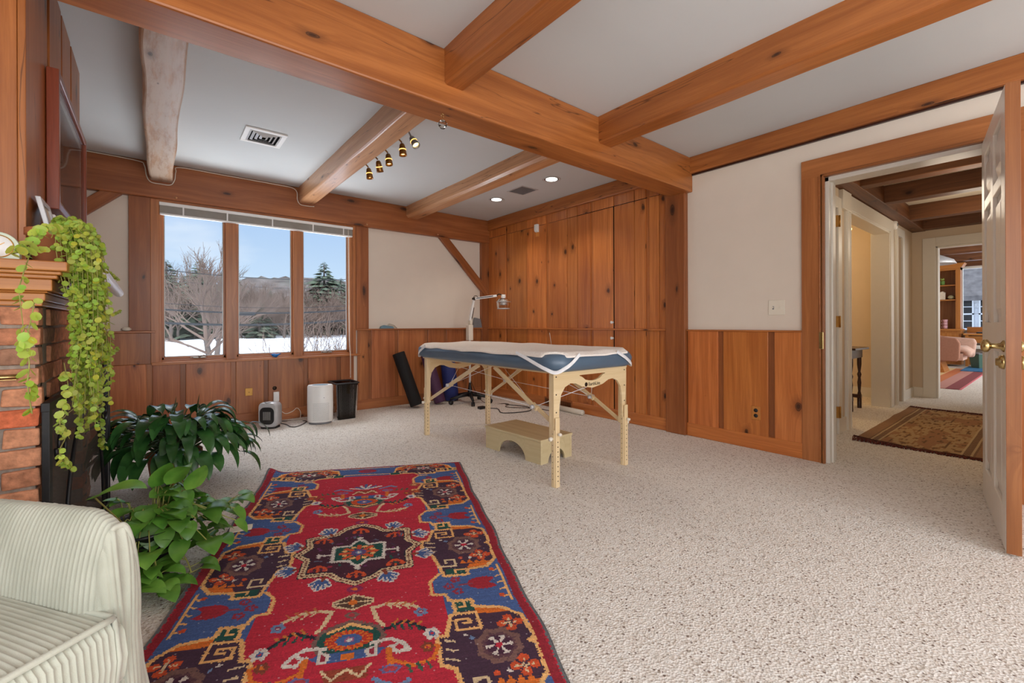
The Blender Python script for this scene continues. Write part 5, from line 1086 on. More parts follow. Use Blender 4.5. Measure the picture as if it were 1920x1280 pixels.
for (x, y) in ((LXS[0], LYS[0]), (LXS[1], LYS[0]), (LXS[0], LYS[1]), (LXS[1], LYS[1])):
    sgn = 1 if y < 2.5 else -1
    m = MB(); m.box(x-.02, y+sgn*.010, .30, x+.02, y+sgn*.034, TZ0-.012, 2); up_ = m.build('upper_leg', MW['birch'], tb, .002)
    m = MB(); m.box(x-.022, y-.014, .0, x+.022, y+.014, .355 if x < 2.2 else .345, 2, 1.0); m.box(x-.018, y-sgn*.014, .0, x+.018, y-sgn*.024, .43, 2, 1.03); lg = m.build('leg', MW['birch'], tb, .003)
    m = MB()
    for k in range(9): m.lathe([(0, .001), (.0035, .001), (.004, 0)], (x, y-.024 if sgn == 1 else y-.014, .04+k*.03), 8, axis=(0, -1, 0)); m.lathe([(0, .001), (.003, .001)], (x-.022, y, .05+k*.035), 8, axis=(-1, 0, 0))
    m.build('peg_holes', P['bronze'], lg)
    m = MB(); m.lathe([(0, .028), (.012, .026), (.014, .012), (.006, .008), (.006, 0)], (x-.022 if x < 2.2 else x+.022, y, .30), 12, axis=(-1 if x < 2.2 else 1, 0, 0)); m.lathe([(0, .03), (.010, .028), (.011, .014), (.005, 0)], (x, y-sgn*.024, .33), 10, axis=(0, -sgn, 0)); m.build('knob', P['ivory'], lg)
    m = MB(); m.lathe([(0, 0), (.013, 0), (.013, .004), (0, .004)], (x, y, -.0), 10); m.build('foot_pad', P['black'], lg)
# folding braces: thick pair of bars meeting at a knuckle
knk = {}
for (x, y0, ym, y1, zm, zl) in ((LXS[0]+.006, LYS[0]+.02, 2.165, 2.60, .462, .375), (LXS[1]-.006, LYS[0]+.02, 2.265, 2.72, .42, .30), (LXS[0]+.006, LYS[1]-.02, 3.24, 2.80, .462, .325), (LXS[1]-.006, LYS[1]-.02, 3.32, 2.92, .43, .31)):
    a = Vector((x, y0, zl)); k_ = Vector((x, ym, zm)); b = Vector((x, y1, TZ0-.016)); k_ = a.lerp(b, (ym-y0)/(y1-y0)); knk[(x, y0)] = k_
    up_ = Vector((1, 0, 0)); d = (b-a).normalized()
    m = MB(); m.bar(a+Vector((.012, 0, 0)), k_+d*.03+Vector((.012, 0, 0)), .026, .014, up=up_); br = m.build('brace', MW['birch'], tb, .003)
    m = MB(); m.bar(k_-d*.03+Vector((-.004, 0, 0)), b+Vector((-.004, 0, 0)), .03, .016, up=up_); br = m.build('brace', MW['birch'], tb, .003)
    m = MB(); m.lathe([(0, -.02), (.014, -.02), (.014, .02), (0, .02)], k_+Vector((.005, 0, 0)), 12, axis=(1, 0, 0)); m.lathe([(0, 0), (.016, 0), (.014, .02), (0, .024)], k_+Vector((-.012, 0, 0)), 8, axis=(-1, 0, 0)); m.build('knuckle', P['silver'], br)
m = MB(); ks = list(knk.items())
kk = [k[1] for k in ks]
m.tube([kk[0], kk[2]], .0022, 5); m.tube([kk[1], kk[3]], .0022, 5)
for (x, y0), k_ in ks:
    ey = LYS[0] if y0 < 2.5 else LYS[1]; xin = 2.27
    m.tube([k_, (xin if x < 2.2 else xin, ey, .60)], .0022, 5)
    m.tube([k_, (x+(.2 if x < 2.2 else -.2), 2.8, TZ0-.012)], .0018, 5)
m.build('tension_cable', P['strap'], tb)
# maker's mark on the near end panel
def text(body, size, loc, rot, mat, parent, name='logo', ext=.0006):
    cu_ = bpy.data.curves.new(name, 'FONT'); cu_.body = body; cu_.size = size; cu_.extrude = ext; cu_.align_x = 'CENTER'
    o = bpy.data.objects.new(name, cu_); C.objects.link(o); dg = bpy.context.evaluated_depsgraph_get(); me = bpy.data.meshes.new_from_object(o.evaluated_get(dg)); bpy.data.objects.remove(o)
    R_ = Matrix.Translation(loc) @ Matrix.Rotation(rot[2], 4, 'Z') @ Matrix.Rotation(rot[0], 4, 'X'); me.transform(R_); me.materials.clear(); me.materials.append(mat)
    o = bpy.data.objects.new(name, me); C.objects.link(o); o.parent = parent; o.matrix_parent_inverse = Matrix.Translation(parent.location).inverted(); return o
text('EarthLite', .032, Vector((2.285, LYS[0]-.0092, .600)), (PI/2, 0, 0), P['bronze'], tb)
m = MB(); m.lathe([(0, .0006), (.014, .0006), (.0145, 0)], (2.205, LYS[0]-.0085, .610), 20, axis=(0, -1, 0)); m.build('logo_emblem', P['bronze'], tb)
# fleece cover with elastic corner straps
fl = thing('fleece_cover', (2.27, 2.8, .83), 'white fleece pad strapped over the massage table top', 'cover')
m = MB(); NX_, NY_ = 34, 70; X0, X1, Y0, Y1 = TX0-.012, TX1-.0, TY0-.01, TY1+.012; top_ = []; 
def fz(x, y):
    ex_ = min(x-X0, X1-x); ey_ = min(y-Y0, Y1-y); e_ = min(ex_, ey_)
    z = TZ1+.010+.006*noise.noise(Vector((x*7, y*5, 1)))+.012*max(0, noise.noise(Vector((x*3, y*2.3, 8))))
    return z
def fx(i, j):
    u, v = i/NX_, j/NY_; x = X0+(X1-X0)*u; y = Y0+(Y1-Y0)*v
    # straight long edges that wander, corners drawn in
    cx_ = max(0, abs(u-.5)*2-.72)/.28; cy_ = max(0, abs(v-.5)*2-.86)/.14; k_ = cx_*cy_
    x -= (1 if u > .5 else -1)*.07*k_; y -= (1 if v > .5 else -1)*.07*k_
    if i in (0, NX_): x += .022*noise.noise(Vector((y*2.6, i, 0)))-(.018*math.exp(-((y-2.85)/.2)**2) if i == 0 else 0)
    return x, y
g = []
for i in range(NX_+1):
    r = []
    for j in range(NY_+1):
        x, y = fx(i, j); z = fz(x, y); r.append(Vector((x, y, z)))
    g.append(r)
# drape the edge down a little over the cushion
for i in range(NX_+1):
    for j in range(NY_+1):
        e_ = min(i, NX_-i, j, NY_-j)
        if e_ == 0: g[i][j].z -= .022+.008*noise.noise(Vector((g[i][j].x*6, g[i][j].y*6, 0)))
        elif e_ == 1: g[i][j].z -= .006
m.grid(g); low = [[p-Vector((0, 0, .010)) for p in r] for r in g]; m.grid(low[::-1])
edge = [(i, 0) for i in range(NX_)]+[(NX_, j) for j in range(NY_)]+[(i, NY_) for i in range(NX_, 0, -1)]+[(0, j) for j in range(NY_, 0, -1)]
m.grid([[g[i][j] for i, j in edge+edge[:1]], [low[i][j] for i, j in edge+edge[:1]]]); m.build('pad', P['fleece'], fl)
def strap(pts, w_=.022):
    m = MB(); pts = smoothpath(pts, 8); a = []; b = []
    cxx = Vector(((TX0+TX1)/2, (TY0+TY1)/2, .77))
    for i, p in enumerate(pts):
        d = (pts[min(i+1, len(pts)-1)]-pts[max(i-1, 0)]).normalized(); nn = Vector((p.x-min(max(p.x, TX0+.12), TX1-.12), p.y-min(max(p.y, TY0+.12), TY1-.12), 0)); nn = nn.normalized() if nn.length > 1e-5 else Vector((0, 0, 1)); s_ = d.cross(nn).normalized()*w_/2
        a.append((p+nn*.004+s_, p+nn*.004-s_, p+nn*.001-s_, p+nn*.001+s_, p+nn*.004+s_))
    m.grid(a); m.build('elastic_strap', P['strap'], fl)
zs, zl = TZ1-.004, TZ0+.012
strap([(TX0-.012, TY0+.36, zs), (TX0-.015, TY0+.26, TZ0+.082), (TX0-.014, TY0+.17, TZ0+.052), (TX0-.006, TY0+.09, TZ0+.024), (TX0+.026, TY0+.030, TZ0+.002), (TX0+.080, TY0-.002, TZ0+.030), (TX0+.13, TY0-.012, TZ0+.062), (TX0+.19, TY0-.014, zs)])
strap([(TX1-.24, TY0-.010, zs), (TX1-.14, TY0-.012, TZ0+.06), (TX1-.05, TY0+.012, zl), (TX1+.0, TY0+.08, zl), (TX1+.01, TY0+.24, zs)])
strap([(TX0-.012, TY1-.22, zs), (TX0-.012, TY1-.12, TZ0+.06), (TX0+.012, TY1-.04, zl+.01), (TX0+.06, TY1+.004, zl), (TX0+.16, TY1+.012, zs)])
strap([(TX1-.2, TY1+.01, zs), (TX1-.08, TY1+.0, zl+.02), (TX1-.02, TY1-.05, zl), (TX1+.01, TY1-.18, zs)])
# step stool
ss = thing('step_stool', (2.3, 2.65, 0), 'pale plywood step stool with arched sides under the massage table', 'stool')
A0 = Vector((2.139, 2.331, 0)); ax = (Vector((2.107, 2.961, 0))-A0).normalized(); bx_ = Vector((ax.y, -ax.x, 0)); SL, SW, SH = .63, .335, .178
def sp3(a, b, z): p = A0+ax*a+bx_*b; return (p.x, p.y, z)
m = MB(); m.hexa([sp3(-.006, -.006, SH-.018), sp3(SL+.006, -.006, SH-.018), sp3(SL+.006, SW+.006, SH-.018), sp3(-.006, SW+.006, SH-.018), sp3(-.006, -.006, SH), sp3(SL+.006, -.006, SH), sp3(SL+.006, SW+.006, SH), sp3(-.006, SW+.006, SH)], 0); m.build('top', MW['ply'], ss, .003)
def archside(mb, L, fn, r, base_=0.12):
    xs = [0]+[base_]+[L/2-r*math.cos(PI*k/14) for k in range(15)]+[L-base_, L]; xs = sorted(set(round(x, 4) for x in xs if 0 <= x <= L))
    def lo(x): d = abs(x-L/2); return 0 if d >= r else math.sqrt(r*r-d*d)*min(1.0, .115/r)
    for a, b in zip(xs[:-1], xs[1:]):
        la, lb = lo(a), lo(b)
        if a < L/2-r+1e-4 <= b and b-a > 1e-3 and la == 0: pass
        p = [fn(a, 0, la), fn(b, 0, lb), fn(b, 1, lb), fn(a, 1, la), fn(a, 0, SH-.018), fn(b, 0, SH-.018), fn(b, 1, SH-.018), fn(a, 1, SH-.018)]; mb.hexa(p, 0, off=(5, 3))
for b0_, b1_ in ((0, .016), (SW-.016, SW)):
    m = MB(); archside(m, SL, lambda a, t, z: sp3(a, b0_+(b1_-b0_)*t, z), .155); m.build('side', MW['ply'], ss)
for a0_, a1_ in ((.001, .016), (SL-.016, SL-.001)):
    m = MB(); archside(m, SW-.034, lambda b, t, z: sp3(a0_+(a1_-a0_)*(1-t), b+.017, z), .09); m.build('end', MW['ply'], ss)
# ================================================================ THE BIG RED RUG (pattern drawn in rug centimetres, 128 x 245)
def make_rug():
    RW, RL, cs = 128, 245, .5; nx, ny = int(RW/cs), int(RL/cs)
    gx, gy = np.meshgrid((np.arange(nx)+.5)*cs, (np.arange(ny)+.5)*cs)
    rnd = np.random.RandomState(4); jx = gx+rnd.uniform(-.25, .25, gx.shape); jy = gy+rnd.uniform(-.25, .25, gy.shape)
    G = np.zeros((ny, nx, 3)); G[:] = (194, 38, 56)
    RED = (194, 38, 56); DRED = (150, 34, 46); PUR = (66, 42, 60); ORG = (246, 184, 112); ORR = (214, 78, 40); BLU = (68, 94, 150); WHT = (224, 212, 200); GRN = (30, 76, 66); BRN = (124, 88, 80); CRM = (226, 196, 152); BLK = (38, 34, 44); ORA = (226, 110, 36); LBL = (110, 136, 176)
    def poly(pts, col, mirror=True):
        for mm in ((False, True) if mirror else (False,)):
            P_ = [((128-x) if mm else x, y) for x, y in pts]; inside = np.zeros(gx.shape, bool); n = len(P_)
            for i in range(n):
                x1, y1 = P_[i]; x2, y2 = P_[(i+1) % n]
                if y1 == y2: continue
                c = ((y1 > jy) != (y2 > jy)) & (jx < (x2-x1)*(jy-y1)/(y2-y1)+x1); inside ^= c
            G[inside] = col
    def line(pts, col, wd=1.0, mirror=True, closed=False):
        P_ = list(pts)+([pts[0]] if closed else [])
        for mm in ((False, True) if mirror else (False,)):
            for (x1, y1), (x2, y2) in zip(P_[:-1], P_[1:]):
                if mm: x1, x2 = 128-x1, 128-x2
                dx, dy = x2-x1, y2-y1; L2 = dx*dx+dy*dy+1e-9; t = np.clip(((jx-x1)*dx+(jy-y1)*dy)/L2, 0, 1); d = (jx-x1-t*dx)**2+(jy-y1-t*dy)**2; G[d < (wd/2)**2] = col
    def ell(cx, cy, rx, ry, col, mirror=True):
        for mm in ((False, True) if mirror else (False,)):
            c = 128-cx if mm else cx; G[((jx-c)/rx)**2+((jy-cy)/ry)**2 < 1] = col
    def flower(cx, cy, r, c1, c2, cc, n=6, mirror=True):
        for k in range(n): a = 2*PI*k/n; ell(cx+r*.62*math.cos(a), cy+r*.62*math.sin(a), r*.38, r*.38, c1, mirror)
        ell(cx, cy, r*.4, r*.4, c2, mirror); ell(cx, cy, r*.16, r*.16, cc, mirror)
    def hook(cx, cy, s, col, fx=1, fy=1, wd=1.4):
        line([(cx+fx*x*s, cy+fy*y*s) for x, y in ((-1, 1), (-1, -.9), (.8, -.9), (.8, .35), (-.25, .35), (-.25, -.25), (.2, -.25))], col, wd)
    # borders: ground
    poly([(4, 0), (31, 0), (31, 245), (4, 245)], BLU); poly([(4, 3), (124, 3), (124, 17), (4, 17)], BLU, False); poly([(4, 228), (124, 228), (124, 242), (4, 242)], BLU, False)
    # column border: red field bites in between blocks
    def block(cx, cy, hx, hy, horiz=False):
        T = (lambda x, y: (cx+y*hx/20, cy+x*hy/14)) if horiz else (lambda x, y: (cx+x*hx/14, cy+y*hy/20))
        o = [T(*p) for p in ((-11, -13), (-6, -18), (4, -20), (4, -24), (11, -24), (11, -17), (13, -17), (16, -7), (19, -7), (19, 5), (15, 7), (13, 17), (12, 24), (2, 24), (2, 20), (-7, 19), (-12, 13), (-12, 1), (-10, 0), (-12, -1))]
        poly(o, PUR)
        poly([T(*p) for p in ((-7, -18), (4, -20), (4, -16), (-8, -15))], ORA); poly([T(*p) for p in ((-8, 19), (2, 20), (0, 16), (-9, 15))], ORA)
        for k in range(4): poly([T(-8+3*k, -15.5), T(-6.5+3*k, -12.5), T(-5+3*k, -15.5)], PUR); poly([T(-8+3*k, 15.5), T(-6.5+3*k, 12.5), T(-5+3*k, 15.5)], ORA)
        poly([T(*p) for p in ((4, -24), (11, -24), (11, -18), (4, -18))], GRN); poly([T(*p) for p in ((3, 19), (11, 19), (11, 24), (3, 24))], GRN)
        line(o, ORG, 1.5, closed=True); line([T(*p) for p in ((13, -17), (4, -17), (4, -9), (12, -9))], ORG, 1.2); line([T(*p) for p in ((12, -9), (12, -14), (7, -14), (7, -12), (9.5, -12))], ORG, 1.1)
        line([T(*p) for p in ((13, 17), (6, 17), (6, 12), (10, 12), (10, 14.5))], CRM, 1.1); line([T(*p) for p in ((11, -24), (7, -24), (7, -20.5), (9, -20.5))], ORG, 1.0); line([T(*p) for p in ((2, 20), (7, 20), (7, 22))], ORG, 1.0)
        for k in range(3): line([T(17, -5+4*k), T(13.5, -4+4*k)], CRM, .9)
        for r, c in ((8.2, BRN), (6.0, (92, 58, 66)), (4.6, (70, 36, 56))):
            s = [T(r*math.cos(a)*(1 if k % 2 else .84), r*1.05*math.sin(a)*(1 if k % 2 else .84)) for k, a in enumerate([2*PI*q/16 for q in range(16)])]; poly(s, c)
        c0 = T(0, 0)
        for k in range(6): a = PI*k/3; p = T(3.6*math.cos(a), 3.9*math.sin(a)); line([c0, p], WHT, .8); ell(p[0], p[1], .9, .9, WHT)
        ell(c0[0], c0[1], 1.2, 1.2, (200, 40, 60))
        for sx, sy in ((-6, -9.5), (-6, 9.5)):
            p = T(sx, sy)
            for dx, dy in ((-3.2, 0), (3.2, 0), (0, -2.6), (0, 2.6)): ell(p[0]+dx*.9, p[1]+dy, 1.8, 1.6, ORR)
            line([T(sx-3, sy), T(sx+3, sy)], CRM, .6); line([T(sx, sy-2.4), T(sx, sy+2.4)], CRM, .6)
        p = T(8, -5); ell(p[0], p[1], .8, .8, LBL); p = T(10, -6.5); ell(p[0], p[1], .7, .7, WHT); p = T(-1, 11); ell(p[0], p[1], .8, .8, WHT); p = T(3, 11); ell(p[0], p[1], 1.0, 1.0, ORR)
    def blue(cy):
        o = [(5, cy-12), (24, cy-8), (31, cy-8), (34, cy-4), (34, cy+3), (30, cy+5), (27, cy+9), (20, cy+10), (5, cy+13)]
        poly(o, BLU); line([(26, cy-9), (31, cy-9), (35, cy-4), (35, cy+4), (30, cy+5), (29, cy+9), (24, cy+10)], ORG, 1.3)
        ell(14, cy, 6.5, 4.2, (168, 36, 48)); poly([(8, cy-4), (12, cy), (8, cy+4), (6.5, cy)], BLU); line([(19, cy), (24, cy)], (150, 60, 76), 1.0)
        for dx, dy in ((25, -4), (28, 0), (25, 4)): flower(dx, cy+dy, 2.2, (150, 44, 60), BLU, RED, 5)
        for k in range(5): line([(6, cy-9+4.5*k), (8.6, cy-8+4.5*k)], ORG, .9)
        line([(6, cy-12), (6, cy+12)], ORG, 1.0); ell(9, cy+9, 1.1, 1.1, ORR); ell(9, cy-9, 1.1, 1.1, ORR)
    # red bites beyond the inner edge of the border
    for cy in (33, 91, 153, 219): blue(cy)
    for cy in (56, 122, 187): block(17, cy, 14, 20)
    # top and bottom borders
    for cy, s in ((9.5, 1), (235.5, -1)):
        poly([(4, cy-9), (124, cy-9), (124, cy+9), (4, cy+9)], BLU, False)
        block(27, cy, 19, 8.5*s, True)
        poly([(45, cy-6), (83, cy-6), (80, cy+8), (48, cy+8)], BLU, False); line([(44, cy+9*s), (48, cy+9*s), (50, cy+6*s), (78, cy+6*s), (80, cy+9*s), (84, cy+9*s)], ORG, 1.2, False)
        ell(64, cy-1, 6, 3.4, (168, 36, 48), False); ell(64, cy-1, 3, 1.8, (120, 50, 80), False); line([(46, cy-7*s), (82, cy-7*s)], ORG, .9, False)
        poly([(43, cy+5*s), (49, cy+5*s), (49, cy+9*s), (43, cy+9*s)], GRN)
    # outside strips and selvage
    poly([(1.6, 0), (4.6, 0), (4.6, 245), (1.6, 245)], DRED); poly([(0, 0), (128, 0), (128, 1.3), (0, 1.3)], DRED, False); poly([(0, 243.5), (128, 243.5), (128, 245), (0, 245)], DRED, False)
    poly([(0, 0), (1.2, 0), (1.2, 245), (0, 245)], (104, 106, 108))
    # central medallion
    S = [(41, 104), (53, 101), (57, 96), (64, 92.5), (71, 96), (75, 101), (86, 101), (85.5, 112), (90, 117), (85.5, 123), (86, 135.5), (75, 136), (71, 140), (64, 144), (57, 140), (53, 136), (42, 136), (42.5, 123), (38, 118), (42.5, 112)]
    poly(S, (70, 32, 46), False); line(S, BLK, 3.4, False, True); line(S, CRM, 2.5, False, True)
    for i in range(len(S)):
        a, b = S[i], S[(i+1) % len(S)]; n = max(1, int(math.hypot(b[0]-a[0], b[1]-a[1])/1.5))
        for k in range(n): ell(a[0]+(b[0]-a[0])*(k+.5)/n, a[1]+(b[1]-a[1])*(k+.5)/n, .55, .55, (110, 50, 44), False)
    rr = random.Random(2)
    for cx, cy in ((48, 106), (80, 106), (48, 131), (80, 131), (64, 99), (64, 137)):
        line([(cx-3, cy), (cx, cy-2), (cx+3, cy)], ORR, 1.3, False); line([(cx, cy-2), (cx, cy+2.5)], ORR, 1.2, False); ell(cx-3, cy+1.4, 1.1, 1.1, ORR, False); ell(cx+3, cy+1.4, 1.1, 1.1, ORR, False)
    for k in range(46):
        x, y = rr.uniform(45, 83), rr.uniform(104, 134); line([(x, y), (x+rr.uniform(-2, 2), y+rr.uniform(-2, 2))], rr.choice([(110, 44, 96), GRN, (150, 40, 60), PUR, (96, 100, 120)]), 1.0, False)
    I = [(53, 113), (60, 113.5), (62, 110), (64, 108.5), (66, 110), (68, 113.5), (75, 113), (75, 126.5), (68, 126.5), (66, 129.5), (64, 131), (62, 129.5), (60, 126.5), (53, 126.5)]
    poly(I, GRN, False); line(I, WHT, 1.5, False, True); line([(53, 120), (47, 120)], WHT, 1.4, False); line([(75, 120), (81, 120)], WHT, 1.4, False); line([(47, 119), (47, 121.6)], WHT, 1.4, False); line([(81, 119), (81, 121.6)], WHT, 1.4, False); ell(64, 107, 1.3, 1.3, WHT, False); ell(64, 132.5, 1.3, 1.3, WHT, False)
    for k in range(8):
        a = 2*PI*k/8; line([(64, 120), (64+8*math.cos(a), 120+6*math.sin(a))], ORR, 1.8, False); ell(64+6.5*math.cos(a+.4), 120+5*math.sin(a+.4), 1.2, 1.0, ORG, False)
    ell(64, 120, 3.4, 2.8, (90, 70, 120), False); ell(64, 120, 1.5, 1.3, LBL, False); ell(64, 120, .7, .7, WHT, False)
    def leaf8(x, y, dx, dy):
        n = math.hypot(dx, dy); dx, dy = dx/n, dy/n; px, py = -dy, dx
        for o, l_ in ((-2.8, 3.2), (-1.4, 5), (0, 6.2), (1.4, 5), (2.8, 3.2)): line([(x+px*o*.5, y+py*o*.5), (x+px*o*1.3+dx*l_, y+py*o*1.3+dy*l_)], WHT, 2.3, False)
        for o, l_ in ((-2.8, 3.0), (-1.4, 4.7), (0, 5.9), (1.4, 4.7), (2.8, 3.0)): line([(x+px*o*.5+dx*.4, y+py*o*.5+dy*.4), (x+px*o*1.3+dx*l_, y+py*o*1.3+dy*l_)], BLU, 1.1, False)
        line([(x-dx*2, y-dy*2), (x, y)], (140, 60, 40), 1.6, False)
    for x, y, dx, dy in ((50, 100, -.5, -1), (79, 98, .3, -1), (38, 111, -1, -.2), (38, 130, -1, .25), (51, 140, -.2, 1), (76, 139, .3, 1), (89, 107, 1, -.1), (90, 126, 1, .1)): leaf8(x, y, dx, dy)
    # figures above and below
    def figure(yc, d, s):
        Y = lambda y: yc+d*y
        line([(53*1.0, Y(5)), (55, Y(8)), (57, Y(15)), (52, Y(16.5)), (46, Y(16)), (41, Y(13))], CRM, 1.5); 
        for k in range(4): line([(52-3*k, Y(16.5-.6*k)), (50-3*k, Y(14.2-.6*k))], CRM, .8); line([(52-3*k, Y(16.5-.6*k)), (50.5-3*k, Y(18.4-.6*k))], (200, 110, 60), .8)
        flower(40, Y(10), 2.6, LBL, (150, 60, 90), WHT, 5)
        line([(55, Y(2)), (50, Y(4)), (46, Y(6)), (42, Y(3)), (39, Y(-.5))], BLK, 1.6)
        for k in range(4): line([(50-2.6*k, Y(5-.6*k)), (48-2.6*k, Y(7.4-.9*k))], (206, 120, 50), .9); line([(50-2.6*k, Y(5-.6*k)), (49-2.6*k, Y(2.4-.6*k))], GRN, .9)
        flower(37.5, Y(-2), 2.9, WHT, BLU, RED, 6)
        H = [(64, Y(9)), (73, Y(5)), (75, Y(0)), (73, Y(-4.5)), (64, Y(-7)), (55, Y(-4.5)), (53, Y(0)), (55, Y(5))]
        poly(H, GRN, False); line(H, BRN, 1.5, False, True); line([(57, Y(4)), (64, Y(7.4)), (71, Y(4))], ORG, 1.2, False)
        ell(64, Y(0), 7.4, 4.4, ORA, False)
        for k in range(18): a = 2*PI*k/18; line([(64+4*math.cos(a), Y(2.4*math.sin(a))), (64+7.4*math.cos(a), Y(4.4*math.sin(a)))], (196, 52, 34), .8, False)
        ell(64, Y(0), 4.2, 2.6, BLU, False); ell(64, Y(0), 1.6, 1.2, (160, 90, 130), False); ell(64, Y(0), .9, .8, WHT, False)
        poly([(52, Y(-6)), (56, Y(-9)), (72, Y(-9)), (76, Y(-6)), (72, Y(-5)), (56, Y(-5))], BLU, False); poly([(62, Y(-8.6)), (66, Y(-8.6)), (66, Y(-6)), (62, Y(-6))], ORA, False)
        line([(57, Y(-3)), (51, Y(-2)), (47, Y(-5)), (45.5, Y(-8)), (49, Y(-8.5)), (51.5, Y(-6)), (49.5, Y(-5.2))], WHT, 1.5); poly([(55, Y(-3.5)), (59, Y(-5.5)), (58, Y(-9)), (55, Y(-9))], WHT); poly([(56, Y(-5)), (57.6, Y(-6)), (57.4, Y(-8)), (56, Y(-8))], (160, 40, 60))
        line([(51.5, Y(-7)), (51, Y(-14))], ORA, 2.0); ell(51, Y(-15), 3.2, 1.7, (110, 100, 150)); ell(51, Y(-15), 2.0, .9, (190, 60, 70))
        line([(50, Y(-12)), (44, Y(-15)), (38, Y(-13)), (36, Y(-8)), (39, Y(-7))], ORA if d < 0 else (150, 60, 40), 1.3)
        for k in range(3): line([(46-3*k, Y(-14.5+.3*k)), (45-3*k, Y(-17+.3*k))], (60, 90, 70), 1.0)
        flower(39.5, Y(-8), 2.3, (130, 60, 40), ORA, RED, 6)
        poly([(57, Y(-12)), (71, Y(-12)), (70, Y(-17)), (58, Y(-17))], (150, 60, 40), False); line([(57, Y(-12)), (60, Y(-16)), (64, Y(-12.5)), (68, Y(-16)), (71, Y(-12))], CRM, 1.0, False)
        for k in range(-3, 4): line([(64, Y(-19)), (64+3*k, Y(-27+abs(k)*1.6))], WHT if k % 2 else BLU, 1.5, False); 
        line([(56, Y(-18)), (49, Y(-22)), (46, Y(-20))], LBL, 1.6)
        D = [(64, Y(24)), (71, Y(20.5)), (71, Y(18)), (64, Y(15)), (57, Y(18)), (57, Y(20.5))]
        poly(D, (88, 60, 46), False); line(D, CRM, .9, False, True); line([(58, Y(19.3)), (70, Y(19.3))], CRM, .8, False); line([(64, Y(16)), (64, Y(23))], CRM, .8, False); ell(64, Y(19.3), 1.6, 1.6, ORA, False)
        poly([(64, Y(14)), (67, Y(12)), (64, Y(9.5)), (61, Y(12))], BRN, False); ell(64, Y(12), 1.0, .8, (180, 50, 60), False)
        ell(64, Y(28), 3.2, 2.2, (140, 40, 80), False); ell(64, Y(28), 1.2, .9, ORA, False)
    figure(62, 1, 1); figure(176, -1, 1)
    flower(34, 52, 3, (160, 70, 50), ORA, RED); flower(93, 40, 3, (170, 90, 60), ORG, RED, 6, False)
    # wool wear
    G *= (1+rnd.normal(0, .045, gx.shape))[..., None]; streak = np.repeat(rnd.normal(0, .03, (ny, 1)), nx, 1); G *= (1+streak)[..., None]
    wear = rnd.rand(ny, nx) > .9965; G[wear] = G[wear]*.5+110
    G = np.clip(G*.90+17, 0, 255)/255; L = np.where(G <= .04045, G/12.92, ((G+.055)/1.055)**2.4)
    P00 = np.array([.593, 3.344]); P10 = np.array([1.717, 2.741]); P01 = P00+2.45*np.array([-.374, -.927]); P11 = P10+2.45*np.array([-.398, -.917])
    s = np.linspace(0, 1, nx+1); t = np.linspace(0, 1, ny+1); S_, T_ = np.meshgrid(s, t)
    # gently wavering sides
    wob = .008*np.sin(T_*19)+.005*np.sin(T_*43+1); S2 = S_+wob*(S_-.5)*.9
    XY = ((1-S2)*(1-T_))[..., None]*P00+(S2*(1-T_))[..., None]*P10+((1-S2)*T_)[..., None]*P01+(S2*T_)[..., None]*P11
    Z = .010+.0025*np.sin(S_*17+T_*9)*np.sin(T_*31)+.030*np.exp(-((S_/.05)**2+(T_/.035)**2))+.012*np.exp(-((S_)/.03)**2)*np.clip(np.sin(T_*26+.6), 0, 1)
    V = np.concatenate([XY, Z[..., None]], 2).reshape(-1, 3)
    idx = np.arange((nx+1)*(ny+1)).reshape(ny+1, nx+1)
    F = np.stack([idx[1:, :-1], idx[1:, 1:], idx[:-1, 1:], idx[:-1, :-1]], -1).reshape(-1, 4)
    # skirt down to the carpet for a real edge
    ring = np.concatenate([idx[0, :-1], idx[:-1, -1], idx[-1, :0:-1], idx[:0:-1, 0]]); nb = len(V); low = V[ring].copy(); low[:, 2] -= .009; low[:, 2] = np.maximum(low[:, 2], .0005); V = np.concatenate([V, low])
    n = len(ring); SK = np.array([[ring[i], nb+i, nb+(i+1) % n, ring[(i+1) % n]] for i in range(n)]); F2 = np.concatenate([F, SK])
    me = bpy.data.meshes.new('oriental_rug'); me.from_pydata(V.tolist(), [], F2.tolist())
    ca = me.color_attributes.new('pattern', 'FLOAT_COLOR', 'CORNER'); cols = np.ones((len(F2), 4, 4)); cols[:len(F), :, :3] = L.reshape(-1, 1, 3); cols[len(F):, :, :3] = (.05, .04, .05)
    ca.data.foreach_set('color', cols.ravel()); me.materials.append(P['rug']); me.polygons.foreach_set('use_smooth', [True]*len(F2)); me.update()
    o = bpy.data.objects.new('oriental_rug', me); C.objects.link(o)
    tag(o, 'large red hand-knotted oriental rug with blue and orange border on the carpet', 'rug')
make_rug()
# ================================================================ FIREPLACE
BXF, BY0, BY1 = -.305, 2.15, 3.62
fp = thing('fireplace', (-.8, 2.9, 0), 'brick fireplace with pine panelled chimney breast at the left edge', 'fireplace')
m = MB(); m.box(XL+.003, BY0+.008, 0, BXF-.01, BY0+.12, 1.08); m.box(XL+.003, BY1-.12, 0, BXF-.01, BY1-.008, 1.08); m.box(XL+.003, BY0+.1, .72, BXF-.01, BY1-.1, 1.08); m.box(BXF-.25, BY0+.1, 0, BXF-.01, BY0+.28, .75); m.box(BXF-.25, BY1-.3, 0, BXF-.01, BY1-.1, .75); m.build('mortar', P['mortar'], fp)
m = MB(); m.box(-1.1, BY0+.28, 0, -1.0, BY1-.3, .75); m.box(-1.1, BY0+.26, 0, BXF-.2, BY0+.29, .72); m.box(-1.1, BY1-.31, 0, BXF-.2, BY1-.28, .72); m.box(-1.1, BY0+.28, 0, BXF-.02, BY1-.3, .01); m.build('firebox', P['soot'], fp)
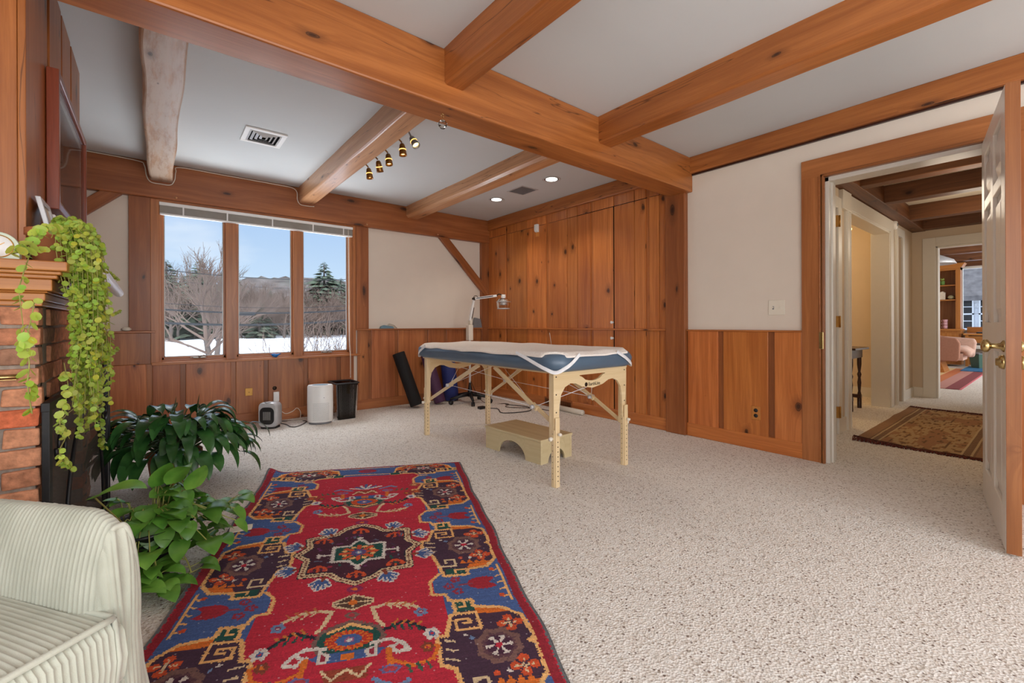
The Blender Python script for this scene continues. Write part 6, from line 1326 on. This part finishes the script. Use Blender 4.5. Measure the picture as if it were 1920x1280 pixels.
m = MB(); rnd = random.Random(9); ch_ = .0672; cols_ = [(1.0, .92, .84), (.95, .8, .7), (1.12, .98, .86), (.82, .66, .58), (1.05, .86, .74)]
def brickbox(x0, y0, z0, x1, y1, z1):
    c = list(rnd.choice(cols_)); 
    if rnd.random() < .09: c = [1.25, .62, .45]
    if rnd.random() < .10: c = [.62, .62, .62]
    f = rnd.uniform(.85, 1.12); c = tuple(q*f for q in c); j = lambda: rnd.uniform(-.004, .004)
    m.hexa([(x0+j(), y0+j(), z0+j()), (x1+j(), y0+j(), z0+j()), (x1+j(), y1, z0+j()), (x0+j(), y1, z0+j()), (x0+j(), y0+j(), z1+j()), (x1+j(), y0+j(), z1+j()), (x1+j(), y1, z1+j()), (x0+j(), y1, z1+j())], 0, c)
for r in range(16):
    z0 = .004+r*ch_; z1 = z0+ch_-.009
    off = .10 if r % 2 else 0
    x = BXF+rnd.uniform(-.003, .005)
    L = .205 if r % 2 == 0 else .10
    xx = x
    first_ = True
    while xx > XL+.02:
        ln = (L if first_ else .205); x0_ = max(XL+.02, xx-ln+.012)
        if xx-x0_ > .02: brickbox(x0_, BY0-.004, z0, xx, BY0+.06, z1)
        xx -= ln; first_ = False
    yy = BY0+.0; first_ = True
    yy = BY0+(.10 if r % 2 == 0 else .205)
    while yy < BY1-.02:
        ln = .205; y1_ = min(BY1, yy+ln-.012)
        if z1 > .735 or yy < BY0+.2 or y1_ > BY1-.22:
            y1c = y1_ if z1 > .735 or yy > BY0+.2 else min(y1_, BY0+.28); brickbox(BXF-.06, yy, z0, BXF+rnd.uniform(-.002, .003), y1c, z1)
        yy += ln
m.build('bricks', P['brick'], fp, .005)
# mantel wraps the near side and the front
m = MB()
for z0, z1, o_ in ((1.075, 1.092, .012), (1.092, 1.118, .022), (1.118, 1.125, .03), (1.125, 1.165, .045), (1.165, 1.178, .062), (1.178, 1.19, .075), (1.19, 1.222, .095)):
    m.box(XL+.003, BY0-o_*.75, z0, BXF+o_*.8, BY1+o_*.3, z1, 0, 1)
m.build('mantel', MW['oak'], fp, .005)
m = MB(); m.box(XL+.003, 2.233, 1.222, -.366, 2.25, ZC-.003, 2); m.box(XL+.003, 3.58, 1.222, -.366, 3.598, ZC-.003, 2); m.box(XL+.003, 2.25, 1.22, -.368, 3.58, ZC-.003, 2)
for a, b in ((2.23, 2.62), (2.66, 2.95), (2.98, 3.24), (3.28, 3.6)):
    t = random.uniform(.85, 1.0); m.box(-.365, a, 1.222, -.345 if a < 2.3 else -.343, b, ZC-.004, 2, t)
m.build('chimney_breast', MW['beam'], fp, .003)
dk = thing('damper_handle', (-.38, 2.12, .84), 'small brass handle on the bricks of the fireplace side', 'handle')
m = MB(); m.tube([(-.42, 2.11, .845), (-.345, 2.11, .845)], .008, 8); m.box(-.42, 2.115, .835, -.35, 2.146, .852); m.build('handle_body', P['brass'], dk)
# framed picture on the breast
fr = thing('framed_picture', (-.345, 3.05, 1.75), 'large glazed landscape print in a cherry wood frame on the chimney breast', 'picture')
fy0, fy1, fz0, fz1, fx0, fx1 = 2.57, 3.50, 1.485, 2.06, -.343, -.305
m = MB(); b_ = .03
m.box(fx0, fy0, fz0, fx1, fy0+b_, fz1, 2); m.box(fx0, fy1-b_, fz0, fx1, fy1, fz1, 2); m.box(fx0, fy0+b_, fz0, fx1, fy1-b_, fz0+b_, 1); m.box(fx0, fy0+b_, fz1-b_, fx1, fy1-b_, fz1, 1); m.build('frame', MW['cherry'], fr, .003)
m = MB(); m.box(fx0+.012, fy0+b_, fz0+b_, fx0+.016, fy1-b_, fz1-b_); m.build('mat_board', P['white'], fr)
m = MB(); m.box(0, -.37, 0, .002, .37, .43); pr = m.build('print', P['print']); pr.parent = fr; pr.matrix_parent_inverse = Matrix.Identity(4); pr.location = (fx0+.017+.345, -.015, fz0+.072-1.75)
m = MB(); m.box(fx1-.012, fy0+b_, fz0+b_, fx1-.009, fy1-b_, fz1-b_); m.build('glazing', P['picglass'], fr)
def lean(nm, y0, y1, z1, xb, xt, mat, lab, inner):
    t = thing(nm, (xb, y0, 1.222), lab, 'picture'); m = MB(); th = .015; dz = z1-1.224
    def q(y, f, o): return (xb+(xt-xb)*f+o, y, 1.224+dz*f)
    bw = .022/(dz); bw2 = .022
    for a, b, f0, f1 in ((y0, y0+bw2, 0, 1), (y1-bw2, y1, 0, 1), (y0+bw2, y1-bw2, 0, bw), (y0+bw2, y1-bw2, 1-bw, 1)):
        m.hexa([q(a, f0, 0), q(a, f0, th), q(b, f0, th), q(b, f0, 0), q(a, f1, 0), q(a, f1, th), q(b, f1, th), q(b, f1, 0)])
    m.build('frame', mat, t, .002); m = MB(); a, b = y0+bw2, y1-bw2; f0, f1 = bw, 1-bw
    m.hexa([q(a, f0, .004), q(a, f0, .008), q(b, f0, .008), q(b, f0, .004), q(a, f1, .004), q(a, f1, .008), q(b, f1, .008), q(b, f1, .004)]); m.build('photo', inner, t)
    return t
lean('standing_frame', 2.30, 2.48, 1.475, -.28, -.336, P['silver'], 'silver photo frame leaning on the mantel behind the trailing plant', P['paper'])
lean('standing_frame', 2.56, 2.86, 1.46, -.27, -.332, P['white'], 'white photo frame leaning under the large picture on the mantel', P['paper'])
ck = thing('mantel_clock', (-.385, 2.13, 1.222), 'pale green round-topped clock at the near end of the mantel', 'clock')
ckc = Vector((-.392, 2.135, 1.262)); m = MB(); pr_ = [(ckc.x-.048, 2.125, 1.2225), (ckc.x+.048, 2.125, 1.2225)]+[(ckc.x+.048*math.cos(a), 2.125, 1.262+.048*math.sin(a)) for a in [PI*k/16 for k in range(17)]]
m.prism(pr_, (0, .03, 0)); m.build('case', P['clockf'], ck, .002)
m = MB(); m.lathe([(0, .002), (.034, .002), (.036, 0)], (ckc.x, 2.125, 1.264), 28, axis=(0, -1, 0)); m.build('dial', P['white'], ck)
m = MB(); m.lathe([(.034, .003), (.037, .003), (.037, 0), (.034, 0)], (ckc.x, 2.125, 1.264), 28, axis=(0, -1, 0)); m.bar((ckc.x, 2.122, 1.264), (ckc.x+.016, 2.122, 1.276), .002, .001, up=(0, 1, 0)); m.bar((ckc.x, 2.122, 1.264), (ckc.x-.006, 2.122, 1.288), .002, .001, up=(0, 1, 0)); m.build('hands', P['dullbrass'], ck)
wl = thing('tapered_tube', (-.2, 3.5, 1.05), 'white tapered tube sticking out beyond the trailing plant', 'tube')
a_ = pixat(178, 505, x=-.2); b_ = pixat(222, 549, x=-.2)
m = MB(); A1, B1 = Vector(pixat(176, 503, x=-.22)), Vector(pixat(223, 550, x=-.20)); dd_ = (B1-A1).normalized(); m.lathe([(0, 0), (.035, 0), (.037, .1), (.026, (B1-A1).length-.01), (.020, (B1-A1).length), (0, (B1-A1).length)], A1, 20, axis=tuple(dd_)); m.build('tube_body', P['white'], wl)
# fire screen
fs = thing('fire_screen', (-.24, 2.7, 0), 'black wrought iron fireplace screen with mesh and scrolls in front of the hearth', 'fire screen')
s0_ = Vector((-.288, 2.13, 0)); s1_ = Vector((-.212, 3.30, 0)); sd_ = (s1_-s0_).normalized(); sn_ = Vector((sd_.y, -sd_.x, 0)); SLn = (s1_-s0_).length
def S(a, z, o=0): p = s0_+sd_*a+sn_*o; return (p.x, p.y, z)
m = MB(); 
for a in (.02, SLn-.02): m.bar(S(a, .0), S(a, .735), .036, .02, up=tuple(sn_))
m.bar(S(0, .735), S(SLn, .745), .03, .022, up=tuple(sn_)); m.bar(S(0, .03), S(SLn, .03), .03, .02, up=tuple(sn_)); m.build('frame', P['iron'], fs, .002)
m = MB(); b0 = len(m.v); m.v += [S(.02, .03, -.004), S(SLn-.02, .03, -.004), S(SLn-.02, .735, -.004), S(.02, .735, -.004)]; m.face((0, 1, 2, 3), [(0, 0), (SLn, 0), (SLn, .7), (0, .7)]); m.build('mesh_panel', P['mesh'], fs)
m = MB(); cxa = SLn/2
m.tube([S(cxa-.40*math.cos(t), .05+.60*math.sin(t), .012) for t in [PI*k/24 for k in range(25)]], .007, 8)
def scroll(cx, cz, sx, sz, r=.075):
    pts = []
    for k in range(26):
        t = k/25*2.6*PI; rr = r*(1-.72*k/25); pts.append(S(cx+sx*rr*math.cos(t), cz+sz*rr*math.sin(t), .012))
    m.tube(pts, .006, 7)
for sx in (-1, 1): scroll(cxa+sx*.44, .58, sx, -1)
m.build('scrollwork', P['iron'], fs)
m = MB(); w0 = S(SLn, 0); w1 = (-.315, s1_.y+.14, 0)
m.bar((w0[0], w0[1]+.02, 0), (w0[0], w0[1]+.02, .80), .03, .026); m.bar((w1[0], w1[1], 0), (w1[0], w1[1], .80), .03, .02); m.bar((w0[0], w0[1]+.02, .79), (w1[0], w1[1], .79), .02, .02); m.bar((w0[0], w0[1]+.02, .04), (w1[0], w1[1], .04), .02, .02); m.build('side_wing', P['iron'], fs, .002)
# ================================================================ PLANTS
def bladeleaf(mb, base_, d, length, width, droop, tint, heart=False, n=7, fold=.25, side=None):
    """one leaf as a folded, drooping blade"""
    d = d.normalized(); up = Vector((0, 0, 1)); sd = side or d.cross(up)
    if sd.length < 1e-3: sd = Vector((1, 0, 0))
    sd.normalize(); p = Vector(base_); rows = []; step = length/n; dd = d.copy()
    for i in range(n+1):
        t = i/n
        if heart: wv = width*(1-(2*min(t/.36, 1)-1)**2*0 if False else 1)*(math.sin(PI*min(1, (t*.86+.14)))**.75 if t < 1 else 0)*(1.12-.45*t)
        else: wv = width*(math.sin(PI*t**.8)**.8 if 0 < t < 1 else .02)
        if t == 1: wv = .0005
        nrm = sd.cross(dd).normalized(); 
        rows.append([p+sd*wv*.5+nrm*wv*fold*.5, p.copy(), p-sd*wv*.5+nrm*wv*fold*.5]); p = p+dd*step; dd = (dd+Vector((0, 0, -droop*(.3+t)/n*2))).normalized()
    mb.grid(rows, tint)
# trailing creeper on the mantel
pc = Vector((-.285, 2.25, 1.222))
tpn = thing('trailing_plant', tuple(pc), 'lime green trailing creeper in a small clay pot spilling off the mantel', 'plant')
m = MB(); m.lathe([(0, 0), (.046, 0), (.062, .10), (.07, .10), (.07, .125), (.062, .125), (.058, .11), (0, .105)], pc, 24); m.build('pot', P['terra'], tpn)
rnd = random.Random(21); lf = MB(); st = MB(); hidden = 0
def disc(mb, c, nrm, r, tint):
    nrm = nrm.normalized(); a = nrm.orthogonal().normalized(); b = nrm.cross(a); n0 = len(mb.v); ph = rnd.uniform(0, 6)
    mb.v.append(tuple(c-nrm*r*.16)); 
    for k in range(8): t = 2*PI*k/8+ph; mb.v.append(tuple(c+(a*math.cos(t)+b*math.sin(t)*.9)*r))
    for k in range(8): mb.face((n0, n0+1+k, n0+1+(k+1) % 8), None, tint, True)
def strand(x0, pts, dens=.017, r=.0092, bare=0.0):
    pts = smoothpath(pts, 5); st.tube(pts, .0013, 4, cap=False); acc = 0
    tot = sum((pts[i+1]-pts[i]).length for i in range(len(pts)-1)); run = 0
    for i in range(len(pts)-1):
        seg = pts[i+1]-pts[i]; L = seg.length
        if L < 1e-6: continue
        acc += L; run += L
        while acc > dens:
            acc -= dens
            if rnd.random() < bare: continue
            for s_ in (-1, 1):
                sd = Vector((rnd.uniform(-1, 1), rnd.uniform(-1, 1), rnd.uniform(-.3, .5))).normalized(); c = pts[i]+seg*rnd.random()+sd*r*.9; rr = r*rnd.uniform(.7, 1.25); yel = rnd.random()
                tint = (rnd.uniform(.8, 1.15), rnd.uniform(.85, 1.1), rnd.uniform(.6, 1.0)) if yel > .04 else (1.35, 1.05, .6)
                disc(lf, c, Vector((sd.x+rnd.uniform(-.5, .5)+.3, sd.y+rnd.uniform(-.5, .5)-.5, rnd.uniform(.2, 1.1))), rr, tint)
for k in range(150):
    a = rnd.uniform(-PI*.62, PI*.5); rr = .05*math.sqrt(rnd.random()); p0 = pc+Vector((rr*math.cos(a), rr*math.sin(a), .12))
    L = rnd.choice([.06, .12, .2, .3, .38, .45, .5, .56])*rnd.uniform(.8, 1.1); R_ = rnd.uniform(.06, .12)
    side = math.sin(a); e_ = Vector((R_*abs(math.cos(a))*.8+.035, R_*side*1.0+.26*max(0, side)**1.5*rnd.random(), 0)); mid = pc+e_+Vector((0, 0, .10))
    top = pc+e_*.6+Vector((0, 0, .125+rnd.uniform(.0, .045))); b1 = mid+Vector((rnd.uniform(-.01, .02), rnd.uniform(-.02, .02), -.12)); b1.x = max(b1.x, -.215)
    dr = rnd.uniform(-.05, .05); b2 = b1+Vector((rnd.uniform(-.015, .015), dr, -L*.5)); b3 = b2+Vector((rnd.uniform(-.02, .02), dr*.6, -L*.5)); b2.x = max(b2.x, -.22); b3.x = max(b3.x, -.225)
    strand(0, [p0, top, mid, b1, b2, b3] if L > .1 else [p0, top, mid], .0165 if L < .4 else .019, bare=.0 if L < .3 else .2)
for pts_, br in (([(.3, 0)], 0),):
    pass
def pxs(lst, x=-.19): return [Vector(pixat(u, v, x=x)) for u, v in lst]
strand(0, pxs([(90, 470), (62, 470), (48, 500), (42, 520), (36, 545), (42, 600), (45, 640), (40, 672)], -.235), .022, .009, .35)
strand(0, pxs([(66, 560), (58, 600), (50, 640), (55, 680), (52, 720), (60, 775)]), .018, .0095, .1)
strand(0, pxs([(120, 680), (128, 725), (125, 745), (112, 790), (122, 820), (112, 850), (135, 885)]), .021, .0095, .35)
strand(0, pxs([(190, 620), (188, 680), (190, 740), (188, 800), (196, 842)], -.2), .017, .011, .1)
strand(0, pxs([(180, 640), (200, 665), (222, 653)], -.2), .022, .010, .2)
strand(0, pxs([(185, 500), (205, 512), (222, 525)], -.2), .018, .009, .1); strand(0, pxs([(190, 580), (210, 590), (226, 583)], -.2), .022, .008, .2)
strand(0, pxs([(170, 745), (140, 765), (118, 785), (108, 812)], -.19), .03, .008, .8)
for q_ in range(9): strand(0, [pc+Vector((0, 0, .12)), pc+Vector((.03, -.05, .15)), pc+Vector((.02+.012*q_, -.10-.006*q_, .09)), pc+Vector((.03+.012*q_, -.115, -.02-.02*q_)), pc+Vector((.05+.008*q_, -.12+.01*(q_ % 3), -.12-.035*q_))], .02)
strand(0, pxs([(110, 425), (95, 430), (80, 432), (60, 455), (45, 470), (25, 475)], -.24), .02, .012, .1)
lf.build('leaves', P['leafl'], tpn); st.build('stems', P['stem'], tpn)
# peace lily
lc = Vector((.09, 3.47, 0)); pl_ = thing('peace_lily', tuple(lc), 'bushy dark green peace lily on the carpet beside the fire screen', 'plant')
m = MB(); m.lathe([(0, 0), (.11, 0), (.135, .20), (.145, .20), (.145, .225), (.13, .225), (.125, .2), (0, .19)], lc, 28); m.build('pot', P['terra'], pl_)
rnd = random.Random(5); lf = MB(); st = MB()
for k in range(170):
    a = rnd.uniform(0, 2*PI); el = rnd.uniform(.15, 1.3); R_ = .13+.22*(1-el/1.5)*rnd.uniform(.6, 1.15); H = .20+.27*math.sin(min(el, 1.2))*rnd.uniform(.75, 1.05); d = Vector((math.cos(a), math.sin(a), 0))
    p0 = lc+d*rnd.uniform(0, .06)+Vector((0, 0, .19)); p2 = lc+d*R_+Vector((0, 0, H)); p1 = p0.lerp(p2, .5)+Vector((0, 0, .06)); pts = smoothpath([p0, p1, p2], 4); st.tube(pts, .0032, 5, cap=False)
    tn = rnd.uniform(.75, 1.2)*(1.5 if rnd.random() < .08 else 1); bladeleaf(lf, p2, (d+Vector((0, 0, rnd.uniform(-.1, .5)+.3*(el > .9)))), rnd.uniform(.16, .26), rnd.uniform(.05, .085), rnd.uniform(1.2, 3.0), tn, n=8, fold=.35)
# one long stem reaching over the carpet to the right, two upright new leaves
for tgt, dr, ln in (((.50, 3.50, .34), 2.2, .20), ((.46, 3.60, .33), 2.8, .2), ((.42, 3.3, .2), 2.6, .2)):
    p0 = lc+Vector((.05, 0, .19)); p2 = Vector(tgt); d = (p2-p0); d.z = 0; st.tube(smoothpath([p0, p0.lerp(p2, .5)+Vector((0, 0, .10)), p2], 5), .003, 5); bladeleaf(lf, p2, d.normalized()+Vector((0, 0, -.1)), ln, .05, dr, .85, n=8)
for dx, dy in ((0, -.02), (.12, .02)): p0 = lc+Vector((dx*.6, dy, .2)); p2 = lc+Vector((dx, dy, .40)); st.tube([p0, p2], .003, 5); bladeleaf(lf, p2, Vector((.05, 0, 1)), .17, .06, .3, 1.25, n=7)
lf.build('leaves', P['leafd'], pl_); st.build('stems', P['stemd'], pl_)
# pothos
qc = Vector((-.03, 2.36, 0)); pt = thing('pothos_plant', tuple(qc), 'bright green heart-leaved pothos in a black bowl beside the rug', 'plant')
m = MB(); m.lathe([(0, 0), (.10, 0), (.135, .10), (.155, .185), (.165, .19), (.162, .20), (.145, .195), (.13, .17), (0, .165)], qc, 32); m.build('pot', P['black'], pt, .0)
rnd = random.Random(8); lf = MB(); st = MB()
def pleaf(p, d, s, tn): 
    lf_n = 8; bladeleaf(lf, p, d, s*1.08, s*.92, rnd.uniform(.5, 1.6), tn, heart=True, n=lf_n, fold=.18)
for k in range(78):
    a = rnd.uniform(-2.9, .9); d = Vector((math.cos(a), math.sin(a), 0)); R_ = rnd.uniform(.03, .21 if a > -.6 else .27); H = .32-1.05*max(0, R_-.08)+rnd.uniform(-.06, .04); H = max(.03, H)
    p0 = qc+d*min(R_, .12)*.7+Vector((0, 0, .17)); p2 = qc+d*R_+Vector((0, 0, H)); st.tube(smoothpath([p0, p0.lerp(p2, .5)+Vector((0, 0, .05)), p2], 4), .0022, 5, cap=False)
    pleaf(p2, d*rnd.uniform(.3, 1.0)+Vector((rnd.uniform(-.5, .5), rnd.uniform(-.5, .5), rnd.uniform(-.6, .35))), rnd.uniform(.065, .108), rnd.uniform(.65, 1.25))
# runners towards the rug and the chair
for pts_ in ([(.10, 2.42, .2), (.20, 2.47, .17), (.29, 2.50, .14), (.36, 2.53, .17)], [(.10, 2.36, .2), (.19, 2.34, .13), (.26, 2.33, .08), (.30, 2.36, .05)], [(.02, 2.26, .18), (.06, 2.16, .12), (.06, 2.08, .06), (.08, 2.04, .04)], [(.08, 2.30, .18), (.15, 2.2, .09), (.17, 2.12, .05)], [(-.05, 2.26, .19), (-.04, 2.15, .14), (-.02, 2.06, .07)]):
    pth = smoothpath([(x_-.065, y_, z_) for x_, y_, z_ in pts_], 5); st.tube(pth, .003, 5)
    for i in range(2, len(pth), 2):
        for s_ in (0, 1):
            a = rnd.uniform(0, 6.3); dd = Vector((math.cos(a), math.sin(a), .3)); q = pth[i]+dd*.035; q.z = max(q.z, .03); st.tube([pth[i], q], .0016, 4, cap=False); pleaf(q, dd+Vector((0, -.4, -.2)), rnd.uniform(.06, .11), rnd.uniform(.75, 1.2))
for u, v, z, s in ((440, 952, .17, .075), (442, 975, .15, .07), (330, 905, .36, .12), (365, 915, .34, .11), (300, 910, .35, .11)): p = Vector(pixat(u, v, z=z)); st.tube([qc+Vector((.06, .02, .19)), p.lerp(qc+Vector((.06, .02, .3)), .4), p], .0022, 5, cap=False); pleaf(p, Vector((.15, -.25, .75)) if z > .3 else Vector((.3, -.2, -.3)), s, 1.1)
p = Vector(pixat(178, 933, x=-.12)); st.tube([qc+Vector((-.05, 0, .18)), p], .0022, 5, cap=False); pleaf(p, Vector((.4, -.2, .2)), .11, 1.1)
lf.build('leaves', P['leafp'], pt); st.build('stems', P['stem'], pt)
# pale papery thing between plant and rug edge
m = MB(); m.hexa([(.27, 2.50, .012), (.36, 2.47, .016), (.37, 2.50, .016), (.28, 2.54, .012), (.27, 2.50, .016), (.36, 2.47, .020), (.37, 2.50, .030), (.28, 2.54, .026)]); tag(m.build('paper_sheet', P['paper']), 'pale folded paper tucked between the pothos and the rug edge', 'paper')
# ================================================================ ARMCHAIR (local a = sitter's left, b = forward)
AO = Vector((-.585, 1.285, 0)); an = Vector((.58, -.815, 0)).normalized(); al = Vector((-an.y, an.x, 0))
def A(a, b, z): p = AO+al*a+an*b; return Vector((p.x, p.y, z))
chair = thing('armchair', tuple(AO), 'sage green wide-wale corduroy armchair at the bottom left', 'armchair')
def ribbed(fn, nu, nv, ribs, name, parent, amp=.0026, closeu=False, along='u', flip=False, ripple=None, vcap=False):
    """surface fn(s,t)->Vector; ribs are raised wales that run along the OTHER direction"""
    s = np.linspace(0, 1, nu+1); t = np.linspace(0, 1, nv+1); Pn = np.array([[tuple(fn(a, b)) for b in t] for a in s])
    du = np.gradient(Pn, axis=0); dv = np.gradient(Pn, axis=1); nn = np.cross(du, dv); ln = np.linalg.norm(nn, axis=2, keepdims=True); nn = nn/np.maximum(ln, 1e-12)
    if flip: nn = -nn
    ph = (s[:, None]+0*t[None, :] if along == 'u' else 0*s[:, None]+t[None, :])
    w_ = np.abs(np.sin(PI*ribs*ph))**.6
    Pn = Pn+nn*(w_*amp)[..., None]
    m = MB(); g_ = [[tuple(Pn[i, j]) for j in range(nv+1)] for i in range(nu+1)]
    m.grid(g_ if not flip else [r[::-1] for r in g_]); return m
def sup(t, w_, h_, e_=2.6):
    """rounded profile, 0..1 -> (x, y) over an arch"""
    a = PI*t; c, s_ = math.cos(a), math.sin(a); return (-math.copysign(abs(c)**(2/e_), c)*w_, abs(s_)**(2/e_)*h_)
def armfn(side):
    def fn(s, t):
        b = -.42+.80*s; end = max(0, (s-.90)/.10); sh = math.sqrt(max(0, 1-end**2))*.35+.65
        x, y = sup(t, .044+.026*(1-s)+.0, 1.0); z0 = .10; top = .586+.008*math.sin(s*3)+.050*s
        topz = top-(.030*end**2)
        z = z0+(topz-z0)*y; flare = .05*(max(0, (.38-z))/.28)
        bulge = .012*math.sin(PI*min(1, max(0, (z-.3)/.35)))
        aa = side*(.372+x*(1 if x < 0 else 1)*sh*1.0+(bulge*(-1 if x < 0 else 1))+(flare if x > 0 else -flare*.2)); return A(aa, b-.012*end**2*0, z)
    return fn
for sd_i in (1, -1):
    m = ribbed(armfn(sd_i), 620, 44, 72, 'arm', chair, along='u', amp=.0034, flip=(sd_i == 1)); arm_ = m.build('arm', P['cord'], chair)
    # front panel of the arm with vertical wales
    def ff(s, t):
        x = -1+2*s; q_ = min(1, abs(x)); topz = armfn(sd_i)(1.0, .5).z; zt = .10+(topz-.10)*max(0, 1-q_**2.6)**(1/2.6); z = .10+(zt-.10)*t
        r_ = min(1, (q_**2.6+((z-.10)/(topz-.10))**2.6)**(1/2.6)); sg = 1 if x > 0 else -1; e3 = r_**3 if z > .2 else q_**3
        w0 = .044*.65; bg_ = .012*math.sin(PI*min(1, max(0, (z-.3)/.35))); fl_ = .05*max(0, .38-z)/.28; xx = x*w0+sg*e3*(bg_+(fl_ if x > 0 else fl_*.2))
        return A(sd_i*(.372+xx), .377+.034*math.sqrt(max(0, 1-r_**2.2))+fl_*.5*(1-q_), z)
    m = ribbed(ff, 90, 50, 8, 'arm_front', chair, along='u', amp=.0032, flip=(sd_i == -1)); m.build('arm_front', P['cord'], arm_)
    m = MB(); m.tube([armfn(sd_i)(1.0, t)+an*.004 for t in np.linspace(.45, 1, 40)], .0055, 7); m.build('piping', P['cord'], arm_)
# seat cushion: top and front in one run of wales
def cush(s, t):
    a = -.335+.685*s; hw = abs(2*s-1); z0, z1, b0_, b1_ = .305, .452, -.36, .425
    th = (z1-z0)/2; puff = .020*(1-hw**4)
    path = [(b0_, z0), (b1_-.01, z0-.002), (b1_+.008, z0+.004), (b1_+.018, z0+th), (b1_+.008, z1-.006), (b1_-.006, z1+.001), (b0_, z1)]
    L = [0]; 
    for i in range(len(path)-1): L.append(L[-1]+math.hypot(path[i+1][0]-path[i][0], path[i+1][1]-path[i][1]))
    d = t*L[-1]; i = 0
    while i < len(path)-2 and d > L[i+1]: i += 1
    f = (d-L[i])/(L[i+1]-L[i]); b = path[i][0]+(path[i+1][0]-path[i][0])*f; z = path[i][1]+(path[i+1][1]-path[i][1])*f
    if i >= 5: z += puff*math.sin(PI*min(1, f*1.02))**.6
    if i in (2, 3): b += .012*(1-hw**6)*1.0
    edge = max(0, (hw-.97)/.03); z = z+(z0+th-z)*edge*.25; return A(a, b, z)
m = ribbed(cush, 700, 90, 66, 'seat_cushion', chair, along='u', amp=.0036, flip=True); 
for sgn, s_ in ((0, 0.0), (1, 1.0)):
    n0 = len(m.v); ring = [cush(s_, t) for t in np.linspace(0, 1, 40)]; m.v += [tuple(p) for p in ring]; m.face(range(n0, n0+40) if s_ else list(range(n0, n0+40))[::-1])
sc_ = m.build('seat_cushion', P['cord'], chair)
m = MB(); m.tube([A(-.335+.67*s, .425+.004, .454) for s in np.linspace(0, 1, 30)], .0062, 8); m.tube([A(-.335+.67*s, .425+.004, .302) for s in np.linspace(0, 1, 30)], .0062, 8)
for a in (-.335, .335): m.tube([A(a, .428, .454), A(a, .0, .454), A(a, -.35, .454)], .0055, 7); m.tube([A(a, .43, .454), A(a, .444, .38), A(a, .43, .302)], .0045, 7)
m.build('piping', P['cord'], sc_)
def skirt(s, t): return A(-.31+.62*s, .385+.02*t, .30-.27*t)
m = ribbed(skirt, 340, 6, 44, 'front_rail', chair, along='u', amp=.0022, flip=True); m.build('front_rail', P['cord'], chair)
def back(s, t):
    a = -.34+.68*s; x, y = sup(t, .10, 1.0); z = .30+(.86-.30)*y; return A(a, -.46-x*1.0-.10*(z-.3), z)
m = ribbed(back, 340, 30, 60, 'backrest', chair, along='u', amp=.0022); m.build('backrest', P['cord'], chair)
m = MB(); 
q8 = [A(-.36, -.5, .06), A(.36, -.5, .06), A(.36, .37, .06), A(-.36, .37, .06), A(-.36, -.5, .30), A(.36, -.5, .30), A(.36, .37, .30), A(-.36, .37, .30)]; m.hexa(q8); m.build('seat_frame', P['cord'], chair)
for a in (-.32, .32):
    for b in (-.42, .33):
        m = MB(); p = A(a, b, 0); m.lathe([(0, 0), (.016, 0), (.024, .07), (0, .07)], p, 12); m.build('leg', MW['walnut'], chair)
